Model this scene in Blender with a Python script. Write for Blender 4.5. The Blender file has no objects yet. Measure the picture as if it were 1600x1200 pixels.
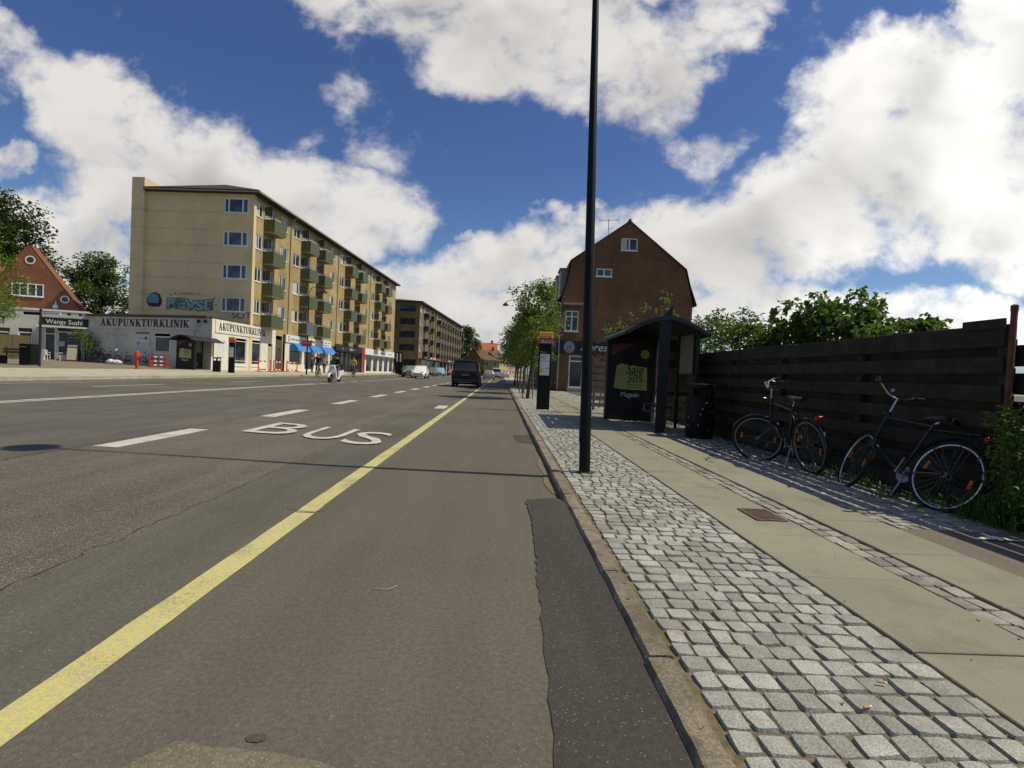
import bpy, bmesh, math, random
from mathutils import Vector, Matrix, noise as mnoise
R = math.radians
random.seed(7)
sc = bpy.context.scene
COL = sc.collection

# ------------------------------------------------------------------ camera
EYE = 1.15
def cam_matrix():
    y = Vector((783-800, -(583-600), -815)).normalized()
    u = Vector((math.sin(R(2.5)), math.cos(R(2.5)), 0))
    z = (u - u.dot(y)*y).normalized(); x = y.cross(z)
    m = Matrix((x, y, z)).to_4x4()
    m.translation = Vector((0, 0, 0))
    return Matrix.Translation((0, 0, EYE)) @ m
camd = bpy.data.cameras.new('camera'); cam = bpy.data.objects.new('camera', camd); COL.objects.link(cam)
cam.matrix_world = cam_matrix(); camd.sensor_width = 36; camd.lens = 815/1600*36
camd.clip_start = .05; camd.clip_end = 6000
sc.camera = cam
sc.view_settings.view_transform = 'Standard'; sc.view_settings.look = 'None'
sc.view_settings.exposure = 0; sc.view_settings.gamma = 1; sc.view_settings.use_curve_mapping = False

# ------------------------------------------------------------------ sun
SUN_EL, SUN_AZ = R(54), R(2.5)         # azimuth measured from +X towards -Y
sd = Vector((math.cos(SUN_EL)*math.cos(SUN_AZ), -math.cos(SUN_EL)*math.sin(SUN_AZ), math.sin(SUN_EL)))
sl = bpy.data.lights.new('sun', 'SUN'); sl.energy = 4.2; sl.angle = R(.55); sl.color = (1, .925, .72)
so = bpy.data.objects.new('sun', sl); COL.objects.link(so)
so.rotation_euler = sd.to_track_quat('Z', 'Y').to_euler(); so.location = (30, -5, 40)

# ------------------------------------------------------------------ world: sky with drifting cumulus
world = bpy.data.worlds.new('World'); sc.world = world; world.use_nodes = True
W = world.node_tree; W.nodes.clear()
class NB:
    def __init__(s, t): s.t = t
    def n(s, typ, **k):
        o = s.t.nodes.new(typ)
        for a, b in k.items(): setattr(o, a, b)
        return o
    def l(s, a, b): s.t.links.new(a, b)
    def put(s, sock, v):
        if hasattr(v, 'links') or isinstance(v, bpy.types.NodeSocket): s.t.links.new(v, sock)
        else: sock.default_value = v
    def m(s, op, a, b=0., c=0., clamp=False):
        o = s.n('ShaderNodeMath', operation=op, use_clamp=clamp)
        s.put(o.inputs[0], a); s.put(o.inputs[1], b); s.put(o.inputs[2], c)
        return o.outputs[0]
    def v(s, op, a, b=(0, 0, 0), scale=None):
        o = s.n('ShaderNodeVectorMath', operation=op)
        s.put(o.inputs[0], a)
        if op != 'SCALE': s.put(o.inputs[1], b)
        else: s.put(o.inputs['Scale'], scale)
        return o.outputs['Value'] if op in ('LENGTH', 'DOT_PRODUCT', 'DISTANCE') else o.outputs[0]
    def rng(s, v, a, b, c=0., d=1., smooth=True):
        o = s.n('ShaderNodeMapRange', interpolation_type='SMOOTHSTEP' if smooth else 'LINEAR')
        s.put(o.inputs[0], v); s.put(o.inputs[1], a); s.put(o.inputs[2], b); s.put(o.inputs[3], c); s.put(o.inputs[4], d)
        return o.outputs[0]
    def mix(s, f, a, b, blend='MIX'):
        o = s.n('ShaderNodeMix', data_type='RGBA', blend_type=blend)
        s.put(o.inputs[0], f); s.put(o.inputs[6], a); s.put(o.inputs[7], b)
        return o.outputs[2]
    def noise(s, vec, scale, detail=4., rough=.5, dist=0., w=None):
        o = s.n('ShaderNodeTexNoise')
        s.put(o.inputs['Vector'], vec); s.put(o.inputs['Scale'], scale); s.put(o.inputs['Detail'], detail)
        s.put(o.inputs['Roughness'], rough); s.put(o.inputs['Distortion'], dist)
        return o.outputs['Fac']

# cloud banks as compass bearing / height pairs: (tan bearing, tan height, half width, half height, tilt, strength)
CLOUDS = [
 (-.93,.60,.12,.045,-42,.75),(-.84,.50,.14,.07,-35,.85),(-.74,.42,.17,.10,-28,1),(-.58,.36,.22,.11,-22,1.05),(-.38,.30,.22,.10,-16,1.05),(-.26,.26,.12,.075,0,1),(-.70,.32,.16,.08,0,.95),(-.82,.33,.06,.05,0,.6),
 (-.30,.51,.10,.05,-20,.36),(-.23,.45,.08,.045,-30,.36),(-.27,.41,.08,.05,0,.5),(-.80,.27,.06,.03,0,.55),(-.55,.25,.2,.05,-8,.8),(-.2,.2,.14,.03,0,.5),
 (-.20,.70,.24,.07,-10,1),(.06,.66,.30,.11,0,1.05),(-.06,.575,.10,.075,0,.95),(.15,.58,.15,.08,0,.95),(.31,.60,.09,.09,20,.85),(.38,.70,.06,.08,0,.75),(.0,.79,.45,.08,0,1.05),
 (.76,.61,.26,.09,18,1.05),(.97,.67,.17,.16,0,1.15),(.83,.47,.30,.14,5,1.15),(.67,.52,.15,.08,15,1),(.95,.40,.18,.17,0,1.15),(.70,.385,.30,.10,8,1.1),(.52,.32,.24,.085,10,1.05),(.37,.295,.18,.075,14,1),(.49,.235,.17,.065,4,1),(.27,.27,.12,.06,12,.95),
 (.41,.47,.10,.05,30,.62),(.90,.31,.22,.06,0,1),(1.02,.235,.13,.035,4,.8),(.55,.27,.30,.07,4,.95),
 (-.18,.155,.20,.045,0,.95),(-.03,.205,.13,.055,16,.95),(.08,.26,.12,.05,14,.9),(.105,.315,.05,.035,0,.85),(-.08,.255,.02,.016,0,.7),(-.05,.11,.34,.06,0,1.05),(.2,.18,.2,.1,0,1),
 (.48,.155,.20,.04,0,.95),(.80,.16,.10,.035,0,.9),(.90,.15,.22,.045,-3,.98),(.62,.11,.6,.05,0,.95),
 (-.95,.36,.075,.045,0,.85),(-.84,.225,.16,.07,-10,1),(-.80,.17,.16,.06,0,1),(-.99,.55,.05,.035,0,.6),(-.97,.49,.05,.035,0,.6),(-1.05,.2,.2,.1,0,.8),
 (-.62,.08,.6,.05,0,.9),(-.17,.255,.03,.02,-20,.35),(-.7,.63,.05,.03,10,.35)]
g = bpy.data.node_groups.new('cloud_density', 'ShaderNodeTree')
g.interface.new_socket('Vector', in_out='INPUT', socket_type='NodeSocketVector')
g.interface.new_socket('Density', in_out='OUTPUT', socket_type='NodeSocketFloat'); g.interface.new_socket('Soft', in_out='OUTPUT', socket_type='NodeSocketFloat')
b = NB(g); gi = b.n('NodeGroupInput'); go = b.n('NodeGroupOutput'); P = gi.outputs[0]
warp = b.n('ShaderNodeTexNoise'); b.l(P, warp.inputs['Vector']); warp.inputs['Scale'].default_value = 5; warp.inputs['Detail'].default_value = 6; warp.inputs['Roughness'].default_value = .58
Pw = b.v('ADD', P, b.v('MULTIPLY', b.v('SUBTRACT', warp.outputs['Color'], (.5, .5, .5)), (.25, .18, 0)))
tot = None
for (cx, cy, rx, ry, rot, st) in CLOUDS:
    a = R(rot); ca, sa = math.cos(a), math.sin(a)
    d1 = b.m('ADD', b.v('DOT_PRODUCT', Pw, (ca/rx, sa/rx, 0)), -(cx*ca+cy*sa)/rx)
    d2 = b.m('ADD', b.v('DOT_PRODUCT', Pw, (-sa/ry, ca/ry, 0)), -(-cx*sa+cy*ca)/ry)
    q = b.m('ADD', b.m('MULTIPLY', d1, d1), b.m('MULTIPLY', d2, d2))
    e = b.m('MULTIPLY', b.m('EXPONENT', b.m('MULTIPLY', b.m('MULTIPLY', q, q), -.55)), st)
    tot = e if tot is None else b.m('MAXIMUM', tot, e)
tot = b.m('MINIMUM', tot, 1.45)
Ps = b.v('MULTIPLY', P, (1, 1.25, 1))
n1 = b.noise(Ps, 5.5, 10., .60, .25)
n2 = b.noise(Ps, 17., 6., .6, .1)
den = b.m('ADD', b.m('MULTIPLY', tot, 1.15), b.m('ADD', b.m('MULTIPLY', b.m('SUBTRACT', n1, .5), 2.5), b.m('MULTIPLY', b.m('SUBTRACT', n2, .5), .8)))
b.l(den, go.inputs[0])
n3 = b.noise(Ps, 4.5, 2.6, .5, .3)
b.l(b.m('ADD', b.m('MULTIPLY', tot, .9), b.m('MULTIPLY', b.m('SUBTRACT', n3, .5), 2.2)), go.inputs[1])

b = NB(W)
tc = b.n('ShaderNodeTexCoord'); D = tc.outputs['Generated']
sep = b.n('ShaderNodeSeparateXYZ'); b.l(D, sep.inputs[0])
X_, Y_, Z_ = sep.outputs
front = b.rng(Y_, .12, .35)
yy = b.m('MAXIMUM', Y_, .12)
u_ = b.m('DIVIDE', X_, yy); v_ = b.m('DIVIDE', Z_, yy)
cmb = b.n('ShaderNodeCombineXYZ'); b.l(u_, cmb.inputs[0]); b.l(v_, cmb.inputs[1])
def dens(vec):
    o = b.n('ShaderNodeGroup'); o.node_tree = g; b.put(o.inputs[0], vec); return o.outputs
den_f, soft_f = dens(cmb.outputs[0])
den_s, soft_s = dens(b.v('ADD', cmb.outputs[0], (.03, .055, 0)))
zz = b.m('MAXIMUM', Z_, .06)
cm2 = b.n('ShaderNodeCombineXYZ'); b.l(b.m('DIVIDE', X_, zz), cm2.inputs[0]); b.l(b.m('DIVIDE', Y_, zz), cm2.inputs[1])
den_b = b.m('MULTIPLY', b.m('SUBTRACT', b.noise(cm2.outputs[0], .9, 6., .6), .42), 4.)
den = b.m('ADD', b.m('MULTIPLY', den_f, front), b.m('MULTIPLY', den_b, b.m('SUBTRACT', 1., front)))
alpha = b.rng(den, .34, 1.14)
thick = b.rng(soft_f, .62, 1.55)
grad = b.m('SUBTRACT', soft_s, soft_f)                 # more cloud between here and the sun: darker
shade = b.m('ADD', b.m('ADD', b.m('MULTIPLY', thick, .76), .02), b.m('MULTIPLY', b.m('MULTIPLY', grad, front), .45), clamp=True)
sunside = b.rng(u_, .2, 1.0)
lit = b.mix(sunside, (.78, .755, .73, 1), (1.15, 1.13, 1.08, 1))
grey = b.mix(sunside, (.25, .242, .242, 1), (.44, .428, .42, 1))
ccol = b.mix(shade, lit, grey)
sky = b.n('ShaderNodeTexSky', sky_type='NISHITA', sun_disc=False)
sky.sun_elevation = SUN_EL; sky.sun_rotation = R(90)+SUN_AZ
sky.altitude = 0; sky.air_density = 1.0; sky.dust_density = .6; sky.ozone_density = 2.2
bg1 = b.n('ShaderNodeBackground'); bg1.inputs[1].default_value = .085; b.l(b.mix(1., sky.outputs[0], b.mix(b.rng(Z_, .08, .42), (.76, .94, 1.12, 1), (.58, .72, 1.04, 1)), 'MULTIPLY'), bg1.inputs[0])
bg2 = b.n('ShaderNodeBackground'); bg2.inputs[1].default_value = 1.0; b.l(ccol, bg2.inputs[0])
mx = b.n('ShaderNodeMixShader'); b.l(b.m('MULTIPLY', alpha, b.rng(Z_, -.02, .03)), mx.inputs[0]); b.l(bg1.outputs[0], mx.inputs[1]); b.l(bg2.outputs[0], mx.inputs[2])
wo = b.n('ShaderNodeOutputWorld'); b.l(mx.outputs[0], wo.inputs[0])
world.cycles.sampling_method = 'MANUAL'; world.cycles.sample_map_resolution = 512

# ------------------------------------------------------------------ helpers
class MB:
    """collects shapes; build() links them as one mesh object"""
    def __init__(s): s.v = []; s.f = []; s.m = []; s.cur = 0
    def add(s, vs, fs):
        k = len(s.v); s.v += [tuple(p) for p in vs]
        for f in fs: s.f.append(tuple(i+k for i in f)); s.m.append(s.cur)
        return s
    def box(s, c, d, rz=0, M=None):
        hx, hy, hz = d[0]/2, d[1]/2, d[2]/2
        vs = [Vector((x, y, z)) for x in (-hx, hx) for y in (-hy, hy) for z in (-hz, hz)]
        if M is None: M = Matrix.Rotation(rz, 3, 'Z')
        vs = [M @ p + Vector(c) for p in vs]
        return s.add(vs, [(0, 1, 3, 2), (4, 6, 7, 5), (0, 4, 5, 1), (2, 3, 7, 6), (0, 2, 6, 4), (1, 5, 7, 3)])
    def bx(s, x0, x1, y0, y1, z0, z1):
        return s.box(((x0+x1)/2, (y0+y1)/2, (z0+z1)/2), (abs(x1-x0), abs(y1-y0), abs(z1-z0)))
    def cbox(s, x0, x1, y0, y1, z0, z1, c=.01):
        """box with chamfered edges"""
        cx, cy, cz = (x0+x1)/2, (y0+y1)/2, (z0+z1)/2; hx, hy, hz = abs(x1-x0)/2, abs(y1-y0)/2, abs(z1-z0)/2
        c = min(c, hx*.9, hy*.9, hz*.9); vs = []; ix = {}
        for sx in (-1, 1):
            for sy in (-1, 1):
                for sz in (-1, 1):
                    for a, p in enumerate(((hx, hy-c, hz-c), (hx-c, hy, hz-c), (hx-c, hy-c, hz))):
                        ix[(sx, sy, sz, a)] = len(vs); vs.append((cx+sx*p[0], cy+sy*p[1], cz+sz*p[2]))
        F = []
        q = ((-1, -1), (1, -1), (1, 1), (-1, 1))
        for sg in (-1, 1):
            for a in range(3):
                f = []
                for (p, r) in q:
                    k = [p, r]; k.insert(a, sg); f.append(ix[(*k, a)])
                F.append(f)
        for a in range(3):
            o = [i for i in range(3) if i != a]
            for s1 in (-1, 1):
                for s2 in (-1, 1):
                    f = []
                    for (sa, fa) in ((-1, o[0]), (1, o[0]), (1, o[1]), (-1, o[1])):
                        k = [0, 0, 0]; k[a] = sa; k[o[0]] = s1; k[o[1]] = s2; f.append(ix[(*k, fa)])
                    F.append(f)
        for sx in (-1, 1):
            for sy in (-1, 1):
                for sz in (-1, 1): F.append([ix[(sx, sy, sz, a)] for a in range(3)])
        return s.add(vs, F)
    def quad(s, a, b, c, d): return s.add([a, b, c, d], [(0, 1, 2, 3)])
    def tube(s, pts, r, n=8, cap=True):
        pts = [Vector(p) for p in pts]; k = len(pts)
        rs = r if isinstance(r, (list, tuple)) else [r]*k
        vs, fs = [], []; side = None
        for i, p in enumerate(pts):
            t = (pts[min(i+1, k-1)]-pts[max(i-1, 0)])
            if t.length < 1e-9: t = Vector((0, 0, 1))
            t.normalize()
            if side is None:
                side = t.cross(Vector((0, 0, 1)))
                if side.length < .05: side = t.cross(Vector((0, 1, 0)))
            side = (side - side.dot(t)*t).normalized(); up = t.cross(side)
            for j in range(n):
                a = 2*math.pi*j/n; vs.append(p + rs[i]*(math.cos(a)*side + math.sin(a)*up))
        for i in range(k-1):
            for j in range(n):
                a, c = i*n+j, i*n+(j+1) % n; fs.append((a, c, c+n, a+n))
        if cap: fs += [tuple(reversed(range(n))), tuple(range((k-1)*n, k*n))]
        return s.add(vs, fs)
    def lathe(s, c, prof, n=20, axis='Z', sx=1, sy=1, cap=True):
        c = Vector(c); vs, fs = [], []; k = len(prof)
        for (r, h) in prof:
            for j in range(n):
                a = 2*math.pi*j/n; x, y = r*math.cos(a)*sx, r*math.sin(a)*sy
                vs.append(c + {'Z': Vector((x, y, h)), 'Y': Vector((x, h, y)), 'X': Vector((h, x, y))}[axis])
        for i in range(k-1):
            for j in range(n):
                a, d = i*n+j, i*n+(j+1) % n; fs.append((a, d, d+n, a+n))
        if cap: fs += [tuple(reversed(range(n))), tuple(range((k-1)*n, k*n))]
        return s.add(vs, fs)
    def torus(s, c, Rr, r, axis='Y', n=36, m=8, sq=1.):
        c = Vector(c); vs, fs = [], []
        for i in range(n):
            a = 2*math.pi*i/n
            for j in range(m):
                q = 2*math.pi*j/m; rad = Rr + r*math.cos(q); h = r*sq*math.sin(q)
                p = {'Y': Vector((rad*math.cos(a), h, rad*math.sin(a))), 'X': Vector((h, rad*math.cos(a), rad*math.sin(a))), 'Z': Vector((rad*math.cos(a), rad*math.sin(a), h))}[axis]
                vs.append(c+p)
        for i in range(n):
            for j in range(m):
                fs.append((i*m+j, ((i+1) % n)*m+j, ((i+1) % n)*m+(j+1) % m, i*m+(j+1) % m))
        return s.add(vs, fs)
    def ball(s, c, r, n=12, sc=(1, 1, 1)):
        c = Vector(c); vs, fs = [], []; k = max(5, n//2)
        vs.append(c+Vector((0, 0, r*sc[2])))
        for i in range(1, k):
            t = math.pi*i/k
            for j in range(n):
                a = 2*math.pi*j/n
                vs.append(c+Vector((r*sc[0]*math.sin(t)*math.cos(a), r*sc[1]*math.sin(t)*math.sin(a), r*sc[2]*math.cos(t))))
        vs.append(c-Vector((0, 0, r*sc[2])))
        for j in range(n): fs.append((0, 1+j, 1+(j+1) % n))
        for i in range(k-2):
            for j in range(n):
                a, d = 1+i*n+j, 1+i*n+(j+1) % n; fs.append((a, a+n, d+n, d))
        L = len(vs)-1
        for j in range(n): fs.append((L, L-n+(j+1) % n, L-n+j))
        return s.add(vs, fs)
    def prism(s, poly, t, f):
        """polygon (list of 2d) extruded from 0 to t; f(a,b,h)->3d"""
        n = len(poly); vs = [f(a, b_, 0) for a, b_ in poly]+[f(a, b_, t) for a, b_ in poly]
        fs = [tuple(reversed(range(n))), tuple(range(n, 2*n))]+[(i, (i+1) % n, n+(i+1) % n, n+i) for i in range(n)]
        return s.add(vs, fs)
    def xf(s, M, k=0):
        for i in range(k, len(s.v)): s.v[i] = tuple(M @ Vector(s.v[i]))
        return s
    def build(s, name, mats, parent=None, smooth=False, recalc=True, loc=None):
        me = bpy.data.meshes.new(name); me.from_pydata(s.v, [], s.f)
        mats = mats if isinstance(mats, (list, tuple)) else [mats]
        for m in mats: me.materials.append(m)
        if len(mats) > 1: me.polygons.foreach_set('material_index', s.m)
        if recalc:
            bm = bmesh.new(); bm.from_mesh(me); bmesh.ops.recalc_face_normals(bm, faces=bm.faces); bm.to_mesh(me); bm.free()
        if smooth:
            me.polygons.foreach_set('use_smooth', [True]*len(me.polygons))
            if smooth != 'all':
                me.set_sharp_from_angle(angle=R(38))
        o = bpy.data.objects.new(name, me); COL.objects.link(o)
        if parent is not None: o.parent = parent
        if loc is not None: o.location = loc
        return o

def tag(o, label, cat, group=None):
    o['label'] = label; o['category'] = cat
    if group: o['group'] = group
    return o
def thing(name, label, cat, loc=(0, 0, 0), rz=0, group=None):
    o = bpy.data.objects.new(name, None); COL.objects.link(o); o.empty_display_size = .1
    o.location = loc; o.rotation_euler = (0, 0, rz)
    return tag(o, label, cat, group)
def struct(o, kind='structure'): o['kind'] = kind; return o
def kids(o): return [c for c in bpy.data.objects if c.parent == o]
def dup_part(o, parent):
    c = o.copy(); COL.objects.link(c); c.parent = parent
    for ch in kids(o): dup_part(ch, c)
    return c
def dup(root, label, loc, rz=0, group=None, scale=None):
    c = root.copy(); COL.objects.link(c); c.location = loc; c.rotation_euler = (root.rotation_euler.x if 0 else 0, 0, rz)
    c['label'] = label
    if group: c['group'] = group
    if scale: c.scale = scale
    for ch in kids(root): dup_part(ch, c)
    return c

# ------------------------------------------------------------------ materials
def mat(name, col, rough=.7, var=.15, scale=6., bump=0., bscale=40., metal=0., spec=.4, island=0., fine=0., fscale=120., coat=0., dirt=None, dirt_scale=1.5, dirt_amt=.0, trans=0.):
    m = bpy.data.materials.new(name); m.use_nodes = True; t = m.node_tree; t.nodes.clear(); b = NB(t)
    bs = b.n('ShaderNodeBsdfPrincipled'); out = b.n('ShaderNodeOutputMaterial'); b.l(bs.outputs[0], out.inputs[0])
    tc = b.n('ShaderNodeTexCoord').outputs['Object']
    c = (*col, 1)
    if var:
        f = b.noise(tc, scale, 5., .6)
        c = b.mix(b.rng(f, .25, .75), tuple(x*(1-var) for x in col)+(1,), tuple(x*(1+var) for x in col)+(1,))
    if fine:
        f = b.noise(tc, fscale, 2., .7)
        c = b.mix(1., c, b.mix(b.rng(f, .3, .7), (1-fine,)*3+(1,), (1+fine,)*3+(1,)), 'MULTIPLY')
    if island:
        ri = b.n('ShaderNodeNewGeometry').outputs['Random Per Island']
        c = b.mix(1., c, b.mix(ri, (1-island,)*3+(1,), (1+island,)*3+(1,)), 'MULTIPLY')
    if dirt:
        f = b.noise(tc, dirt_scale, 6., .65, .3)
        c = b.mix(b.m('MULTIPLY', b.rng(f, .48, .68), dirt_amt), c, (*dirt, 1))
    b.put(bs.inputs['Base Color'], c)
    bs.inputs['Roughness'].default_value = rough; bs.inputs['Metallic'].default_value = metal
    bs.inputs['Specular IOR Level'].default_value = spec
    if coat: bs.inputs['Coat Weight'].default_value = coat
    if bump:
        bp = b.n('ShaderNodeBump'); bp.inputs['Strength'].default_value = bump; bp.inputs['Distance'].default_value = .01
        b.l(b.noise(tc, bscale, 4., .6), bp.inputs['Height']); b.l(bp.outputs[0], bs.inputs['Normal'])
    return m
def leafmat(name, col, tr=.35, var=.35):
    m = bpy.data.materials.new(name); m.use_nodes = True; t = m.node_tree; t.nodes.clear(); b = NB(t)
    out = b.n('ShaderNodeOutputMaterial'); bs = b.n('ShaderNodeBsdfPrincipled'); tl = b.n('ShaderNodeBsdfTranslucent'); mx = b.n('ShaderNodeMixShader')
    ri = b.n('ShaderNodeNewGeometry').outputs['Random Per Island']
    c = b.mix(ri, tuple(x*(1-var) for x in col)+(1,), tuple(x*(1+var) for x in col)+(1,))
    b.put(bs.inputs['Base Color'], c); bs.inputs['Roughness'].default_value = .45; bs.inputs['Specular IOR Level'].default_value = .35
    b.put(tl.inputs[0], b.mix(1., c, (1.25, 1.35, .6, 1), 'MULTIPLY')); mx.inputs[0].default_value = tr
    b.l(bs.outputs[0], mx.inputs[1]); b.l(tl.outputs[0], mx.inputs[2]); b.l(mx.outputs[0], out.inputs[0])
    return m
def glassmat(name, col=(.02, .025, .035), rough=.06):
    m = bpy.data.materials.new(name); m.use_nodes = True; bs = m.node_tree.nodes['Principled BSDF']; b = NB(m.node_tree)
    tc = b.n('ShaderNodeTexCoord').outputs['Object']
    b.put(bs.inputs['Base Color'], b.mix(b.rng(b.noise(tc, .9, 2.), .4, .65), tuple(x*.6 for x in col)+(1,), tuple(x*1.6 for x in col)+(1,)))
    bs.inputs['Roughness'].default_value = rough; bs.inputs['Specular IOR Level'].default_value = .6
    bp = b.n('ShaderNodeBump'); bp.inputs['Strength'].default_value = .06; b.l(b.noise(tc, 1.7, 2.), bp.inputs['Height']); b.l(bp.outputs[0], bs.inputs['Normal'])
    return m
def brickmat(name, c1, c2, mortar, scale=1., rough=.85, bump=.4, stain=(.05, .03, .02), stain_amt=.25):
    m = bpy.data.materials.new(name); m.use_nodes = True; t = m.node_tree; b = NB(t); bs = t.nodes['Principled BSDF']
    tc = b.n('ShaderNodeTexCoord').outputs['Object']; sp = b.n('ShaderNodeSeparateXYZ'); b.l(tc, sp.inputs[0])
    cb = b.n('ShaderNodeCombineXYZ'); b.l(b.m('ADD', sp.outputs[0], sp.outputs[1]), cb.inputs[0]); b.l(sp.outputs[2], cb.inputs[1])
    br = b.n('ShaderNodeTexBrick'); b.l(cb.outputs[0], br.inputs['Vector'])
    br.inputs['Color1'].default_value = (*c1, 1); br.inputs['Color2'].default_value = (*c2, 1); br.inputs['Mortar'].default_value = (*mortar, 1)
    br.inputs['Scale'].default_value = scale; br.inputs['Mortar Size'].default_value = .012; br.inputs['Brick Width'].default_value = .24; br.inputs['Row Height'].default_value = .075
    br.inputs['Bias'].default_value = -.1
    f = b.noise(tc, .45, 6., .6)
    c = b.mix(1., br.outputs[0], b.mix(b.rng(f, .3, .7), (.78, .78, .78, 1), (1.18, 1.16, 1.12, 1)), 'MULTIPLY')
    f3 = b.noise(tc, 9., 3., .7)
    c = b.mix(1., c, b.mix(b.rng(f3, .3, .7), (.8, .8, .8, 1), (1.2, 1.2, 1.2, 1)), 'MULTIPLY')
    f2 = b.noise(b.v('MULTIPLY', tc, (1.2, 1.2, .25)), 1.1, 5., .6)
    c = b.mix(b.m('MULTIPLY', b.rng(f2, .52, .75), stain_amt), c, (*stain, 1))
    b.put(bs.inputs['Base Color'], c); bs.inputs['Roughness'].default_value = rough; bs.inputs['Specular IOR Level'].default_value = .25
    bp = b.n('ShaderNodeBump'); bp.inputs['Strength'].default_value = bump; bp.inputs['Distance'].default_value = .006
    b.l(br.outputs['Fac'], bp.inputs['Height']); bp.invert = True; b.l(bp.outputs[0], bs.inputs['Normal'])
    return m

def asphalt(name, col, chips=.0, chip_col=(.40, .36, .29), zones=False, rough=.85, var=.16, cs=85.):
    m = bpy.data.materials.new(name); m.use_nodes = True; t = m.node_tree; b = NB(t); bs = t.nodes['Principled BSDF']
    tc = b.n('ShaderNodeTexCoord').outputs['Object']
    big = b.noise(tc, .35, 5., .6); mid = b.noise(b.v('MULTIPLY', tc, (3., .35, 1)), 1.0, 4., .6); fin = b.noise(tc, 230., 2., .8); f2 = b.noise(tc, 45., 3., .7)
    lo = tuple(x*(1-var) for x in col)+(1,); hi = tuple(x*(1+var) for x in col)+(1,)
    c = b.mix(b.rng(b.m('ADD', b.m('MULTIPLY', big, .55), b.m('MULTIPLY', mid, .45)), .35, .65), lo, hi)
    c = b.mix(1., c, b.mix(b.rng(fin, .3, .7), (.72, .72, .72, 1), (1.28, 1.28, 1.28, 1)), 'MULTIPLY')
    c = b.mix(1., c, b.mix(b.rng(f2, .35, .65), (.86, .86, .86, 1), (1.14, 1.14, 1.14, 1)), 'MULTIPLY')
    vo = b.n('ShaderNodeTexVoronoi'); b.l(tc, vo.inputs['Vector']); vo.inputs['Scale'].default_value = cs
    sepc = b.n('ShaderNodeSeparateColor'); b.l(vo.outputs['Color'], sepc.inputs[0])
    amt = chips
    if zones:
        sx = b.n('ShaderNodeSeparateXYZ'); b.l(tc, sx.inputs[0])
        wob = b.m('MULTIPLY', b.m('SUBTRACT', b.noise(tc, 1.3, 4.), .5), .35)
        xx = b.m('ADD', sx.outputs[0], wob)
        za = b.m('MULTIPLY', b.rng(xx, -2.42, -2.28, 1., 0.), b.rng(xx, -5.1, -4.9, 0., 1.))
        amt = b.m('ADD', b.m('MULTIPLY', za, .55), .03)
        c = b.mix(b.m('MULTIPLY', za, .5), c, b.mix(1., c, (.90, .82, .74, 1), 'MULTIPLY'))
        gut = b.m('MULTIPLY', b.rng(xx, -2.42, -2.3, 0., 1.), b.rng(xx, -1.62, -1.5, 1., 0.))
        c = b.mix(b.m('MULTIPLY', gut, .6), c, b.mix(1., c, (.86, .90, .88, 1), 'MULTIPLY'))
        # tyre polished tracks
        tr = b.m('ADD', b.rng(b.m('ABSOLUTE', b.m('ADD', xx, 6.4)), .0, .5, 1., 0.), b.rng(b.m('ABSOLUTE', b.m('ADD', xx, 8.6)), .0, .5, 1., 0.))
        c = b.mix(b.m('MULTIPLY', tr, .35), c, b.mix(1., c, (.82, .82, .84, 1), 'MULTIPLY'))
    chip = b.m('MULTIPLY', b.m('LESS_THAN', sepc.outputs[0], amt), b.rng(vo.outputs['Distance'], .0, .55, 1., .0))
    c = b.mix(b.m('MULTIPLY', chip, .75), c, (*chip_col, 1))
    st = b.noise(tc, 2.3, 6., .7)
    c = b.mix(b.m('MULTIPLY', b.rng(st, .66, .74), .35), c, b.mix(1., c, (.5, .5, .5, 1), 'MULTIPLY'))
    b.put(bs.inputs['Base Color'], c); bs.inputs['Roughness'].default_value = rough; bs.inputs['Specular IOR Level'].default_value = .25
    bp = b.n('ShaderNodeBump'); bp.inputs['Strength'].default_value = .55; bp.inputs['Distance'].default_value = .006
    b.l(b.m('ADD', b.noise(tc, 110., 3., .7), b.m('MULTIPLY', chip, .6)), bp.inputs['Height']); b.l(bp.outputs[0], bs.inputs['Normal'])
    return m
def paintmat(name, col, worn, wear=.5, under=(.10, .09, .07)):
    m = bpy.data.materials.new(name); m.use_nodes = True; t = m.node_tree; b = NB(t); bs = t.nodes['Principled BSDF']
    tc = b.n('ShaderNodeTexCoord').outputs['Object']
    c = b.mix(b.rng(b.noise(tc, 75., 5., .75), .40, .60), (*col, 1), (*worn, 1))
    k = b.m('ADD', b.noise(tc, 130., 4., .75), b.m('MULTIPLY', b.m('SUBTRACT', b.noise(tc, 2.6, 6., .7), .5), .9))
    c = b.mix(b.m('MULTIPLY', b.rng(k, .54, .66), wear), c, (*under, 1))
    b.put(bs.inputs['Base Color'], c); bs.inputs['Roughness'].default_value = .7; bs.inputs['Specular IOR Level'].default_value = .3
    bp = b.n('ShaderNodeBump'); bp.inputs['Strength'].default_value = .4; bp.inputs['Distance'].default_value = .004
    b.l(b.noise(tc, 90., 3., .7), bp.inputs['Height']); b.l(bp.outputs[0], bs.inputs['Normal'])
    return m

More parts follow.
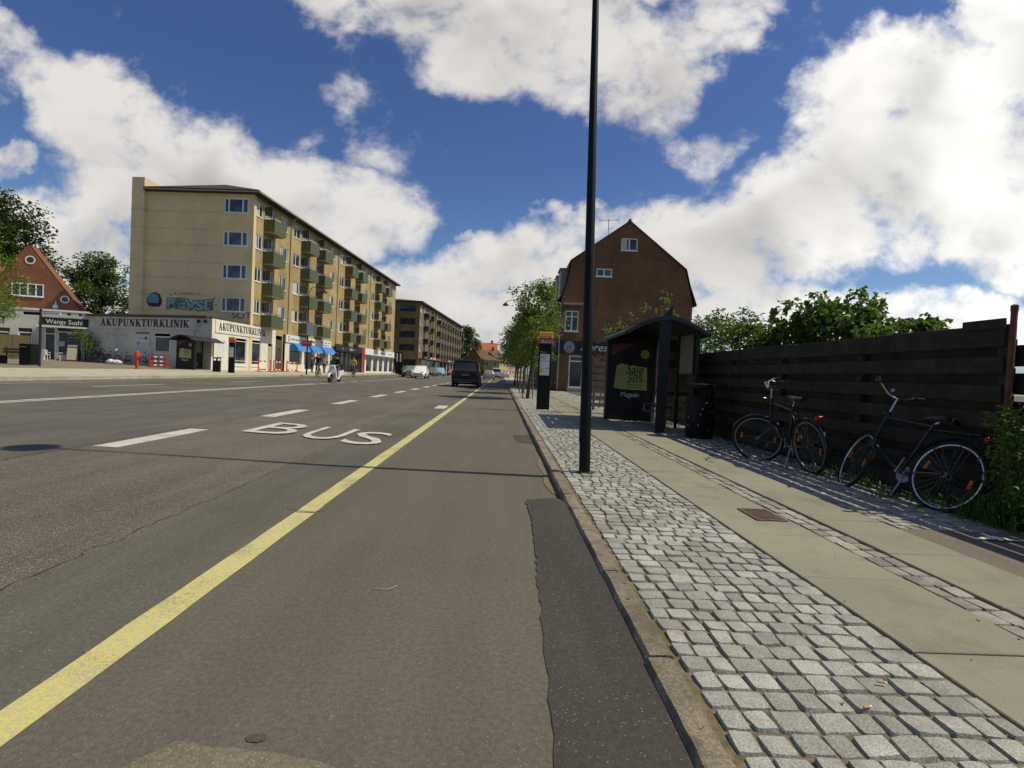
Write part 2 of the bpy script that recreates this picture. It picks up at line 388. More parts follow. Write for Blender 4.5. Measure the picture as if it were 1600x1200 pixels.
M = {}
M['road'] = asphalt('road_asphalt', (.113, .102, .083), zones=True, var=.2)
M['lane'] = asphalt('lane_asphalt', (.117, .102, .078), chips=.03, var=.12, cs=150.)
M['patch'] = asphalt('patch_asphalt', (.060, .054, .045), chips=.05, cs=130.)
M['patch2'] = asphalt('pale_asphalt', (.165, .140, .098), chips=.16, cs=110.)
M['path'] = asphalt('path_asphalt', (.16, .135, .105), chips=.10, chip_col=(.4, .36, .3))
M['earth'] = mat('earth', (.10, .085, .055), .95, .3, 3., .5, 30)
M['white_line'] = paintmat('white_marking', (.58, .55, .46), (.50, .47, .39), .6)
M['yellow_line'] = paintmat('yellow_marking', (.60, .51, .12), (.42, .40, .26), .75, (.19, .175, .12))
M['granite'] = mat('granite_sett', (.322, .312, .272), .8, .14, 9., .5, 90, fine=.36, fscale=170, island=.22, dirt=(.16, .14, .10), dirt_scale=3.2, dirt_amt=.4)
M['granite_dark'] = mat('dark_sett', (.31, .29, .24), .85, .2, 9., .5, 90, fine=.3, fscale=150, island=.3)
M['granite_band'] = mat('band_sett', (.27, .25, .20), .85, .2, 9., .5, 90, fine=.3, fscale=150, island=.28)
M['joint'] = mat('joint_sand', (.175, .135, .08), .95, .4, 25., .6, 120, dirt=(.05, .08, .02), dirt_scale=7., dirt_amt=.7)
M['kerbstone'] = mat('kerb_granite', (.205, .168, .118), .85, .25, 5., .6, 70, fine=.35, fscale=110, island=.16, dirt=(.10, .078, .05), dirt_scale=7., dirt_amt=.85)
M['slab'] = mat('concrete_slab', (.245, .230, .165), .85, .09, 1.3, .4, 120, fine=.16, fscale=190, island=.05, dirt=(.15, .138, .095), dirt_scale=2.6, dirt_amt=.5)
M['pavement_far'] = mat('far_paving', (.40, .365, .27), .9, .12, 1.2, .2, 60, fine=.1, fscale=14)
M['plaza'] = mat('plaza_gravel', (.20, .165, .105), .9, .18, .8, .2, 50, fine=.15, fscale=20)
M['black'] = mat('black_lacquer', (.006, .0055, .0055), .55, .2, 5., spec=.22, fine=.2, fscale=60)
M['black_matt'] = mat('black_matt', (.016, .015, .014), .7, .2, 5.)
M['tyre'] = mat('tyre_rubber', (.012, .012, .012), .85, .2, 9.)
M['steel'] = mat('brushed_steel', (.55, .54, .52), .32, .1, 8., metal=1.)
M['dullsteel'] = mat('dull_steel', (.30, .29, .28), .5, .2, 10., metal=.8)
M['fence'] = mat('stained_boards', (.036, .030, .021), .75, .45, 4., .25, 60, island=.25, spec=.25)
M['rust'] = mat('rusty_iron', (.13, .05, .025), .85, .4, 9., .5, 60)
M['white'] = mat('white_paint', (.74, .72, .67), .6, .04, 2.)
M['offwhite'] = mat('offwhite_render', (.70, .665, .57), .85, .07, .9, .15, 40, fine=.05, fscale=20, dirt=(.45, .42, .34), dirt_scale=.7, dirt_amt=.5)
M['greywall'] = mat('grey_render', (.58, .545, .46), .9, .08, .7, .15, 40, fine=.05, fscale=20, dirt=(.33, .31, .27), dirt_scale=.6, dirt_amt=.5)
M['glass'] = glassmat('window_glass')
M['glass_blue'] = glassmat('bluish_glass', (.05, .055, .10), .08)
M['dark'] = mat('dark_interior', (.012, .011, .010), .8, .3, 2.)
M['red'] = mat('red_plastic', (.46, .04, .022), .45, .12, 6.)
M['signred'] = mat('sign_red', (.50, .035, .02), .4, .05, 4.)
M['yellow'] = mat('sign_yellow', (.72, .36, .02), .4, .05, 4.)
M['paleyellow'] = mat('poster_yellow', (.42, .41, .14), .5, .06, 4.)
M['ink'] = mat('black_ink', (.012, .012, .013), .6, 0)
M['paper'] = mat('white_paper', (.70, .69, .65), .6, .05, 6.)
M['bark'] = mat('bark', (.075, .058, .040), .95, .35, 14., .7, 50)
# ------------------------------------------------------------------ ground, road, pavement
def roadz(x): return max(0., (-x-2)*.0135)
def sheet(name, xs, ys, zf, m, tol=0):
    vs = [(x, y, zf(x, y)) for y in ys for x in xs]; n = len(xs)
    fs = [(j*n+i, j*n+i+1, (j+1)*n+i+1, (j+1)*n+i) for j in range(len(ys)-1) for i in range(n-1)]
    mb = MB(); mb.add(vs, fs); return struct(mb.build(name, m, recalc=False))
def steps(a, b_, n): return [a+(b_-a)*i/n for i in range(n+1)]
KX = -16.0                                  # far kerb
sheet('ground', [-2500, -300, -60, 60, 300, 2500], [-300, -40, 300, 900, 2600], lambda x, y: -.05, M['earth'])
sheet('road', [KX-.05, -14, -12, -9, -6, -4, -2, -1.47], [-12, 0, 10, 30, 60, 120, 190, 420], lambda x, y: roadz(x), M['road'])
sheet('cycle_lane', [-1.47, -.4, .63], [-12, 0, 10, 30, 60, 120, 420], lambda x, y: 0., M['lane'])
# far side: kerb, pavement and forecourt rising to the houses
def farz(x): 
    if x > -22: return .31 + (-16.1-x)*.022
    return .44 + min(1., (-22-x)/12)*.14
sheet('far_pavement', [-21.6, -18.6, -16.12], [-12, 10, 30, 60, 120, 420], lambda x, y: farz(x), M['pavement_far'])
sheet('forecourt', [-120, -60, -34, -28, -21.6], [-12, 10, 30, 60, 120, 420], lambda x, y: farz(x), M['plaza'])
kb = MB(); kb.bx(-16.12, -15.98, -12, 300, -.02, .325); struct(kb.build('far_kerb', mat('far_kerb_stone', (.36, .33, .26), .85, .2, 2.)))
fp = MB()
fp.add([(-16.0, y, roadz(-16)+.004) for y in (24, 40, 60, 90, 260)]+[(-14.2, y, roadz(-14.2)+.004) for y in (24, 40, 60, 90, 260)], [(i, i+5, i+6, i+1) for i in range(4)])
struct(fp.build('far_cycle_path', asphalt('far_path_asphalt', (.125, .105, .075)), recalc=False))

def strip(mb, x0, x1, y0, y1, dz=.004, n=None, jit=0.):
    n = n or max(1, int((y1-y0)/.25)); k = len(mb.v)
    vs = []
    for i in range(n+1):
        y = y0+(y1-y0)*i/n
        j0, j1 = (mnoise.noise((x0*7, y*9, 1.)) * jit, mnoise.noise((x1*7, y*9, 4.)) * jit)
        vs += [(x0+j0, y, roadz(x0)+dz), (x1+j1, y, roadz(x1)+dz)]
    mb.add(vs, [(2*i, 2*i+1, 2*i+3, 2*i+2) for i in range(n)])
def marking(name, m, *strips):
    mb = MB()
    for s in strips: strip(mb, *s[:4], jit=s[4] if len(s) > 4 else .012)
    return struct(mb.build(name, m, recalc=False))
marking('yellow_edge_line', M['yellow_line'], (-1.55, -1.40, -3, 4.05, .009), (-1.55, -1.40, 4.075, 34, .009))
marking('white_edge_line', M['white_line'], (-1.53, -1.42, 34.2, 160))
y = 6.45
for i in range(14):
    marking('lane_dash', M['white_line'], (-4.94, -4.64, y, y+2.0)); y += 4.42
marking('centre_line', M['white_line'], (-10.35, -10.22, -4, 29), (-10.12, -10.0, -4, 29))
marking('centre_line', M['white_line'], (-10.2, -10.06, 29.4, 31), (-10.2, -10.06, 32.4, 34), (-10.2, -10.06, 35.4, 37), (-10.2, -10.06, 38.4, 160))
for y in (8.5, 16.9, 25.4, 34., 42.5, 52., 62., 74.):
    marking('lane_dash', M['white_line'], (-13.05, -12.93, y, y+3.6))
marking('far_edge_line', mat('faded_line', (.34, .30, .19), .8, .2, 3.), (-15.1, -14.96, 6, 120))
marking('lane_tick', M['white_line'], (-1.98, -1.66, 15.7, 17.1))

def text_geo(body, size=1., shear=0., offset=0., space=1., align='LEFT'):
    cu = bpy.data.curves.new('text', 'FONT'); cu.body = body; cu.size = size; cu.shear = shear; cu.offset = offset
    cu.space_character = space; cu.align_x = align; cu.resolution_u = 3; cu.fill_mode = 'FRONT'; cu.dimensions = '2D'
    o = bpy.data.objects.new('text', cu); COL.objects.link(o)
    dg = bpy.context.evaluated_depsgraph_get(); dg.update()
    me = o.evaluated_get(dg).to_mesh()
    vs = [tuple(v.co) for v in me.vertices]; fs = [tuple(p.vertices) for p in me.polygons]
    o.evaluated_get(dg).to_mesh_clear(); bpy.data.objects.remove(o); bpy.data.curves.remove(cu)
    return vs, fs
def put_text(mb, body, f, **k):
    vs, fs = text_geo(body, **k); mb.add([f(p[0], p[1]) for p in vs], fs)

bus = MB()
for ch, x0, w, y0 in (('B', -4.12, .80, 8.42), ('U', -3.16, .68, 8.12), ('S', -2.40, .62, 7.80)):
    vs, fs = text_geo(ch, 1., offset=.0)
    ax, bx_ = min(v[0] for v in vs), max(v[0] for v in vs); ay, by = min(v[1] for v in vs), max(v[1] for v in vs)
    bus.add([(x0+(v[0]-ax)/(bx_-ax)*w, y0+(v[1]-ay)/(by-ay)*1.48-(v[0]-ax)/(bx_-ax)*w*.30, roadz(x0)+.012) for v in vs], fs)
struct(bus.build('bus_lettering', M['white_line'], recalc=False))

def jag(poly, step=.06, amp=.02, z=.004, closed=True):
    out = []
    n = len(poly)
    for i in range(n):
        a, b_ = Vector(poly[i]), Vector(poly[(i+1) % n]); k = max(1, int((b_-a).length/step))
        for j in range(k):
            p = a.lerp(b_, j/k); out.append((p.x+mnoise.noise((p.x*14, p.y*14, 0))*amp, p.y+mnoise.noise((p.x*14, p.y*14, 5))*amp, z))
    return out
def flat_patch(name, poly, m, z=.004, amp=.02, zf=None):
    vs = jag(poly, amp=amp, z=z)
    if zf: vs = [(x, y, zf(x, y)) for x, y, _ in vs]
    bm = bmesh.new(); bv = [bm.verts.new(v) for v in vs]; bm.faces.new(bv)
    bmesh.ops.triangulate(bm, faces=bm.faces); me = bpy.data.meshes.new(name); bm.to_mesh(me); bm.free()
    me.materials.append(m); o = bpy.data.objects.new(name, me); COL.objects.link(o); return struct(o)
flat_patch('asphalt_patch', [(.27, 4.74), (.29, 4.1), (.27, 3.3), (.245, 2.75), (.235, 2.15), (.22, 1.75), (.205, 1.45), (.20, .6), (.62, .6), (.62, 4.9), (.47, 4.82)], M['patch'], zf=lambda x, y: .004+.040*max(0, min(1, (x-.25)/.36))*max(0, min(1, (4.85-y)/.3)))
flat_patch('asphalt_patch', [(.26, 9.75), (.60, 9.85), (.60, 8.55), (.32, 8.75)], M['patch'])
flat_patch('asphalt_repair', [(-.95, .4), (-1.02, 1.43), (-.93, 1.56), (-.62, 1.53), (-.15, 1.42), (.03, 1.40), (.10, .4)], M['patch2'], z=.005)
flat_patch('tar_spot', [(-.735, 1.59), (-.715, 1.606), (-.69, 1.608), (-.67, 1.598), (-.668, 1.58), (-.69, 1.57), (-.72, 1.572)], asphalt('tar', (.078, .069, .057)), z=.003, amp=.004)
def crack(pts, w, name='asphalt_crack'):
    c_ = MB(); L = []
    for a, b2 in zip(pts[:-1], pts[1:]):
        n_ = max(2, int((Vector(b2)-Vector(a)).length/.05))
        for i in range(n_): L.append(Vector(a).lerp(Vector(b2), i/n_))
    vs = []
    for i, p in enumerate(L):
        d = (L[min(i+1, len(L)-1)]-L[max(i-1, 0)]).normalized(); nn = Vector((-d.y, d.x)); ww = w*(.5+abs(mnoise.noise((p.x*9, p.y*9, 2)))*1.6); o_ = mnoise.noise((p.x*5, p.y*5, 7))*.05+mnoise.noise((p.x*21, p.y*21, 3))*.018
        for s in (-1, 1): q = p+nn*(o_+s*ww*.5); vs.append((q.x, q.y, roadz(q.x)+.0052))
    c_.add(vs, [(2*i, 2*i+1, 2*i+3, 2*i+2) for i in range(len(L)-1)]); return struct(c_.build(name, M['crack'], recalc=False))
M['crack'] = mat('crack_dark', (.030, .026, .022), .95, .3, 8.)
crack([(-5.02, 3.2), (-5.06, 9), (-5.0, 16), (-5.05, 30)], .012)
crack([(-2.36, 2.0), (-2.34, 5), (-2.38, 9), (-2.33, 15)], .006)
crack([(-1.66, 4.12), (-1.45, 4.06), (-1.28, 4.09)], .010)
crack([(-5.1, 13.2), (-3.9, 13.5), (-2.6, 13.1), (-1.5, 13.4)], .008); crack([(-9.8, 9.5), (-8.2, 9.9), (-6.5, 9.6), (-5.0, 10.1)], .008)
crack([(-1.4, 9.2), (-.6, 9.35), (.1, 9.2), (.6, 9.3)], .005); crack([(-7.6, 4.5), (-7.5, 9), (-7.7, 20), (-7.5, 34)], .008)
cr = MB()
for (pts, w) in (([(.60, 7.3), (.55, 7.0), (.52, 6.5), (.54, 6.0), (.50, 5.5), (.53, 5.05), (.60, 4.95)], .055),):
    L = [Vector((x+mnoise.noise((x*30, y*8, 0))*.03, y, .006)) for x, y in pts]
    vs = []
    for p in L: vs += [p, Vector((.61, p.y, .006))]
    cr.add(vs, [(2*i, 2*i+1, 2*i+3, 2*i+2) for i in range(len(L)-1)])
struct(cr.build('broken_asphalt_edge', M['joint'], recalc=False))

# cobbles: every stone real, rows running across the strip
def cobbles(name, x0, x1, y0, y1, row, wmin, wmax, z, m, lod=(6., 16.), gap=.0065, seed=1, bed=None, bulge=.003, rag=.013):
    rnd = random.Random(seed); vs, fs = [], []
    y = y0
    while y < y1:
        rd = row*rnd.uniform(.94, 1.06); x = x0 + rnd.uniform(0, .01)
        n = 6 if y < lod[0] else (4 if y < lod[1] else 3)
        while x < x1-.03:
            w = rnd.uniform(wmin, wmax)
            if x1-(x+w) < wmin*.6: w = x1-x
            c = [(x+gap*rnd.uniform(.35, 1.1)+rnd.uniform(-rag, rag)*.5, y+gap*rnd.uniform(.3, 1)+rnd.uniform(-rag, rag)*.6) for _ in range(1)]
            p00 = (x+gap*rnd.uniform(.3, .9)+rnd.uniform(-rag, rag)*.4, y+gap*rnd.uniform(.3, .8)+rnd.uniform(-rag, rag)*.4)
            p10 = (x+w-gap*rnd.uniform(.3, .9)+rnd.uniform(-rag, rag)*.4, y+gap*rnd.uniform(.3, .8)+rnd.uniform(-rag, rag)*.4)
            p01 = (x+gap*rnd.uniform(.3, .9)+rnd.uniform(-rag, rag)*.4, y+rd-gap*rnd.uniform(.3, .8)+rnd.uniform(-rag, rag)*.4)
            p11 = (x+w-gap*rnd.uniform(.3, .9)+rnd.uniform(-rag, rag)*.4, y+rd-gap*rnd.uniform(.3, .8)+rnd.uniform(-rag, rag)*.4)
            zt = z+rnd.uniform(-.0035, .0035); tx, ty = rnd.uniform(-.003, .003), rnd.uniform(-.003, .003); k = len(vs); ph = rnd.uniform(0, 50)
            for i in range(n):
                for j in range(n):
                    a, b_ = GP[n][i], GP[n][j]
                    # round the corners of the outline
                    rr = max(abs(a), abs(b_)); cor = min(abs(a), abs(b_))
                    sc_ = 1-.075*cor*cor*cor*rr
                    aa, bb = a*sc_, b_*sc_
                    s, t = (aa+1)/2, (bb+1)/2
                    px = (p00[0]*(1-s)+p10[0]*s)*(1-t)+(p01[0]*(1-s)+p11[0]*s)*t
                    py = (p00[1]*(1-s)+p10[1]*s)*(1-t)+(p01[1]*(1-s)+p11[1]*s)*t
                    h = zt+tx*a+ty*b_-bulge*(.3*rr**2+1.0*(rr**8))
                    if n > 4: h += mnoise.noise((px*38, py*38, ph))*.0022
                    if rr > .99: h -= .016 if n > 3 else .004
                    vs.append((px, py, h))
            for i in range(n-1):
                for j in range(n-1):
                    q = k+i*n+j; fs.append((q, q+n, q+n+1, q+1))
            x += w
        y += rd
    me = bpy.data.meshes.new(name); me.from_pydata(vs, [], fs); me.materials.append(m)
    me.polygons.foreach_set('use_smooth', [True]*len(me.polygons)); me.set_sharp_from_angle(angle=R(32))
    o = bpy.data.objects.new(name, me); COL.objects.link(o); struct(o)
    return o
PZ = .07
GP = {6: (-1, -.90, -.32, .32, .90, 1), 4: (-1, -.88, .88, 1), 3: (-1, 0, 1)}
beds = MB(); beds.quad((.70, -1, PZ-.0135), (1.76, -1, PZ-.0135), (1.76, 120, PZ-.0135), (.70, 120, PZ-.0135)); struct(beds.build('joint_bed', M['joint']))
cobbles('cobble_strip', .74, 1.745, .75, 46, .104, .082, .135, PZ, M['granite'], seed=3)
beds = MB(); beds.quad((2.37, -1, PZ-.018), (2.61, -1, PZ-.018), (2.61, 120, PZ-.018), (2.37, 120, PZ-.018)); struct(beds.build('joint_bed', M['joint']))
cobbles('sett_band', 2.385, 2.595, 1.2, 34, .15, .095, .11, PZ-.004, M['granite_band'], seed=5, bulge=.004, gap=.005, rag=.009)
beds = MB(); beds.quad((3.16, 4.02, PZ-.020), (4.9, 4.02, PZ-.020), (4.9, 37, PZ-.020), (3.16, 37, PZ-.020)); struct(beds.build('joint_bed', M['joint']))
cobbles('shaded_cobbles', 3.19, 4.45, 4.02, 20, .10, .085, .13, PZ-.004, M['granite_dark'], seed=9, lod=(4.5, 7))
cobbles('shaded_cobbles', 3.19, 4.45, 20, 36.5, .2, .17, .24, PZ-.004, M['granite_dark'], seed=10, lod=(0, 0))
sl_ = MB(); rnd = random.Random(4)
for (xa, xb, off) in ((1.755, 2.372, .155), (2.608, 3.165, .63)):
    y = -.45+off
    while y < 60:
        z = PZ+rnd.uniform(-.002, .002); t = rnd.uniform(-.002, .002); k = len(sl_.v); g_ = .0035
        c = .004; x0, x1, y0, y1 = xa+g_, xb-g_, y+g_, y+.8-g_
        sl_.add([(x0, y0, z-.03), (x1, y0, z-.03), (x1, y1, z-.03), (x0, y1, z-.03), (x0, y0, z-c), (x1, y0, z-c+t), (x1, y1, z-c+t), (x0, y1, z-c), (x0+c, y0+c, z), (x1-c, y0+c, z+t), (x1-c, y1-c, z+t), (x0+c, y1-c, z)],
                [(0, 1, 5, 4), (1, 2, 6, 5), (2, 3, 7, 6), (3, 0, 4, 7), (4, 5, 9, 8), (5, 6, 10, 9), (6, 7, 11, 10), (7, 4, 8, 11), (8, 9, 10, 11)])
        y += .8
struct(sl_.build('paving_slabs', M['slab'], recalc=False))
beds = MB(); beds.quad((1.745, -1, PZ-.02), (2.38, -1, PZ-.02), (2.38, 60, PZ-.02), (1.745, 60, PZ-.02)); beds.quad((2.6, -1, PZ-.02), (3.17, -1, PZ-.02), (3.17, 60, PZ-.02), (2.6, 60, PZ-.02)); struct(beds.build('slab_bed', M['joint']))
sheet('side_path', [3.172, 5, 9], [-3, 1, 4.015], lambda x, y: PZ-.004, M['path'])
sheet('garden_soil', [4.46, 8, 30], [4.016, 12, 37], lambda x, y: PZ-.012, M['earth'])
sheet('far_footway', [.72, 1.74, 3.2, 4.3], [60.01, 100, 190], lambda x, y: PZ, M['pavement_far'])
ks = MB(); rnd = random.Random(12); y = .2
while y < 110:
    L = rnd.uniform(.75, 1.25); jx = rnd.uniform(-.006, .006); z = PZ+rnd.uniform(-.005, .004); n = max(2, int(L/.08)) if y < 12 else 2
    sec = [(.612, -.05), (.612, z-.022), (.628, z-.002), (.68, z), (.715, z-.002), (.728, z-.02), (.728, -.02)]
    k = len(ks.v); vs = []
    for i in range(n+1):
        yy_ = y+.006+(L-.012)*i/n
        for q, (a, h) in enumerate(sec):
            w = mnoise.noise((a*9, yy_*11, 3.))*.006 if 0 < q < 6 else mnoise.noise((a*3, yy_*9, 8.))*.007
            vs.append((a+jx+(w if q in (1, 0, 2, 4, 5) else 0), yy_, h+(w*.45 if 1 <= q <= 5 else 0)))
    fs = [(i*7+j, i*7+j+1, (i+1)*7+j+1, (i+1)*7+j) for i in range(n) for j in range(6)]+[tuple(range(7)), tuple(reversed(range(n*7, n*7+7)))]
    ks.add(vs, fs); y += L
struct(ks.build('granite_kerb', M['kerbstone'], smooth=True))

# grass tufts and weeds: nobody could count them
M['grass'] = leafmat('grass_blades', (.075, .13, .022), .35)
M['dry'] = leafmat('dry_blades', (.30, .26, .10), .2)
def tufts(name, spots, m, h=(.05, .14), n=14, spread=.05, w=.006, seed=1):
    rnd = random.Random(seed); vs, fs = [], []
    for (x, y, z, s) in spots:
        for _ in range(int(n*s)):
            a = rnd.uniform(0, 6.28); r = abs(rnd.gauss(0, spread))*s; hh = rnd.uniform(*h)*s; bx_, by = x+r*math.cos(a), y+r*math.sin(a)
            d = rnd.uniform(0, 6.28); lean = rnd.uniform(.1, .8)*hh; wx, wy = w*math.cos(d+1.57), w*math.sin(d+1.57); k = len(vs)
            vs += [(bx_-wx, by-wy, z), (bx_+wx, by+wy, z), (bx_+wx*.8+lean*.4*math.cos(d), by+wy*.8+lean*.4*math.sin(d), z+hh*.6), (bx_-wx*.8+lean*.4*math.cos(d), by-wy*.8+lean*.4*math.sin(d), z+hh*.6), (bx_+lean*math.cos(d), by+lean*math.sin(d), z+hh*(1-.3*rnd.random()))]
            fs += [(k, k+1, k+2, k+3), (k+3, k+2, k+4)]
    me = bpy.data.meshes.new(name); me.from_pydata(vs, [], fs); me.materials.append(m)
    o = bpy.data.objects.new(name, me); COL.objects.link(o); struct(o, 'stuff'); return o
rnd = random.Random(8)
sp = [(4.2+rnd.gauss(0, .12), 4.3+rnd.random()*2.4, PZ-.01, rnd.uniform(.6, 1.3)) for _ in range(60)]+[(4.2+rnd.gauss(0, .1), 6.5+rnd.random()*8, PZ-.01, rnd.uniform(.3, .9)) for _ in range(60)]
tufts('fence_grass', sp, M['grass'], (.05, .13), 12, .06, seed=2)
sp = [(rnd.uniform(.75, 1.74), .8+rnd.random()**1.5*12, PZ-.02, rnd.uniform(.12, .32)) for _ in range(150)]+[(.99+rnd.uniform(-.09, .09), 5.83+rnd.uniform(-.07, .02), PZ-.01, .6) for _ in range(14)]
tufts('joint_weeds', sp, M['grass'], (.03, .10), 12, .04, .004, seed=4)
sp = [(rnd.uniform(.62, 2.5), .8+rnd.random()**1.5*6, PZ-.012, 1) for _ in range(120)]
lit_ = MB()
for (x, y, z, s) in sp:
    a = rnd.uniform(0, 3.14); L = rnd.uniform(.006, .02); w = rnd.uniform(.003, .006)
    lit_.box((x, y, PZ-.006 if rnd.random() < .75 else PZ+.006), (L, w, .003), a)
struct(lit_.build('dry_leaf_litter', M['dry']), 'stuff')

# small litter one can point at
def butt(x, y, a, label):
    t = thing('cigarette_butt', label, 'cigarette butt', (x, y, PZ+.006), a, 'cigarette butts on the cobbles')
    MB().tube([(-.012, 0, .004), (.012, 0, .004)], .0042, 8).build('filter', mat('filter_paper', (.55, .27, .08), .8, .2, 30.), t)
    MB().tube([(.012, 0, .004), (.020, .001, .004)], .0040, 8).build('paper_end', M['paper'], t)
butt(1.28, 1.71, .2, 'orange cigarette butt lying in a cobble joint near the kerb end of the strip')
butt(1.44, 1.86, -.3, 'orange cigarette butt on the cobbles closest to the paving slabs')
tw = MB(); tw.tube([(-.055, 0, .004), (-.02, -.006, .006), (.02, -.008, .006), (.035, .0, .006), (.06, .04, .008)], .0022, 5)
o = tw.build('twig', mat('pale_twig', (.42, .36, .22), .8), loc=(-.56, 2.70, 0)); tag(o, 'thin pale bent twig lying on the cycle lane', 'twig')
ps = MB(); ps.add([(-.12, 0, .006), (.03, -.02, .02), (.2, -.03, .006), (.2, .02, .004), (.03, .03, .026), (-.12, .025, .008)], [(0, 1, 4, 5), (1, 2, 3, 4)])
o = ps.build('paper_scrap', M['paper'], loc=(3.70, 3.77, PZ)); tag(o, 'white torn paper strip on the brown path by the weeds', 'paper scrap')
# drain grate
t = thing('drain_grate', 'rusty square iron drain grate set in the paving slabs', 'drain grate', (2.205, 4.25, PZ+.002), 0)
M['grate'] = mat('grate_iron', (.15, .095, .065), .85, .35, 14., .4, 80)
gr = MB()
for i in range(9): gr.bx(-.105, .105, -.16+i*.0362, -.142+i*.0362, 0, .006)
gr.build('bars', M['grate'], t)
gr = MB(); gr.bx(-.125, -.105, -.18, .18, -.002, .008); gr.bx(.105, .125, -.18, .18, -.002, .008); gr.bx(-.105, .105, -.18, -.161, -.002, .008); gr.bx(-.105, .105, .161, .18, -.002, .008); gr.build('rim', M['grate'], t)
gr = MB(); gr.bx(-.105, .105, -.16, .16, -.004, .0005); gr.build('pit', M['dark'], t)
# ------------------------------------------------------------------ buildings: helpers
def wall(mb, o, ux, nrm, w, h, ops, depth=.12, top=None):
    """wall from o along ux, outward normal nrm; ops = openings (u0,u1,z0,z1) with reveals"""
    o, ux, nrm = Vector(o), Vector(ux), Vector(nrm); Z = Vector((0, 0, 1))
    us = sorted({0., w, *[q for p in ops for q in p[:2]]}); zs = sorted({0., h, *[q for p in ops for q in p[2:]]})
    k = len(mb.v); n = len(zs)
    vs = [o+ux*u+Z*z for u in us for z in zs]; fs = []
    for i in range(len(us)-1):
        for j in range(len(zs)-1):
            cu, cz = (us[i]+us[i+1])/2, (zs[j]+zs[j+1])/2
            if any(p[0] < cu < p[1] and p[2] < cz < p[3] for p in ops): continue
            fs.append((i*n+j, (i+1)*n+j, (i+1)*n+j+1, i*n+j+1))
    mb.add(vs, fs)
    for (a, b_, c, d) in ops:
        q = [o+ux*a+Z*c, o+ux*b_+Z*c, o+ux*b_+Z*d, o+ux*a+Z*d]; r = [p-nrm*depth for p in q]
        mb.add(q+r, [(i, (i+1) % 4, 4+(i+1) % 4, 4+i) for i in range(4)])
def window_mesh(w, h, splits=(.5,), transom=None, fr=.085, frame=None, glass=None, sill=True, d=.12, parent=None, name='window', curtain=None):
    """window in the x-z plane facing -y, origin lower left of its opening on the wall face; frame sits in the reveal"""
    f = MB(); y0, y1 = d-.075, d-.01
    f.bx(0, w, y0, y1, 0, fr); f.bx(0, w, y0, y1, h-fr, h); f.bx(0, fr, y0, y1, fr, h-fr); f.bx(w-fr, w, y0, y1, fr, h-fr)
    for s in splits: f.bx(w*s-fr*.55, w*s+fr*.55, y0+.004, y1, fr, h-fr)
    if transom: f.bx(fr, w-fr, y0+.006, y1-.004, h*transom-fr*.4, h*transom+fr*.4)
    if sill: f.bx(-.05, w+.05, -.05, y0, -.05, .0)
    o = f.build(name, frame or M['white'], parent)
    p = MB(); p.quad((fr, y1-.02, fr), (w-fr, y1-.02, fr), (w-fr, y1-.02, h-fr), (fr, y1-.02, h-fr))
    p.build('pane', glass or M['glass'], o)
    if curtain:
        c = MB(); c.quad((fr, y1-.016-.01, fr), (fr+w*curtain, y1-.026, fr), (fr+w*curtain, y1-.026, h-fr), (fr, y1-.026, h-fr)); c.build('curtain', M['curtain'], o)
    return o
M['curtain'] = mat('net_curtain', (.50, .49, .46), .6, .12, 3.)
def place(o, Mx): o.matrix_local = Mx; return o
def rot(z): return Matrix.Rotation(z, 4, 'Z')
def tr(x, y, z): return Matrix.Translation((x, y, z))

# ------------------------------------------------------------------ foliage
def leaves(vs, fs, p, size, rnd, droop=.0, aspect=.6, fold=.18):
    d = Vector((rnd.gauss(0, 1), rnd.gauss(0, 1), rnd.gauss(0, .6)-droop)).normalized()
    u = Vector((rnd.gauss(0, .5), rnd.gauss(0, .5), 1.)).normalized()
    s = d.cross(u)
    if s.length < .1: s = Vector((1, 0, 0))
    s.normalize(); u = s.cross(d); L = size*rnd.uniform(.7, 1.25); k = len(vs)
    p = Vector(p)
    vs += [p, p+d*L*.45+s*L*aspect*.5+u*L*fold, p+d*L-u*L*.12, p+d*L*.45-s*L*aspect*.5+u*L*fold, p+d*L*.5]
    fs += [(k, k+1, k+4), (k+1, k+2, k+4), (k+2, k+3, k+4), (k+3, k, k+4)] if size > .12 else [(k, k+1, k+2, k+3)]
def crown(name, clumps, size, m, parent, seed=1, droop=.2, aspect=.6):
    rnd = random.Random(seed); vs, fs = [], []
    for (c, r, n) in clumps:
        for _ in range(n):
            v = Vector((rnd.gauss(0, 1), rnd.gauss(0, 1), rnd.gauss(0, 1))).normalized()*(rnd.random()**.45)
            leaves(vs, fs, (c[0]+v.x*r, c[1]+v.y*r, c[2]+v.z*r*.8), size, rnd, droop, aspect)
    me = bpy.data.meshes.new(name); me.from_pydata(vs, [], fs); me.materials.append(m)
    o = bpy.data.objects.new(name, me); COL.objects.link(o); o.parent = parent
    return o
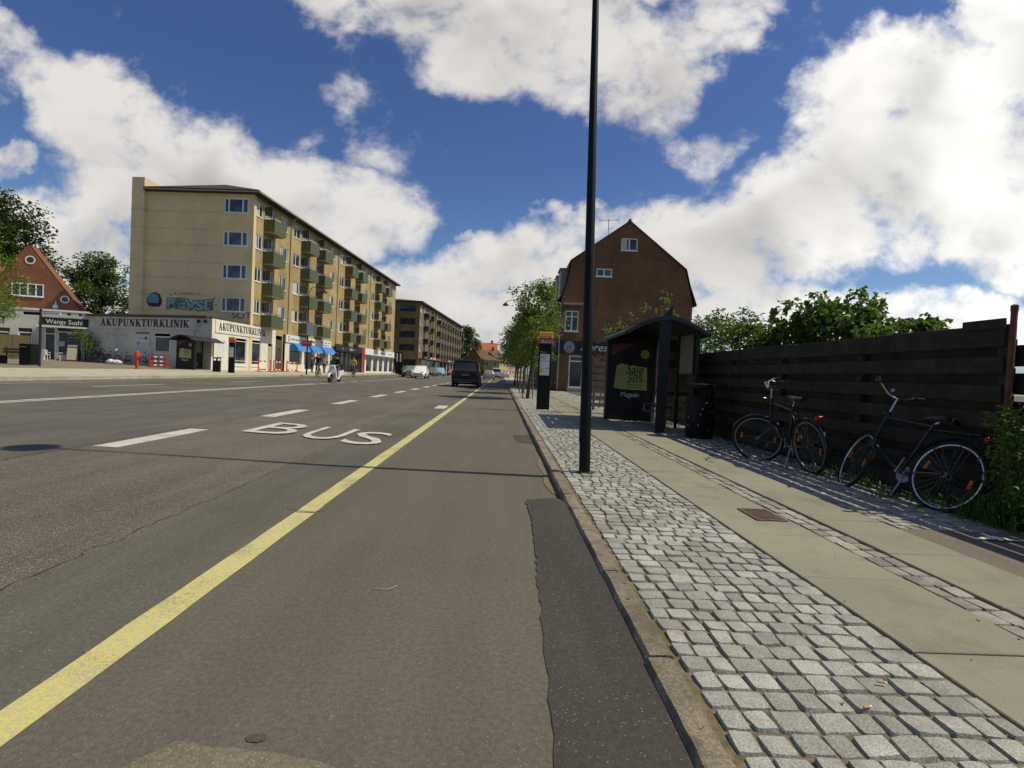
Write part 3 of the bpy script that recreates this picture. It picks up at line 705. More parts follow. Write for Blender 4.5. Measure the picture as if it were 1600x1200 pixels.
def tree(label, loc, h, r, trunk_h, tr_r, leaf, m, n=3000, nclump=26, seed=1, group=None, name='street_tree', cat='tree', shape=1., droop=.2, lean=(0, 0), csz=.36, bark=None):
    rnd = random.Random(seed); t = thing(name, label, cat, loc, 0 if lean != (0, 0) else rnd.uniform(0, 6), group)
    top = h*.93; tk = MB()
    path = [Vector((0, 0, -.05))]+[Vector((lean[0]*f+rnd.uniform(-.03, .03)*h*.2*f, lean[1]*f+rnd.uniform(-.03, .03)*h*.2*f, top*f)) for f in (.12, .3, .5, .7, .88, 1)]
    tk.tube(path, [tr_r*1.25, tr_r, tr_r*.85, tr_r*.62, tr_r*.42, tr_r*.25, tr_r*.1], 9)
    cl = []
    for i in range(nclump):
        f = (i+.5)/nclump; z = trunk_h+(h-trunk_h)*(f**.9)
        prof = math.sin(math.pi*min(1, (.14+.86*f))**shape)**.7 if f < .97 else .35
        a = i*2.4+rnd.uniform(-.5, .5); rr = r*prof*rnd.uniform(.35, .92)
        c = Vector((lean[0]*z/h+rr*math.cos(a), lean[1]*z/h+rr*math.sin(a), z+rnd.uniform(-.1, .1)*r))
        cl.append((c, r*csz*rnd.uniform(.65, 1.25), int(n/nclump*rnd.uniform(.6, 1.4))))
        b0 = Vector((lean[0]*z/h*.8, lean[1]*z/h*.8, max(trunk_h*.8, z-rr*.9)))
        tk.tube([b0, b0.lerp(c, .5)+Vector((0, 0, rr*.12)), c], [tr_r*.30, tr_r*.18, tr_r*.05], 5, cap=False)
    for k in range(nclump//2):
        a = rnd.uniform(0, 6.28); z = rnd.uniform(trunk_h, h); cl.append((Vector((r*1.0*rnd.random()*math.cos(a), r*1.0*rnd.random()*math.sin(a), z)), r*csz*.55, int(n/nclump*.25)))
    tk.build('trunk', bark or M['bark'], t, smooth='all')
    crown('crown', cl, leaf, m, t, seed, droop)
    return t
M['leaf_street'] = leafmat('street_tree_leaf', (.14, .185, .046), .42)
M['leaf_dark'] = leafmat('dark_leaf', (.055, .080, .020), .3)
M['leaf_mid'] = leafmat('mid_leaf', (.085, .125, .026), .4)
M['leaf_light'] = leafmat('light_leaf', (.13, .20, .03), .4)
M['leaf_weed'] = leafmat('weed_leaf', (.12, .19, .035), .5)
M['leaf_broad'] = leafmat('broad_leaf', (.085, .130, .032), .42)
M['leaf_feather'] = leafmat('narrow_leaf', (.11, .155, .04), .42)
M['leaf_red'] = leafmat('reddish_leaf', (.13, .05, .03), .25)

# ------------------------------------------------------------------ right side: lamp post by the kerb
def lamp_post(label, loc, rz, group, h=7.25, arm=1.3, lean=(0., 0.), r0=.064):
    t = thing('lamp_post', label, 'street lamp', loc, rz, group)
    L = lambda z: Vector((lean[0]*z, lean[1]*z, z))
    MB().tube([L(z) for z in (-.05, .9, 3, 5.3, h-.6)], [r0, r0*.97, r0*.80, r0*.58, r0*.44], 16).build('post', M['black'], t, smooth=True)
    a = MB(); pts = [L(h-.6)+Vector((-arm*.5*(1-math.cos(q)), 0, .62*math.sin(q))) for q in [math.pi*i/12 for i in range(11)]]
    pts = [L(h-.62)]+[L(h-.6)+Vector((-arm*(.5-.5*math.cos(q)), 0, .70*math.sin(q)**.8 if q > 0 else 0)) for q in [math.pi*.72*i/10 for i in range(1, 11)]]
    e = pts[-1]; pts += [e+Vector((-arm*.14, 0, -.03)), e+Vector((-arm*.17, 0, -.14))]
    a.tube(pts, .024, 8).build('arm', M['black'], t, smooth=True)
    q = pts[-1]; hd = MB()
    hd.lathe(q, [(.03, .06), (.05, .0), (.09, -.03), (.17, -.08), (.24, -.17), (.27, -.24), (.255, -.25), (.20, -.20)], 20, cap=True)
    lh = hd.build('lamp_head', M['black'], t, smooth=True)
    MB().ball(q+Vector((0, 0, -.2)), .12, 12, (1, 1, .8)).build('bulb', M['paper'], lh, smooth='all')
    d = MB(); d.cbox(-r0-.012, -r0+.03, -.035, .035, .35, .85, .004); d.build('service_door', M['black'], t)
    return t
GL = 'black street lamps with curved arms'
lamp_post('tall black lamp post rising from the cobbles in the near foreground', (.99, 5.86, PZ-.01), 0, GL, lean=(-.021, .012))
lamp_post('black curved arm lamp above the row of young street trees', (1.42, 44.5, PZ), 0, GL)

# bus stop totem
def totem(label, loc, rz, group):
    t = thing('bus_stop_sign', label, 'bus stop sign', loc, rz, group)
    b_ = MB(); b_.cbox(-.20, .20, -.065, .065, 0, 2.06, .012); b_.build('body', M['black'], t)
    hd = MB(); hd.cbox(-.215, .215, -.085, .085, 2.06, 2.235, .012); hd_ = hd.build('red_header', M['signred'], t)
    hy = MB(); hy.cbox(-.215, .215, -.085, .085, 2.237, 2.43, .012); hy.build('yellow_header', M['yellow'], t)
    dk = MB(); dk.bx(-.15, .15, -.089, -.084, 2.205, 2.285); dk.build('name_strip', M['ink'], t)
    tx = MB(); put_text(tx, '5A', lambda a, b2: (-.15+a, -.088, 2.125+b2), size=.085, offset=.002); tx.build('lettering', M['paper'], hd_, recalc=False)
    rnd = random.Random(3); nm = MB(); x = -.13
    while x < .1:
        w = rnd.uniform(.01, .022); nm.bx(x, x+w, -.0915, -.0895, 2.237, 2.262+rnd.choice((0, .008))); x += w+.006
    nm.build('stop_name', M['paper'], t)
    ln = MB()
    for r_, (zz_, x0) in enumerate(((2.145, -.02), (2.095, -.14))):
        x = x0
        while x < .15:
            w = rnd.uniform(.01, .03); ln.bx(x, x+w, -.0875, -.0855, zz_, zz_+.016); x += w+.008
    ln.build('route_text', M['paper'], hd_)
    pa = MB(); put_text(pa, 'P', lambda a, b2: (-.145+a, -.068, 1.79+b2), size=.055, offset=.002)
    for i in range(7): pa.bx(-.10+i*.018, -.088+i*.018, -.068, -.0665, 1.79, 1.806)
    pa.build('operator_mark', M['paper'], t)
    for k, z0 in enumerate((1.525, 1.30, 1.075)):
        p = MB(); p.bx(-.155, .145, -.071, -.066, z0, z0+.215); po = p.build('timetable', M['paper'], t)
        g_ = MB()
        for _ in range(34 if k == 0 else 16):
            a, c = rnd.uniform(-.135, .09), rnd.uniform(z0+.015, z0+.18); g_.bx(a, a+rnd.uniform(.01, .05), -.0735, -.072, c, c+rnd.uniform(.006, .03 if k == 0 else .009))
        g_.build('print', mat('grey_print', (.38, .38, .37), .6, 0), po)
        if k == 2:
            c = MB(); c.lathe((-.10, -.0745, z0+.145), [(.055, 0), (.055, .002)], 20, axis='Y'); c.build('zone_disc', mat('disc_yellow', (.5, .47, .03), .5, 0), po)
    return t
totem('black bus stop sign with yellow and red header on the cobbles before the young trees', (1.35, 16.35, PZ-.005), R(1), 'black bus stop signs')

# bus shelters
M['shelter'] = mat('shelter_metal', (.012, .012, .0125), .5, .2, 3., metal=.2)
M['shelter_roof'] = mat('shelter_roof_metal', (.030, .031, .036), .6, .15, 2., metal=.2)
def clearglass(name):
    m = bpy.data.materials.new(name); m.use_nodes = True; t = m.node_tree; t.nodes.clear(); b = NB(t)
    o = b.n('ShaderNodeOutputMaterial'); g1 = b.n('ShaderNodeBsdfGlossy'); g1.inputs['Roughness'].default_value = .05; tp = b.n('ShaderNodeBsdfTransparent'); tp.inputs[0].default_value = (.40, .43, .40, 1)
    mx = b.n('ShaderNodeMixShader'); lw = b.n('ShaderNodeLayerWeight'); lw.inputs[0].default_value = .25; b.l(b.m('ADD', b.m('MULTIPLY', lw.outputs['Fresnel'], .7), .04), mx.inputs[0]); b.l(tp.outputs[0], mx.inputs[1]); b.l(g1.outputs[0], mx.inputs[2]); b.l(mx.outputs[0], o.inputs[0]); return m
M['clear'] = clearglass('shelter_glass')
def poster(parent, f, w, h, seed=1, small=False):
    f0 = f

    """sale poster in the plane given by f(x, z, lift)"""
    bgm = MB(); bgm.add([f(0, 0, 0), f(w, 0, 0), f(w, h, 0), f(0, h, 0)], [(0, 1, 2, 3)]); p = bgm.build('poster', mat('poster_black', (.011, .009, .007), .5, .3, 1.2), parent)
    bd = MB(); bd.add([f(0, h*.80, .002), f(0, h*.97, .002), f(w*.30, h, .002), f(w*.56, h, .002)], [(0, 1, 2, 3)]); bd.build('ribbon', mat('poster_red', (.20, .035, .04), .5, .1, 3.), p)
    bag = MB(); bag.add([f(w*.20, h*.30, .003), f(w*.88, h*.29, .003), f(w*.86, h*.64, .003), f(w*.24, h*.69, .003)], [(0, 1, 2, 3)]); bag.build('shopping_bag', M['paleyellow'], p)
    sd_ = MB(); sd_.add([f(w*.09, h*.32, .003), f(w*.198, h*.30, .003), f(w*.238, h*.69, .003), f(w*.14, h*.66, .003)], [(0, 1, 2, 3)]); sd_.build('bag_side', mat('bag_side_yellow', (.40, .40, .06), .5, .05, 4.), p)
    dc = MB(); n = 24; dc.add([f(w*.80+.105*w*math.cos(6.283*i/n), h*.845+.105*w*math.sin(6.283*i/n), .003) for i in range(n)], [tuple(range(n))]); dc.build('price_disc', mat('disc_olive', (.30, .30, .05), .5, .05, 4.), p)
    tx = MB()
    put_text(tx, 'Sale', lambda a, b_: f(w*.36+a, h*.535+b_*1.25, .005), size=w*.265, shear=.25)
    put_text(tx, '50%', lambda a, b_: f(w*.39+a, h*.405+b_*1.15, .005), size=w*.24, shear=.25)
    rnd = random.Random(seed)
    for zz_ in (.365, .325):
        x = w*.4
        while x < w*.75: q = rnd.uniform(.01, .03)*w*1.2; tx.add([f(x, h*zz_, .005), f(x+q, h*zz_, .005), f(x+q, h*zz_+.012*h, .005), f(x, h*zz_+.012*h, .005)], [(0, 1, 2, 3)]); x += q+.012*w
    tx.build('lettering', M['ink'], p, recalc=False)
    mg = MB(); put_text(mg, 'Magasin', lambda a, b_: f(w*.26+a, h*.185+b_*1.15, .005), size=w*.14); mg.build('shop_lettering', M['paper'], p, recalc=False)
    return p
def shelter(label, loc, rz, group, W=1.5, L=3.7, ad_far=True, flip=False):
    """local x across (open side at x=0), y along the street; advert case at one end"""
    t = thing('bus_shelter', label, 'bus shelter', loc, rz, group)
    # vaulted roof with glazed slots
    rf = MB(); na, nl = 20, 14; half = W/2+.10; cx = W/2
    arc = []
    for i in range(na+1):
        s = 2*i/na-1; arc.append((cx+s*half, 2.40-.34*abs(s)**1.7))
    sl = {(3, 4), (3, 5), (6, 8), (6, 9), (3, 9), (3, 10)}
    for th in (0, 1):
        vs = [(x, y_, z-th*.035) for j in range(nl+1) for (x, z) in arc for y_ in [L*j/nl]]
        fs = [(j*(na+1)+i, j*(na+1)+i+1, (j+1)*(na+1)+i+1, (j+1)*(na+1)+i) for j in range(nl) for i in range(na) if (i, j) not in sl]
        rf.add(vs, fs)
    for yy_ in (0, L):
        k = len(rf.v); rf.add([(x, yy_+(.0 if yy_ == 0 else -.0), z+.012) for x, z in arc]+[(x, yy_, z-.075) for x, z in arc], [(i, i+1, na+2+i, na+1+i) for i in range(na)])
    ro = rf.build('roof', M['shelter_roof'], t, smooth=True, recalc=False)
    for x_ in (arc[0], arc[-1]):
        g_ = MB(); g_.tube([(x_[0], 0, x_[1]-.02), (x_[0], L, x_[1]-.02)], .035, 8); g_.build('gutter', M['shelter'], ro, smooth=True)
    # ridge fin over each end
    ye, yo = (L-.62, .06) if ad_far else (.55, L-.06)
    fn = MB(); fn.prism([(cx-.16, 0), (cx+.03, 0), (cx+.05, 1.2), (cx+.085, 2.66), (cx+.04, 2.58), (cx-.10, 2.42), (cx-.16, 2.30)], .05, lambda a, b_, h_: (a, yo-.025+h_, b_)); fn.build('end_post', M['shelter'], t)
    # advert case
    ad = MB(); x0, x1 = .08, W-.12; ad.cbox(x0, x1, ye-.11, ye+.11, .0, 2.16, .02)
    ado = ad.build('advert_case', M['shelter'], t)
    if flip: poster(ado, lambda a, b_, l: (x1-.10-a, ye+.113+l, .30+b_), x1-x0-.20, 1.70, 3)
    elif ad_far: poster(ado, lambda a, b_, l: (x0+.10+a, ye-.113-l, .30+b_), x1-x0-.20, 1.70)
    else: poster(ado, lambda a, b_, l: (x0+.10+a, ye-.113-l, .30+b_), x1-x0-.20, 1.70, 2)
    fr = MB(); 
    for (a0, a1, b0, b1) in ((x0+.05, x0+.10, .25, 2.05), (x1-.10, x1-.05, .25, 2.05), (x0+.10, x1-.10, .25, .30), (x0+.10, x1-.10, 2.0, 2.05)): fr.bx(a0, a1, ye-.128, ye-.110, b0, b1) if not flip else fr.bx(a0, a1, ye+.110, ye+.128, b0, b1)
    fr.build('case_frame', M['shelter'], ado)
    ts = MB(); ts.prism([(cx-.7, 2.12), (cx+.7, 2.12), (cx+.4, 2.36), (cx, 2.42), (cx-.4, 2.36)], .04, lambda a, b_, h_: (a, ye-.02+h_, b_)); ts.build('gable_infill', M['shelter'], t)
    # posts and back glass
    ys = (.12, L*.36, L*.68) if ad_far else (L*.36, L*.68, L-.12)
    for y_ in ys:
        p = MB(); p.cbox(W-.12, W-.06, y_-.03, y_+.03, 0, 2.14, .006); p.build('rear_post', M['shelter'], t)
    for a, c in zip(ys[:-1], ys[1:]):
        p = MB(); p.bx(W-.096, W-.084, a+.035, c-.035, .12, 2.05); p.build('glass_panel', M['clear'], t)
    a = ys[0]; p = MB(); p.bx(W-.130, W-.115, a+.15, a+.98, 1.25, 2.08); po = p.build('timetable_board', mat('timetable_paper', (.17, .18, .13), .5, .12, 4.), t)
    p = MB(); p.bx(W-.134, W-.112, a+.11, a+.148, 1.21, 2.12); p.bx(W-.134, W-.112, a+.982, a+1.02, 1.21, 2.12); p.bx(W-.134, W-.112, a+.148, a+.982, 2.082, 2.12); p.bx(W-.134, W-.112, a+.148, a+.982, 1.21, 1.248); p.build('board_frame', M['shelter'], po)
    # bench
    bn = MB(); b0, b1 = L*.36, L*.68+.1
    for i in range(3): bn.cbox(W-.50+i*.12, W-.40+i*.12, b0, b1, .44, .475, .008)
    bo = bn.build('bench_seat', M['shelter'], t)
    for y_ in (b0+.08, b1-.08):
        e = MB(); e.tube([(W-.52, y_, .30), (W-.52, y_, .47), (W-.16, y_, .49), (W-.16, y_, .30), (W-.52, y_, .30)], .02, 6); e.tube([(W-.3, y_, 0), (W-.3, y_, .44)], .025, 6); e.build('bench_bracket', M['dullsteel'], bo, smooth=True)
    return t
GS = 'dark bus shelters with vaulted roofs'
shelter('dark vaulted bus shelter on the near pavement beside the slatted fence', (2.62, 10.6, PZ-.004), R(-1), GS)

# litter bins
def litter_bin(label, loc, group, r=.26, h=1.05):
    t = thing('litter_bin', label, 'litter bin', loc, 0, group)
    MB().lathe((0, 0, 0), [(r*.93, 0), (r, .03), (r, h*.74), (r*1.03, h*.745), (r*1.03, h*.765), (r*.99, h*.77)], 24).build('body', M['black'], t, smooth=True)
    lid = MB(); lid.lathe((0, 0, 0), [(r*1.03, h*.915), (r*1.04, h*.93), (r*1.02, h*.985), (r*.8, h), (r*.2, h*1.005)], 24); lo = lid.build('lid', M['black'], t, smooth=True)
    for k in range(4):
        a = k*math.pi/2+.5; p = MB(); p.box((r*.93*math.cos(a), r*.93*math.sin(a), h*.845), (.05, .10, h*.15), a); p.build('lid_support', M['black'], t)
    p = MB(); p.lathe((0, 0, 0), [(r*.90, h*.768), (r*.90, h*.78)], 20); p.build('inner_liner', M['dark'], t)
    rnd = random.Random(5); st = MB()
    for i in range(9):
        a = rnd.uniform(3.4, 5.2); z = rnd.uniform(.1, h*.7); st.box((r*1.004*math.cos(a), r*1.004*math.sin(a), z), (.004, .016, .016), a)
    st.build('sticker_scraps', M['paper'], t)
    return t
GB = 'black cylindrical litter bins'
litter_bin('round black litter bin against the slatted fence beside the near bus shelter', (3.9, 10.06, PZ-.004), GB)

# slatted fence with boards on both faces of its posts
t = thing('board_fence', 'long dark stained fence of overlapping horizontal boards behind the bicycles', 'fence', (4.42, 4.5, PZ-.03))
rnd = random.Random(21); FL = 7.5
for (n_, xo, zs, bw, nm) in ((7, 0., [.06+.247*i for i in range(7)], .15, 'front_board'), (7, .105, [-.06+.247*i for i in range(7)], .184, 'rear_board')):
    for i, z0 in enumerate(zs):
        for (a, c) in ((0.02, FL*.46), (FL*.46+.006, FL)):
            mb_ = MB(); top = i == 6 and xo == 0
            w_ = bw+(.05 if top else 0); d0 = rnd.uniform(-.006, .006); d1 = rnd.uniform(-.006, .006)
            k = len(mb_.v); mb_.cbox(xo, xo+.024, a, c, z0, z0+w_, .004)
            mb_.v = [(x, y, z+d0+(d1-d0)*(y-a)/(c-a)) for (x, y, z) in mb_.v]
            mb_.build(nm, M['fence'], t)
for y_ in (.05, 1.9, 3.75, 5.6, 7.44):
    mb_ = MB(); mb_.cbox(.025, .104, y_-.045, y_+.045, 0, 1.74, .005); mb_.build('post', M['fence'], t)
mb_ = MB(); mb_.cbox(-.026, .0, .0, .42, 1.70, 1.79, .004); mb_.build('cap_board', M['fence'], t)
for i in range(6):
    mb_ = MB(); z = .12+.25*i; mb_.cbox(.14, .164, -2.6, .12, z, z+.19, .004); mb_.build('front_board', M['fence'], t)
t = thing('iron_post', 'thin rusty iron post at the near end of the dark fence', 'post', (4.40, 4.43, PZ-.02), 0)
MB().tube([(0, 0, 0), (.0, 0, 1.0), (.01, 0, 1.83)], .024, 8).build('tube', M['rust'], t, smooth=True)
MB().lathe((.01, 0, 1.83), [(.028, 0), (.028, .05), (.01, .06)], 10).build('cap', M['rust'], t, smooth=True)

# grey slatted screen beyond the shelter
t = thing('slatted_screen', 'weathered grey slatted screen between the lamp post and the near shelter', 'fence', (3.02, 17.2, PZ-.01), 0)
M['greywood'] = mat('grey_wood', (.16, .145, .115), .9, .3, 5., island=.2)
for i in range(7): mb_ = MB(); mb_.cbox(0, 2.1, 0, .02, .12+.225*i, .25+.225*i, .003); mb_.build('slat', M['greywood'], t)
for x_ in (.05, 1.05, 2.0): mb_ = MB(); mb_.cbox(x_, x_+.07, .021, .09, 0, 1.72, .004); mb_.build('post', M['greywood'], t)

# shrubs behind the fence
def shrub(name, label, loc, clumps, leaf, m, n, seed, cat='shrub', aspect=.6, droop=.3, group=None, stem=True):
    t = thing(name, label, cat, loc, 0, group); rnd = random.Random(seed); cl = []; st = MB()
    for (c, r) in clumps:
        c = Vector(c)-Vector(loc); cl.append((c, r, int(n*r*r)))
        b0 = Vector((c.x*.4+rnd.uniform(-.1, .1), c.y*.4+rnd.uniform(-.1, .1), 0)); st.tube([b0, b0.lerp(c, .5)+Vector((0, 0, .15)), c+Vector((0, 0, r*.5))], [.025, .016, .005], 5, cap=False)
        for _ in range(3):
            d = Vector((rnd.gauss(0, .6), rnd.gauss(0, .6), rnd.uniform(.3, 1))).normalized()*r*1.15; st.tube([c, c+d], [.008, .003], 4, cap=False); cl.append((c+d, .14, max(3, int(n*.012))))
    st.build('stems', M['bark'], t, smooth='all'); crown('foliage', cl, leaf, m, t, seed, droop, aspect)
    return t
G2 = [((5.7, 11.2, 2.0), .45), ((5.7, 10.6, 2.1), .5), ((5.7, 10.0, 2.2), .5), ((5.75, 9.5, 2.35), .5), ((5.8, 9.1, 2.42), .46), ((5.7, 8.6, 2.22), .45), ((5.7, 8.1, 2.08), .42), ((5.7, 7.6, 1.92), .4), ((5.7, 7.2, 1.8), .33), ((5.9, 9.3, 1.8), .6), ((5.9, 8.3, 1.7), .6), ((5.8, 10.3, 1.6), .6), ((5.7, 7.1, 1.6), .4), ((5.75, 6.9, 1.95), .2)]
shrub('broad_leaved_shrub', 'tall shrub with big heart shaped leaves rising over the dark fence', (5.75, 9, 0), G2, .125, M['leaf_broad'], 1300, 3, aspect=.85, droop=.6)
G3 = [((5.4, 14.6, 2.0), .5), ((5.4, 14.2, 2.6), .35), ((5.3, 13.5, 2.3), .4), ((5.3, 12.9, 2.55), .33), ((5.3, 12.5, 2.1), .4), ((5.4, 13.2, 1.6), .6), ((5.4, 14.3, 1.4), .6)]
shrub('narrow_leaved_shrub', 'feathery green shrub right behind the roof of the near bus shelter', (5.35, 13.5, 0), G3, .13, M['leaf_feather'], 1700, 5, aspect=.3, droop=-.2, group='feathery shrubs behind the fence')
G3 = [((5.3, 12.0, 2.3), .38), ((5.3, 11.4, 2.15), .4), ((5.3, 11.1, 2.35), .3), ((5.35, 10.7, 1.9), .35), ((5.4, 11.6, 1.6), .5)]
shrub('narrow_leaved_shrub', 'feathery shrub filling the gap between the shelter shrub and the big leaved one', (5.35, 11.5, 0), G3, .13, M['leaf_feather'], 1700, 6, aspect=.3, droop=-.2, group='feathery shrubs behind the fence')
G4 = [((3.1, 15.4, 2.5), .28), ((3.6, 15.6, 2.75), .32), ((3.3, 15.3, 2.2), .3), ((4.15, 15.5, 3.2), .2), ((4.8, 15.4, 3.15), .4), ((4.9, 15.6, 3.5), .25), ((4.4, 15.6, 2.3), .5), ((5.0, 15.3, 2.5), .5)]
shrub('sprouting_bush', 'loose light green bush sprouting above the far end of the near shelter', (4.0, 15.5, 0), G4, .12, M['leaf_light'], 330, 8, aspect=.4, droop=-.3)
G5 = [((3.2, 18.2, 1.75), .3), ((3.7, 18.3, 1.8), .35), ((3.0, 18.3, 1.9), .2)]
shrub('red_leaved_shrub', 'small reddish shrub topping the grey slatted screen', (3.4, 18.3, 0), G5, .10, M['leaf_red'], 420, 9, aspect=.4)
# weeds in the near corner
G6 = [((4.30, 4.25, .22), .18), ((4.32, 4.30, .5), .15), ((4.31, 4.29, .78), .11), ((4.34, 4.15, .35), .18), ((4.25, 4.1, .15), .18), ((4.36, 4.2, .62), .16), ((4.34, 4.24, .9), .09), ((4.4, 4.0, .3), .22)]
shrub('weed_clump', 'tangled green weeds at the near foot of the fence by the rusty post', (4.3, 4.36, PZ-.02), G6, .065, M['leaf_weed'], 3800, 12, cat='weeds', aspect=.35, droop=-.2)
sp = [(4.26+rnd.gauss(0, .09), 4.18+rnd.gauss(0, .16), PZ-.01, rnd.uniform(.5, 1.3)) for _ in range(40)]
tufts('corner_grass', sp, M['grass'], (.12, .30), 18, .06, .005, seed=6)
for i in range(9):
    pass

# young street trees in the cobble strip
G = 'young street trees in a row along the kerb'
LB = ['young street tree with a pale stake nearest the bus stop sign', 'second young street tree behind the bus stop sign', 'third young street tree along the kerb, half hidden by the second', 'fourth young street tree along the kerb towards the cars', 'farthest young street tree of the kerb row']
for i, (x, y, h, r) in enumerate(((1.22, 23.4, 5.15, 1.3), (1.28, 29.6, 4.45, 1.45), (1.3, 36.0, 4.7, 1.55), (1.3, 42.5, 4.9, 1.6), (1.3, 49., 5.2, 1.65))):
    t = tree(LB[i], (x, y, PZ), h, r, 1.75, .075, .15, M['leaf_street'], 4200 if i < 2 else 3000, 30, 30+i, G, csz=.42, lean=(.42, 0) if i == 0 else (.2, 0))
    if i < 3:
        for s in (-1, 1):
            MB().tube([(s*.22, -.18, 0), (s*.2, -.17, 1.45)], .03, 6).build('stake', M['greywood'], t, smooth=True)

# ------------------------------------------------------------------ brick corner house
M['brick'] = brickmat('red_brown_brick', (.215, .088, .036), (.140, .060, .027), (.16, .11, .065), stain_amt=.45)
M['tile'] = mat('roof_tile', (.13, .055, .035), .85, .3, 3., .5, 12, fine=.2, fscale=9)
M['tile_orange'] = mat('orange_roof_tile', (.40, .115, .045), .85, .2, 2., .5, 8, fine=.2, fscale=6)
M['zinc'] = mat('zinc_sheet', (.24, .25, .25), .5, .15, 2., metal=.3)
HO = (4.15, 38.0, PZ-.01)
t = thing('brick_house', 'red brown brick gable house with a curved mansard outline and a cafe sign', 'house', HO, R(-1.2))
Wd, Dp = 9.55, 22.
prof = [(0, 0), (0, 6.55), (.12, 7.0), (.38, 7.9), (.62, 9.45), (4.72, 12.5), (8.9, 9.15), (9.25, 7.9), (9.55, 6.75), (9.55, 0)]
ops = [(.75, 1.78, .22, 2.62), (.32, 1.32, 4.35, 5.86), (2.45, 3.6, 8.42, 9.02), (4.16, 5.36, 10.38, 11.3)]
gm = MB()
# gable front as strips cut round the openings
def prof_z(u):
    for (a, za), (b_, zb) in zip(prof[1:-1], prof[2:-1]):
        if a <= u <= b_ and b_ > a: return za+(zb-za)*(u-a)/(b_-a)
    return prof[1][1]
us = sorted({p[0] for p in prof} | {q for o_ in ops for q in o_[:2]}); zs_all = sorted({q for o_ in ops for q in o_[2:]})
for a, b_ in zip(us[:-1], us[1:]):
    cu = (a+b_)/2; zs = [0.]+[z for z in zs_all if any(o_[0] < cu < o_[1] and z in o_[2:] for o_ in ops)]
    for i, z in enumerate(zs):
        z1 = zs[i+1] if i+1 < len(zs) else None; mid = (z+(z1 if z1 else z+.1))/2
        if any(o_[0] < cu < o_[1] and o_[2] < mid < o_[3] for o_ in ops): continue
        gm.quad((a, 0, z), (b_, 0, z), (b_, 0, z1 if z1 else prof_z(b_)), (a, 0, z1 if z1 else prof_z(a)))
for (a, b_, c, d) in ops:
    q = [(a, 0, c), (b_, 0, c), (b_, 0, d), (a, 0, d)]; r_ = [(x, .12, z) for x, _, z in q]; gm.add(q+r_, [(i, (i+1) % 4, 4+(i+1) % 4, 4+i) for i in range(4)])
wall(gm, (0, Dp, 0), (0, -1, 0), (-1, 0, 0), Dp, 6.55, [(Dp-1.6-2.6*k-1.3, Dp-1.6-2.6*k, 4.2, 5.8) for k in range(7)]+[(Dp-1.2-4*k-2.6, Dp-1.2-4*k, .5, 2.6) for k in range(5)], .12)
gm.quad((Wd, 0, 0), (Wd, Dp, 0), (Wd, Dp, 6.75), (Wd, 0, 6.75)); gm.add([(x, Dp, z) for x, z in prof], [tuple(range(len(prof)))])
gm.build('wall', M['brick'], t, recalc=False)
rf = MB(); pr = [(x-(.10 if x < 4 else -.10 if x > 5 else 0), z+.07) for x, z in prof[1:-1]]; pr[0] = (-.34, 6.5); pr[-1] = (Wd+.30, 6.66)
k = len(pr); rf.add([(x, -.07, z) for x, z in pr]+[(x, Dp+.07, z) for x, z in pr]+[(x, -.07, z-.09) for x, z in pr]+[(x, Dp+.07, z-.09) for x, z in pr], [(i, i+1, k+i+1, k+i) for i in range(k-1)]+[(2*k+i, 3*k+i, 3*k+i+1, 2*k+i+1) for i in range(k-1)]+[(i, 2*k+i, 2*k+i+1, i+1) for i in range(k-1)])
ro = rf.build('roof', M['tile'], t, recalc=False)
rd = MB(); rd.tube([(4.72, -.09, 12.58), (4.72, Dp, 12.58)], .10, 8); rd.build('ridge_tiles', M['tile'], ro, smooth=True)
for k in range(6):                                              # dormers on the street side
    y0 = .9+2.9*k; d = MB(); d.bx(-.05, 1.1, y0, y0+1.7, 6.95, 9.0); do = d.build('dormer', M['zinc'], ro)
    d = MB(); d.bx(-.15, 1.2, y0-.08, y0+1.78, 9.002, 9.10); d.build('dormer_roof', M['zinc'], do)
    w_ = window_mesh(1.4, 1.45, (.5,), .7, d=.06, parent=do, sill=False); place(w_, tr(-.06, y0+1.55, 7.3) @ rot(R(-90)))
wn = window_mesh(1.0, 1.51, (.5,), .72, parent=t); place(wn, tr(.32, 0, 4.35))
wn = window_mesh(1.15, .6, (.5,), None, parent=t, glass=M['glass_blue']); place(wn, tr(2.45, 0, 8.42))
wn = window_mesh(1.2, .92, (.5,), None, parent=t, curtain=.3); place(wn, tr(4.16, 0, 10.38))
for k in range(7): wn = window_mesh(1.3, 1.6, (.5,), .7, parent=t); place(wn, tr(0, 1.6+2.6*k+1.3, 4.2) @ rot(R(-90)))
for k in range(5):
    wn = window_mesh(2.6, 2.1, (.33, .66), None, parent=t, name='shop_window', frame=M['dullsteel']); place(wn, tr(0, 1.2+4*k+2.6, .5) @ rot(R(-90)))
dr = MB(); dr.bx(0, .09, .03, .09, 0, 2.38); dr.bx(.94, 1.03, .03, .09, 0, 2.38); dr.bx(.09, .94, .03, .09, 0, .14); dr.bx(.09, .94, .03, .09, 1.93, 2.02); dr.bx(.09, .94, .03, .09, 2.31, 2.38)
do = dr.build('door', M['white'], t); place(do, tr(.75, 0, .22))
p = MB(); p.quad((.09, .07, .14), (.94, .07, .14), (.94, .07, 1.93), (.09, .07, 1.93)); p.quad((.09, .07, 2.02), (.94, .07, 2.02), (.94, .07, 2.31), (.09, .07, 2.31)); p.build('pane', M['glass'], do)
p = MB(); p.tube([(.06, .03, .95), (.06, -.03, .95), (.06, -.03, 1.15), (.06, .03, 1.15)], .012, 6); p.build('handle', M['dullsteel'], do)
p = MB(); p.bx(.62, 1.9, -.5, -.002, 0, .2); p.build('door_step', mat('step_concrete', (.3, .28, .23), .9), t)
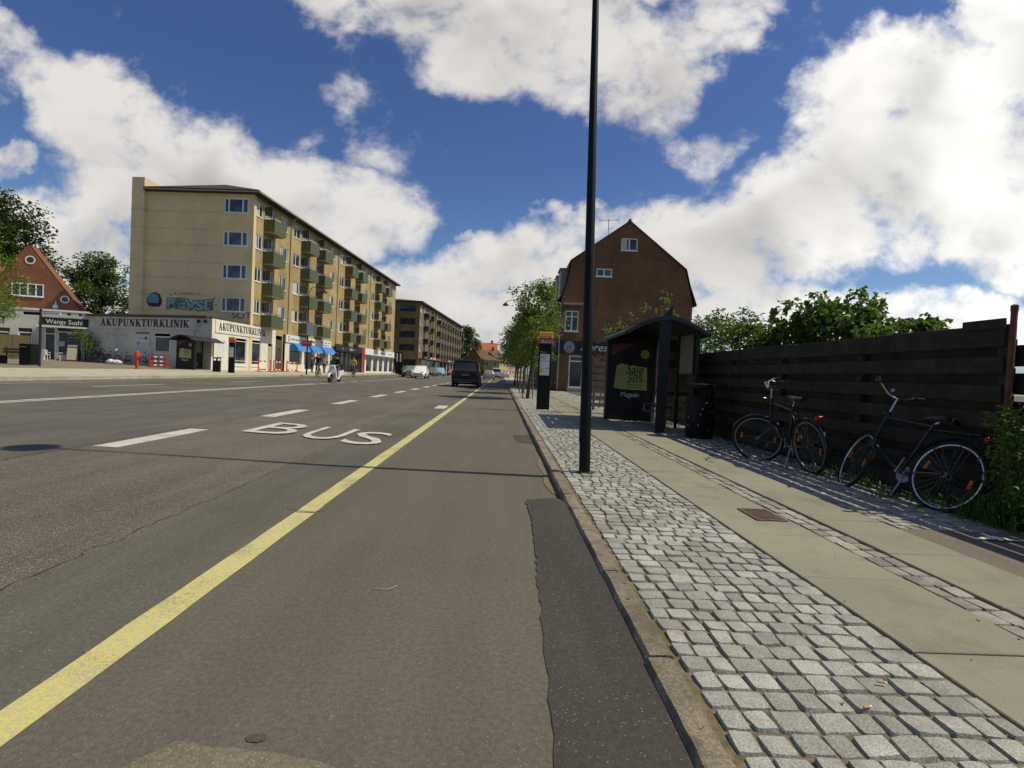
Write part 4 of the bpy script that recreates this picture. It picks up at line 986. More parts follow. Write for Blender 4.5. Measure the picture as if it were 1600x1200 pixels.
p = MB(); p.bx(.15, 1.62, -.35, -.002, 6.26, 6.40); p.build('concrete_ledge', mat('ledge_concrete', (.34, .31, .24), .9, .15, 3.), t)
sg = MB(); sg.bx(-.22, 4.6, -.07, -.002, 2.74, 3.66); sg.bx(-.22, -.002, 0.0, 2.6, 2.74, 3.66); so_ = sg.build('shop_sign', mat('sign_navy', (.012, .010, .016), .5, .1, 2.), t)
p = MB(); n = 28; p.add([(.72+.40*math.cos(6.283*i/n), -.08, 3.2+.44*math.sin(6.283*i/n)) for i in range(n)], [tuple(range(n))]); p.build('oval_badge', mat('badge_grey', (.36, .34, .36), .5), so_)
p = MB()
for (a0, a1, w_, rr) in ((0, 6.28, .03, .30), (0, 6.28, .02, .38)):
    q = [(.72+rr*math.cos(6.283*i/n), -.083, 3.2+rr*1.1*math.sin(6.283*i/n)) for i in range(n)]; q2 = [(.72+(rr-w_)*math.cos(6.283*i/n), -.083, 3.2+(rr-w_)*1.1*math.sin(6.283*i/n)) for i in range(n)]
    p.add(q+q2, [(i, (i+1) % n, n+(i+1) % n, n+i) for i in range(n)])
for (a, c, w_, h_) in ((.56, 3.02, .07, .32), (.80, 3.02, .07, .32), (.66, 3.16, .12, .06), (.62, 3.30, .20, .05), (.60, 2.96, .24, .04)): p.bx(a, a+w_, -.084, -.082, c, c+h_)
p.build('badge_print', mat('badge_ink', (.07, .04, .09), .6), so_)
p = MB(); put_text(p, 'Apres', lambda a, b_: (1.53+a, -.076, 3.0+b_), size=.80, shear=.28); p.build('lettering', M['paper'], so_, recalc=False)
p = MB(); p.tube([(-.04, -.05, .1), (-.04, -.05, 6.3), (-.25, .1, 6.5)], .045, 8); p.build('downpipe', M['zinc'], t, smooth=True)
tx = MB(); rnd = random.Random(77); z = .6
while z < 2.5: h_ = rnd.uniform(.05, .14); tx.bx(-.012, -.008, .5, .62, z, z+h_); z += h_+rnd.choice((.03, .03, .2))
tx.build('window_writing', M['paper'], t)
# roof aerial
a = thing('tv_aerial', 'spindly television aerial on the left roof slope of the brick gable house', 'aerial', (7.45, 38.6, 11.4), 0)
MB().tube([(0, 0, -.2), (0, 0, 1.45)], .025, 6).build('mast', M['dullsteel'], a)
b_ = MB(); b_.tube([(-.75, 0, 1.30), (.75, .1, 1.45)], .015, 5)
for i in range(8): b_.tube([(-.7+.19*i, -.22, 1.305+.02*i), (-.7+.19*i, .22, 1.305+.02*i)], .010, 4)
b_.tube([(.70, 0, 1.25), (.78, 0, 1.75)], .012, 4)
b_.tube([(0, 0, .75), (.4, 0, .8)], .012, 4); b_.build('antenna_array', M['dullsteel'], a)

# terrace beyond the corner house
t = thing('terrace_house', 'orange tiled terrace house adjoining the brick corner house down the street', 'house', (4.15, 60.3, PZ), R(-1.2))
mb_ = MB(); wall(mb_, (0, 26, 0), (0, -1, 0), (-1, 0, 0), 26, 6.2, [(1+2.6*k, 2.2+2.6*k, 3.8, 5.3) for k in range(9)]+[(1+2.6*k, 2.5+2.6*k, .6, 2.4) for k in range(9)]); mb_.quad((0, 0, 0), (9, 0, 0), (9, 0, 6.2), (0, 0, 6.2)); mb_.quad((9, 0, 0), (9, 26, 0), (9, 26, 6.2), (9, 0, 6.2)); mb_.add([(0, 0, 6.2), (9, 0, 6.2), (4.5, 0, 10.8)], [(0, 1, 2)]); mb_.add([(0, 26, 6.2), (9, 26, 6.2), (4.5, 26, 10.8)], [(0, 1, 2)]); mb_.build('wall', M['brick'], t, recalc=False)
mb_ = MB(); mb_.quad((-.35, -.1, 5.95), (-.35, 26.1, 5.95), (4.5, 26.1, 10.9), (4.5, -.1, 10.9)); mb_.quad((9.35, -.1, 5.95), (9.35, 26.1, 5.95), (4.5, 26.1, 10.9), (4.5, -.1, 10.9)); ro = mb_.build('roof', M['tile_orange'], t)
mb_ = MB(); mb_.bx(4.0, 5.0, 3, 3.7, 10.2, 12.0); mb_.bx(3.9, 5.1, 2.9, 3.8, 12.002, 12.15); mb_.build('chimney', M['brick'], ro)
for k in range(9):
    place(window_mesh(1.2, 1.5, (.5,), .7, parent=t), tr(0, 26-1-2.6*k, 3.8) @ rot(R(-90))); place(window_mesh(1.5, 1.8, (.5,), None, parent=t, name='shop_window'), tr(0, 26-1-2.6*k, .6) @ rot(R(-90)))
# ------------------------------------------------------------------ left side: apartment block over shops
SER = {  # serif capitals, unit height: thick / thin strokes
 'I': (.36, [(.18, 0, .18, 1, .16)], [(.18, 0), (.18, 1)]),
 'L': (.62, [(.2, 0, .2, 1, .16), (.2, .03, .58, .03, .06), (.57, 0, .57, .24, .06)], [(.2, 0), (.2, 1)]),
 'K': (.80, [(.2, 0, .2, 1, .16), (.27, .42, .66, 1, .06), (.36, .54, .68, 0, .16)], [(.2, 0), (.2, 1), (.66, 1), (.68, 0)]),
 'A': (.84, [(.14, 0, .42, 1, .06), (.40, 1, .68, 0, .16), (.24, .33, .58, .33, .06)], [(.14, 0), (.69, 0)]),
 'N': (.86, [(.18, 0, .18, 1, .06), (.18, 1, .68, 0, .16), (.68, 0, .68, 1, .06)], [(.18, 0), (.16, 1), (.68, 1)]),
 'T': (.74, [(.37, 0, .37, 1, .16), (.06, .97, .68, .97, .06), (.08, .76, .08, 1, .06), (.66, .76, .66, 1, .06)], [(.37, 0)]),
 'U': (.84, [(.2, .25, .2, 1, .16), (.2, .28, .26, .1, .15), (.25, .1, .38, .03, .08), (.38, .03, .55, .05, .07), (.55, .05, .65, .2, .06), (.66, .2, .66, 1, .06)], [(.2, 1), (.66, 1)]),
 'P': (.70, [(.2, 0, .2, 1, .16), (.2, .97, .45, .97, .06), (.43, .96, .58, .85, .12), (.58, .86, .58, .62, .15), (.58, .63, .43, .50, .12), (.2, .49, .45, .49, .06)], [(.2, 0), (.2, 1)]),
 'R': (.82, [(.2, 0, .2, 1, .16), (.2, .97, .45, .97, .06), (.43, .96, .58, .85, .12), (.58, .86, .58, .64, .15), (.58, .65, .43, .53, .12), (.2, .52, .45, .52, .06), (.42, .54, .70, .02, .15)], [(.2, 0), (.2, 1), (.73, 0)])}
def serif_text(mb, s, f, h, W=None, gap=.07):
    tot = sum(SER[c][0]+gap for c in s); kx = (W/tot if W else h); x = 0
    for c in s:
        w, st, sf = SER[c]
        for i, (a, b_, c2, d, t_) in enumerate(st):
            dx, dz = c2-a, d-b_; l = math.hypot(dx, dz); t_ = t_*1.42 if t_ > .1 else t_*1.6; nx, nz = -dz/l*t_/2, dx/l*t_/2; lift = .0015*i
            mb.add([f((x+a+nx)*kx, (b_+nz)*h, lift), f((x+c2+nx)*kx, (d+nz)*h, lift), f((x+c2-nx)*kx, (d-nz)*h, lift), f((x+a-nx)*kx, (b_-nz)*h, lift)], [(0, 1, 2, 3)])
        for j, (a, b_) in enumerate(sf):
            z0 = 0 if b_ < .5 else .93; mb.add([f((x+a-.17)*kx, z0*h, .012), f((x+a+.17)*kx, z0*h, .012), f((x+a+.17)*kx, (z0+.07)*h, .012), f((x+a-.17)*kx, (z0+.07)*h, .012)], [(0, 1, 2, 3)])
        x += w+gap
def scrawl(mb, f, x0, x1, z, h, rnd, heavy=.6):
    """unreadable small lettering as it looks at this distance"""
    x = x0
    while x < x1:
        w = rnd.uniform(.35, .8)*h; hh = h*rnd.choice((.7, .7, 1.)); t_ = .16*h
        mb.add([f(x, z, 0), f(x+t_, z, 0), f(x+t_, z+hh, 0), f(x, z+hh, 0)], [(0, 1, 2, 3)])
        if rnd.random() < .8: mb.add([f(x+t_, z+hh*.5, 0), f(x+w, z+hh*.5, 0), f(x+w, z+hh*.5+t_, 0), f(x+t_, z+hh*.5+t_, 0)], [(0, 1, 2, 3)])
        if rnd.random() < heavy: mb.add([f(x+w-t_, z, 0.002), f(x+w, z, 0.002), f(x+w, z+h*.7, 0.002), f(x+w-t_, z+h*.7, 0.002)], [(0, 1, 2, 3)])
        x += w+.2*h+(h*.6 if rnd.random() < .12 else 0)

M['render_y'] = mat('ochre_render', (.68, .54, .29), .9, .07, .5, .1, 30, fine=.05, fscale=15, dirt=(.46, .36, .20), dirt_scale=.35, dirt_amt=.4)
M['brick_y'] = brickmat('yellow_brick', (.46, .345, .145), (.34, .245, .095), (.34, .28, .17), stain=(.14, .10, .05), stain_amt=.35)
M['olive'] = mat('olive_panel', (.085, .098, .046), .6, .10, 1.5)
M['roofdark'] = mat('dark_roof_felt', (.045, .035, .030), .9, .2, 1.)
M['concrete'] = mat('balcony_concrete', (.30, .27, .20), .9, .15, 2.)
M['browndoor'] = mat('brown_door', (.10, .07, .04), .6, .2, 2.)
M['pipe'] = mat('painted_pipe', (.42, .34, .20), .6, .1, 3.)
BZ = 4.4; FH = 2.8; BL = 45.3
PHI = math.atan(.064)
def block_windows(t, spots, w, h, splits, ref=None, **k):
    """copies one window with its pane to every spot (matrix)"""
    if ref is None: ref = window_mesh(w, h, splits, parent=t, **k); place(ref, spots[0]); spots = spots[1:]
    rv = random.Random(len(spots))
    for s in spots:
        c = dup_part(ref, t); c.matrix_local = s
        for ch in kids(c):
            if ch.name.startswith('curtain'):
                if rv.random() < .35: bpy.data.objects.remove(ch)
                else: ch.scale.x = rv.uniform(.5, 2.2)
    return ref
t = thing('apartment_block', 'long yellow brick apartment block with olive balconies and a graffitied ochre gable', 'apartment block', (-21.55, 45.0, 0), -PHI, 'five storey apartment blocks')
AB = t
RZ = rot(R(90))
fl = [BZ+FH*k for k in range(4)]
pipes = [6.7, 19.1, 31.5]
win_y = [(0.42, 1.10), (4.75, 1.45)]+[q for p in pipes for q in ((p+.75, 1.45), (p+10.05, 1.4))]
bal_y = [1.65]+[q for p in pipes for q in (p+2.35, p+6.2)]
wops = [(a, a+w_, z+.95, z+2.2) for a, w_ in win_y for z in fl]
dops = [(a+.15, a+2.0, z+.06, z+2.2) for a in bal_y for z in fl]
GF = [(4.5, 5.75, .43, 3.75), (7.0, 9.3, .95, 2.95), (10.3, 12.2, .95, 2.95), (13.2, 15.6, .95, 2.95), (17.9, 19.0, .43, 3.5)]
mb_ = MB(); wall(mb_, (0, .4, 0), (0, 1, 0), (1, 0, 0), BL-.4, 15.35, [(a-.4, b_-.4, c, d) for a, b_, c, d in wops+dops]+[(q[0]-.4, q[1]-.4, q[2], q[3]) for q in GF if q[0] in (4.5, 17.9)]+[(.02, 4.02, 0, 4.25), (5.9-.4, 17.45-.4, 0, 4.0), (19.1-.4, 29.7-.4, 0, 3.85), (30.0-.4, 45.2-.4, 0, 3.85)], .14)
mb_.quad((0, BL, 0), (-9.4, BL, 0), (-9.4, BL, 15.35), (0, BL, 15.35)); mb_.quad((-9.4, 0, 0), (-9.4, BL, 0), (-9.4, BL, 15.35), (-9.4, 0, 15.35)); mb_.build('brick_wall', M['brick_y'], t, recalc=False)
gops = [(9.4-2.62, 9.4-.46, z+.95, z+2.22) for z in fl]
mb_ = MB(); wall(mb_, (-9.4, -.02, 3.2), (1, 0, 0), (0, -1, 0), 9.42, 12.15, [(a, b_, c-3.2, d-3.2) for a, b_, c, d in gops], .14); mb_.bx(0, .025, -.02, .4, 0, 15.35); mb_.build('rendered_gable', M['render_y'], t, recalc=False)
lg = MB()
for z in fl:
    for zz_ in (z+.93, z+2.26):
        if zz_ < 15.3: lg.bx(-9.4, -2.66 if zz_ < z+1.5 or 1 else -.4, -.055, -.021, zz_, zz_+.045)
lg.build('string_course', M['render_y'], t)
ck = MB(); ck.bx(-10.5, -9.402, -.30, 1.4, 0, 16.45)
co = ck.build('corner_stack', M['render_y'], t)
lg = MB()
for z in [zz_ for z in fl for zz_ in (z+.93, z+2.26)]: lg.bx(-10.53, -9.37, -.33, 1.43, z, z+.045)
lg.build('stack_course', M['render_y'], co)
rf = MB(); e = .62; rv = [(-9.39, -.45, 15.35), (e, -.45, 15.35), (e, BL+.5, 15.35), (-9.4-e, BL+.5, 15.35), (-9.4-e, 1.5, 15.35)]
o4 = [(-9.39, -.45), (e, -.45), (e, BL+.5), (-9.4-e, BL+.5), (-9.4-e, 1.42), (-9.39, 1.42)]
n = len(o4); rf.add([(x, y, 15.35) for x, y in o4]+[(x, y, 15.62) for x, y in o4], [tuple(range(n))]+[(i, (i+1) % n, n+(i+1) % n, n+i) for i in range(n)])
rf.add([(-9.39, -.45, 15.622), (e, -.45, 15.622), (e, BL+.5, 15.622), (-9.4-e, BL+.5, 15.622), (-9.4-e, 1.42, 15.622), (-4.7, 3.6, 17.35), (-4.7, BL-3.6, 17.35)], [(0, 1, 5), (1, 2, 6, 5), (2, 3, 6), (3, 4, 5, 6), (4, 0, 5)])
ro = rf.build('roof', M['roofdark'], t)
gt = MB(); gt.bx(e, e+.10, -.45, BL+.5, 15.42, 15.56); gt.bx(-9.3, e, -.50, -.452, 15.40, 15.50); gt.build('gutter', M['concrete'], ro)
for k_, p in enumerate(pipes):
    d = MB(); d.tube([(.08, p, 3.9), (.08, p, 15.0), (e+.05, p, 15.45)], .055, 8); d.build('downpipe', M['pipe'], t, smooth=True)
ref = {}
for w_ in sorted({w_ for _, w_ in win_y}):
    ref[w_] = block_windows(t, [tr(0, a, z+.95) @ RZ for a, ww in win_y for z in fl if ww == w_], w_, 1.25, (.40,) if w_ > 1.2 else (.5,), curtain=.3 if w_ > 1.42 else .22, frame=M['white'])
block_windows(t, [tr(-2.62, -.02, z+.95) for z in fl], 2.16, 1.27, (.2, .76), glass=M['glass_blue'], frame=M['white'], fr=.11)
dr_ref = window_mesh(1.85, 2.14, (.42, .72), .58, fr=.08, parent=t, name='balcony_door', sill=False, curtain=.3)
sp = [tr(0, a+.15, z+.06) @ RZ for a in bal_y for z in fl]; place(dr_ref, sp[0])
for s in sp[1:]: dup_part(dr_ref, t).matrix_local = s
def balcony(parent, m, depth=1.0, w=2.15, panel=1.02, rail=True):
    b_ = MB(); b_.bx(depth-.04, depth, 0, w, -.04, panel); b_.bx(.002, depth-.04, 0, .04, -.04, panel); b_.bx(.002, depth-.04, w-.04, w, -.04, panel)
    o = b_.build('balcony', m, parent)
    s = MB(); s.bx(.002, depth-.041, .041, w-.041, -.14, .02); s.build('slab', M['concrete'], o)
    if rail:
        r_ = MB(); z = panel+.16
        r_.tube([(.02, .02, z), (depth-.02, .02, z), (depth-.02, w-.02, z), (.02, w-.02, z)], .022, 6)
        for q in ((depth-.02, .02), (depth-.02, w/2), (depth-.02, w-.02), (.05, .02), (.05, w-.02)): r_.tube([(*q, panel), (*q, z)], .014, 5)
        r_.build('rail', M['dullsteel'], o)
        sc_ = MB(); sc_.bx(.06, depth*.75, .015, .03, panel+.25, 2.1); sc_.build('screen', M['clear'], o)
    return o
bref = balcony(t, M['olive'])
spots = [tr(0, a, z-.06) for a in bal_y for z in fl]; place(bref, spots[0])
for s in spots[1:]: dup_part(bref, t).matrix_local = s
# graffiti on the gable
def gable_pt(y): return lambda a, b_, l=0: (a, y-l, b_)
f = gable_pt(-.062)
gb = MB(); rnd = random.Random(2)
vs, fs = text_geo('REVSE', 1.28, 0, .115, 1.0); ax = min(v[0] for v in vs); wd = max(v[0] for v in vs)-ax
fx = lambda v, dz, l: f(-7.35+(v[0]-ax)/wd*4.1, 5.48+v[1]*.86+.08*math.sin(v[0]*2.1)+dz, l)
gb.add([fx(v, 0, .0) for v in vs], fs); go_ = gb.build('graffiti', mat('graffiti_black', (.05, .055, .06), .8), t, recalc=False)
gb = MB(); vs, fs = text_geo('REVSE', 1.28, 0, .065, 1.0); ax = min(v[0] for v in vs)-.05; gb.add([fx(v, 0, .006) for v in vs], fs)
mm = bpy.data.materials.new('graffiti_teal'); mm.use_nodes = True; b = NB(mm.node_tree); tcn = b.n('ShaderNodeTexCoord').outputs['Object']
b.put(mm.node_tree.nodes['Principled BSDF'].inputs['Base Color'], b.mix(b.rng(b.noise(tcn, 1.1, 2.), .47, .56), (.25, .36, .34, 1), (.08, .20, .12, 1)))
gb.build('graffiti_fill', mm, go_, recalc=False)
gb = MB()
def blobp(cx, cz, rx, rz_, n=18, l=0., cut=None): return [f(cx+rx*math.cos(6.283*i/n)*(1+.06*math.sin(5*i)), max(cz+rz_*math.sin(6.283*i/n), cut if cut else -9), l) for i in range(n)]
gb.add(blobp(-8.42, 6.05, .66, .72, cut=5.55), [tuple(range(18))]); g2 = gb.build('graffiti', mat('graffiti_navy', (.02, .02, .05), .7), t, recalc=False)
gb = MB(); gb.add(blobp(-8.5, 6.16, .52, .50, l=.006, cut=5.85), [tuple(range(18))])
for k in range(4): gb.add([f(-8.85+.25*k, 5.9, .009), f(-8.80+.25*k, 5.9, .009), f(-8.70+.22*k, 6.45, .009), f(-8.74+.22*k, 6.45, .009)], [(0, 1, 2, 3)])
gb.build('graffiti_fill', mat('graffiti_blue', (.13, .26, .36), .8), g2, recalc=False)
gb = MB(); put_text(gb, 'SOT', lambda a, b_: f(-1.62+a*1.15, 4.82+b_), size=.8, offset=-.012); gb.build('graffiti_tag', M['ink'], t, recalc=False)
gb = MB(); scrawl(gb, lambda a, b_, l: f(a, b_, .003), -6.2, -4.9, 6.72, .16, rnd); 
for (a, c) in ((-7.0, 6.6), (-6.6, 6.75), (-3.3, 6.2), (-3.0, 5.9), (-3.2, 6.45), (-4.6, 6.8)): gb.add(blobp(a, c, .06, .06, 8), [tuple(range(8))])
gb.build('graffiti_scribble', mat('graffiti_red', (.16, .05, .04), .7), t, recalc=False)

# ground floor shops of the block
F = lambda x: (lambda a, b_, l=0.: (x+l, a, b_))
def shopfront(t, y0, y1, h0, h1, fascia, wallm, wins, frame, depth=.10, glass=None):
    """projecting white shop front: wall with display windows, fascia board above"""
    b_ = MB(); wall(b_, (.06, y0, .3), (0, 1, 0), (1, 0, 0), y1-y0, h0-.3, [(a-y0, c-y0, d-.3, e_-.3) for a, c, d, e_ in wins], .14); o = b_.build('shopfront', wallm, t, recalc=False)
    b_ = MB(); b_.bx(.0, .16, y0, y1, h0+.002, h1); fo = b_.build('fascia', fascia, t)
    for (a, c, d, e_) in wins: place(window_mesh(c-a, e_-d, (), None, parent=t, name='shop_window', frame=frame, sill=False, fr=.06, d=.14), tr(.06, a, d) @ RZ)
    return o, fo
rnd = random.Random(11)
M['fascia_white'] = mat('fascia_white', (.72, .71, .68), .5, .04, 1.)
o, fo = shopfront(t, 6.2, 17.45, 3.25, 3.98, M['fascia_white'], M['offwhite'], [(7.3, 9.7, 1.1, 3.0), (10.7, 12.6, .6, 3.0), (13.9, 16.3, 1.1, 3.0)], M['white'])
tx = MB(); g_ = F(.172); vs, fs = text_geo('2', .6, offset=.02); tx.add([g_(6.6+v[0], 3.42+v[1]) for v in vs], fs); scrawl(tx, g_, 7.1, 9.0, 3.5, .22, rnd); scrawl(tx, g_, 10.2, 11.2, 3.5, .22, rnd, .3); scrawl(tx, g_, 11.6, 12.6, 3.48, .38, rnd, 1); scrawl(tx, g_, 14.2, 17.1, 3.66, .18, rnd); scrawl(tx, g_, 14.6, 16.8, 3.38, .15, rnd); tx.build('lettering', M['ink'], fo, recalc=False)
M['awning'] = mat('blue_canvas', (.045, .20, .52), .75, .08, 2.)
for (a, c) in ((7.15, 10.0), (10.5, 13.2), (13.7, 16.9)):
    aw = MB(); pr = [(.17, 3.22), (.50, 3.14), (.80, 2.92), (.98, 2.62), (1.0, 2.42)]; k = len(pr)
    aw.add([(x, a, z) for x, z in pr]+[(x, c, z) for x, z in pr], [(i, i+1, k+i+1, k+i) for i in range(k-1)]); aw.add([(x, a+.002, z) for x, z in pr]+[(.17, a+.002, 2.42)], [tuple(range(k+1))]); aw.add([(x, c-.002, z) for x, z in pr]+[(.17, c-.002, 2.42)], [tuple(range(k+1))])
    ao = aw.build('awning', M['awning'], t, recalc=False); tx = MB(); scrawl(tx, F(1.006), a+.9, c-.6, 2.46, .16, rnd); tx.build('awning_lettering', M['paper'], ao, recalc=False)
M['fascia_black'] = mat('fascia_black', (.012, .011, .012), .5, .1, 1.)
o, fo = shopfront(t, 18.9, 28.4, 3.0, 3.85, M['fascia_black'], M['black_matt'], [(19.3, 20.6, .7, 2.85), (20.9, 22.3, .7, 2.85), (22.7, 23.9, .4, 2.85), (24.0, 25.0, .4, 2.85), (25.4, 27.9, .7, 2.85)], M['dullsteel'])
tx = MB(); g_ = F(.172); scrawl(tx, g_, 21.2, 23.2, 3.26, .26, rnd); scrawl(tx, g_, 23.5, 24.6, 3.2, .42, rnd, 1); scrawl(tx, g_, 25.0, 26.8, 3.26, .26, rnd); scrawl(tx, g_, 23.4, 24.6, 3.68, .14, rnd); tx.build('lettering', M['paper'], fo, recalc=False)
b_ = MB(); b_.bx(.165, .5, 18.9, 28.4, 2.95, 3.06); b_.build('canopy', M['black_matt'], t)
b_ = MB(); b_.bx(.002, .2, 28.42, 29.75, .3, 3.85); b_.build('red_pilaster', mat('shop_red', (.30, .03, .03), .5, .1, 2.), t)
o, fo = shopfront(t, 29.95, 45.25, 2.95, 3.85, M['fascia_white'], M['offwhite'], [(30.8, 33.3, .5, 2.8), (34.0, 36.2, .5, 2.8), (37.0, 38.9, .5, 2.8), (39.7, 41.9, .5, 2.8), (42.6, 44.8, .5, 2.8)], M['white'])
tx = MB(); scrawl(tx, F(.172), 37.2, 38.6, 3.3, .2, rnd); scrawl(tx, F(.172), 41.6, 43.8, 3.3, .24, rnd); tx.build('lettering', M['ink'], fo, recalc=False)
b_ = MB(); b_.bx(.165, .55, 29.95, 45.25, 2.86, 2.96); b_.build('canopy', M['dullsteel'], t)
for (a, c) in ((4.5, 5.75), (17.9, 19.0)):
    b_ = MB(); b_.bx(-.135, -.05, a+.02, c-.02, .43, 3.4); d = b_.build('entrance_door', M['browndoor'], t); b_ = MB(); b_.bx(-.05, -.035, a+.3, c-.3, 1.3, 2.6); b_.build('pane', M['glass'], d)
b_ = MB(); b_.bx(-.1, .10, 17.5, 17.88, .3, 4.0); b_.build('brick_pier', M['brick_y'], t)

# single storey clinic wing on the corner
KX_, KY_ = -21.88, 39.81
va = math.atan2(43.3-39.81, -33.78+21.88); crz = va-math.pi           # local -x runs along the front wall
t = thing('clinic_building', 'low white corner shop wing with black serif lettering on both fronts', 'shop building', (KX_, KY_, 0), crz)
CL = math.hypot(11.9, 3.49)
b_ = MB(); wall(b_, (-CL, 0, .2), (1, 0, 0), (0, -1, 0), CL, 4.12, [(CL-5.5, CL-3.95, 1.5, 2.85)], .1); b_.build('front_wall', M['greywall'], t, recalc=False)
place(window_mesh(1.55, 1.35, (), None, parent=t, fr=.09, d=.1, name='window'), tr(-5.5, 0, 1.5))
b_ = MB(); b_.bx(-CL-.1, -.35, -.16, .3, 4.33, 4.50); b_.build('eaves_board', M['browndoor'], t)
b_ = MB(); b_.bx(-11.5, -1.4, -.06, -.002, 3.38, 4.30); so_ = b_.build('sign_board', M['greywall'], t)
tx = MB(); serif_text(tx, 'AKUPUNKTURKLINIK', lambda a, b_, l: (-11.02+a, -.064-l, 3.56+b_), .58, 8.95); tx.build('lettering', M['ink'], so_, recalc=False)
b_ = MB(); b_.bx(-7.35, -6.0, -.03, -.002, 1.30, 3.05); po = b_.build('info_panel', mat('panel_grey_white', (.60, .60, .58), .6, .04, 2.), t)
b_ = MB(); b_.bx(-7.35, -6.0, -.035, -.031, 2.98, 3.12); b_.build('panel_band', mat('band_blue', (.14, .16, .22), .6), po)
b_ = MB(); n = 16; b_.add([(-6.3+.14*math.cos(6.283*i/n), -.034, 2.66+.14*math.sin(6.283*i/n)) for i in range(n)], [tuple(range(n))]); b_.build('red_dot', mat('dot_red', (.35, .05, .04), .6), po)
tx = MB(); rnd = random.Random(5); g_ = lambda a, b_, l: (a, -.034-l, b_); scrawl(tx, g_, -7.2, -6.9, 2.2, .2, rnd, 1); scrawl(tx, g_, -7.1, -6.5, 2.62, .07, rnd)
for i in range(7): scrawl(tx, g_, -7.2, -6.2, 1.5+.12*i, .05, rnd)
tx.build('lettering', M['ink'], po, recalc=False)
# street front of the wing, in the frame of the block facade
M2 = rot(-crz) @ Matrix.Identity(4)
rel = Matrix.Rotation(-crz-PHI, 4, 'Z')                       # street frame seen from the wing's frame
g9 = 9.65
b_ = MB(); wall(b_, (0, 0, .2), (0, 1, 0), (1, 0, 0), g9, 4.1, [(3.15, 4.75, .80, 2.85), (5.35, 7.05, .80, 2.85), (8.3, 9.1, .25, 2.7)], .12); b_.xf(rel); b_.build('street_wall', M['offwhite'], t, recalc=False)
place(window_mesh(1.6, 2.05, (), .2, parent=t, fr=.05, d=.12), rel @ tr(0, 3.15, .80) @ RZ); place(window_mesh(1.7, 2.05, (), .2, parent=t, fr=.05, d=.12), rel @ tr(0, 5.35, .80) @ RZ)
b_ = MB(); b_.bx(-.115, -.05, 8.32, 9.08, .27, 2.68); b_.xf(rel); b_.build('door', mat('clinic_door', (.38, .33, .24), .7, .1, 2.), t)
b_ = MB(); b_.bx(.002, .06, .35, 8.0, 3.30, 4.28); b_.xf(rel); so_ = b_.build('sign_board', M['offwhite'], t)
tx = MB(); serif_text(tx, 'AKUPUNKTURKLINIK', lambda a, b_, l: rel @ Vector((.064+l, .72+a, 3.52+b_)), .56, 7.0); tx.build('lettering', M['ink'], so_, recalc=False)
b_ = MB(); b_.bx(.002, .03, .78, 1.75, 1.45, 2.85); b_.xf(rel); po = b_.build('info_panel', M['paper'], t)
tx = MB(); rnd = random.Random(6)
for i in range(6): scrawl(tx, lambda a, b_, l: rel @ Vector((.034+l, a, b_)), .9, 1.6, 1.6+.15*i, .05, rnd)
tx.build('lettering', mat('text_grey', (.3, .3, .3), .6), po, recalc=False)
b_ = MB(); b_.bx(.032, .034, 1.45, 1.58, 2.5, 2.72); b_.xf(rel); b_.build('red_mark', M['signred'], po)
b_ = MB(); nx = rel @ Vector((0, g9, 0)); b_.prism([(-CL, 0), (0, 0), (nx.x, nx.y), (-CL, 9.)], .10, lambda a, c, h_: (a, c, 4.303+h_)); b_.build('flat_roof', M['roofdark'], t)
for x_ in (-1.05, -.4):
    b_ = MB(); b_.bx(x_-.10, x_+.10, -.30, -.162, 3.95, 4.15); b_.build('floodlight', M['black'], t)
b_ = MB(); b_.tube([(-1.62, -.05, .4), (-1.62, -.05, 4.2)], .04, 6); b_.build('downpipe', M['greywall'], t, smooth=True)

# sushi house: white shop front with a red brick gable behind
SA = R(19); LX, LY = -33.78, 43.3
t = thing('sushi_house', 'red brick gable house with a white sushi shop front', 'house', (LX, LY, 0), SA)
M['brick_o'] = brickmat('orange_red_brick', (.25, .075, .032), (.18, .055, .026), (.22, .14, .09), stain_amt=.15)
b_ = MB(); wall(b_, (-12, 0, .3), (1, 0, 0), (0, -1, 0), 12, 4.3, [(12-2.85, 12-2.10, .25, 2.95), (12-2.0, 12-.38, .75, 2.95), (12-4.5, 12-3.6, 2.1, 2.75), (12-7.5, 12-5.0, 1.4, 2.7)], .12)
b_.quad((0, 0, .3), (0, 1.2, .3), (0, 1.2, 4.6), (0, 0, 4.6)); b_.quad((-12, 0, 4.602), (0, 0, 4.602), (0, 1.2, 4.602), (-12, 1.2, 4.602)); b_.build('shop_wall', M['greywall'], t, recalc=False)
b_ = MB(); b_.bx(-12, .05, -.05, .0-.002, 4.52, 4.66); b_.build('coping', M['white'], t)
place(window_mesh(1.62, 2.2, (), None, parent=t, name='shop_window', d=.12), tr(-2.0, 0, .75)); place(window_mesh(.9, .65, (), None, parent=t, d=.12), tr(-4.5, 0, 2.1)); place(window_mesh(2.5, 1.3, (.5,), None, parent=t, d=.12), tr(-7.5, 0, 1.4))
d = window_mesh(.75, 2.7, (), .80, parent=t, name='door', d=.12, sill=False); place(d, tr(-2.85, 0, .55))
b_ = MB(); b_.bx(-2.98, .02, -.12, -.002, 3.42, 4.02); so_ = b_.build('shop_sign', M['ink'], t)
tx = MB(); put_text(tx, 'Wangs Sushi', lambda a, c: (-2.72+a*.94, -.125, 3.53+c), size=.50, offset=.0); tx.build('lettering', M['paper'], so_, recalc=False)
b_ = MB(); b_.bx(-3.2, .10, -.55, -.002, 3.22, 3.34); b_.build('sign_ledge', M['white'], t)
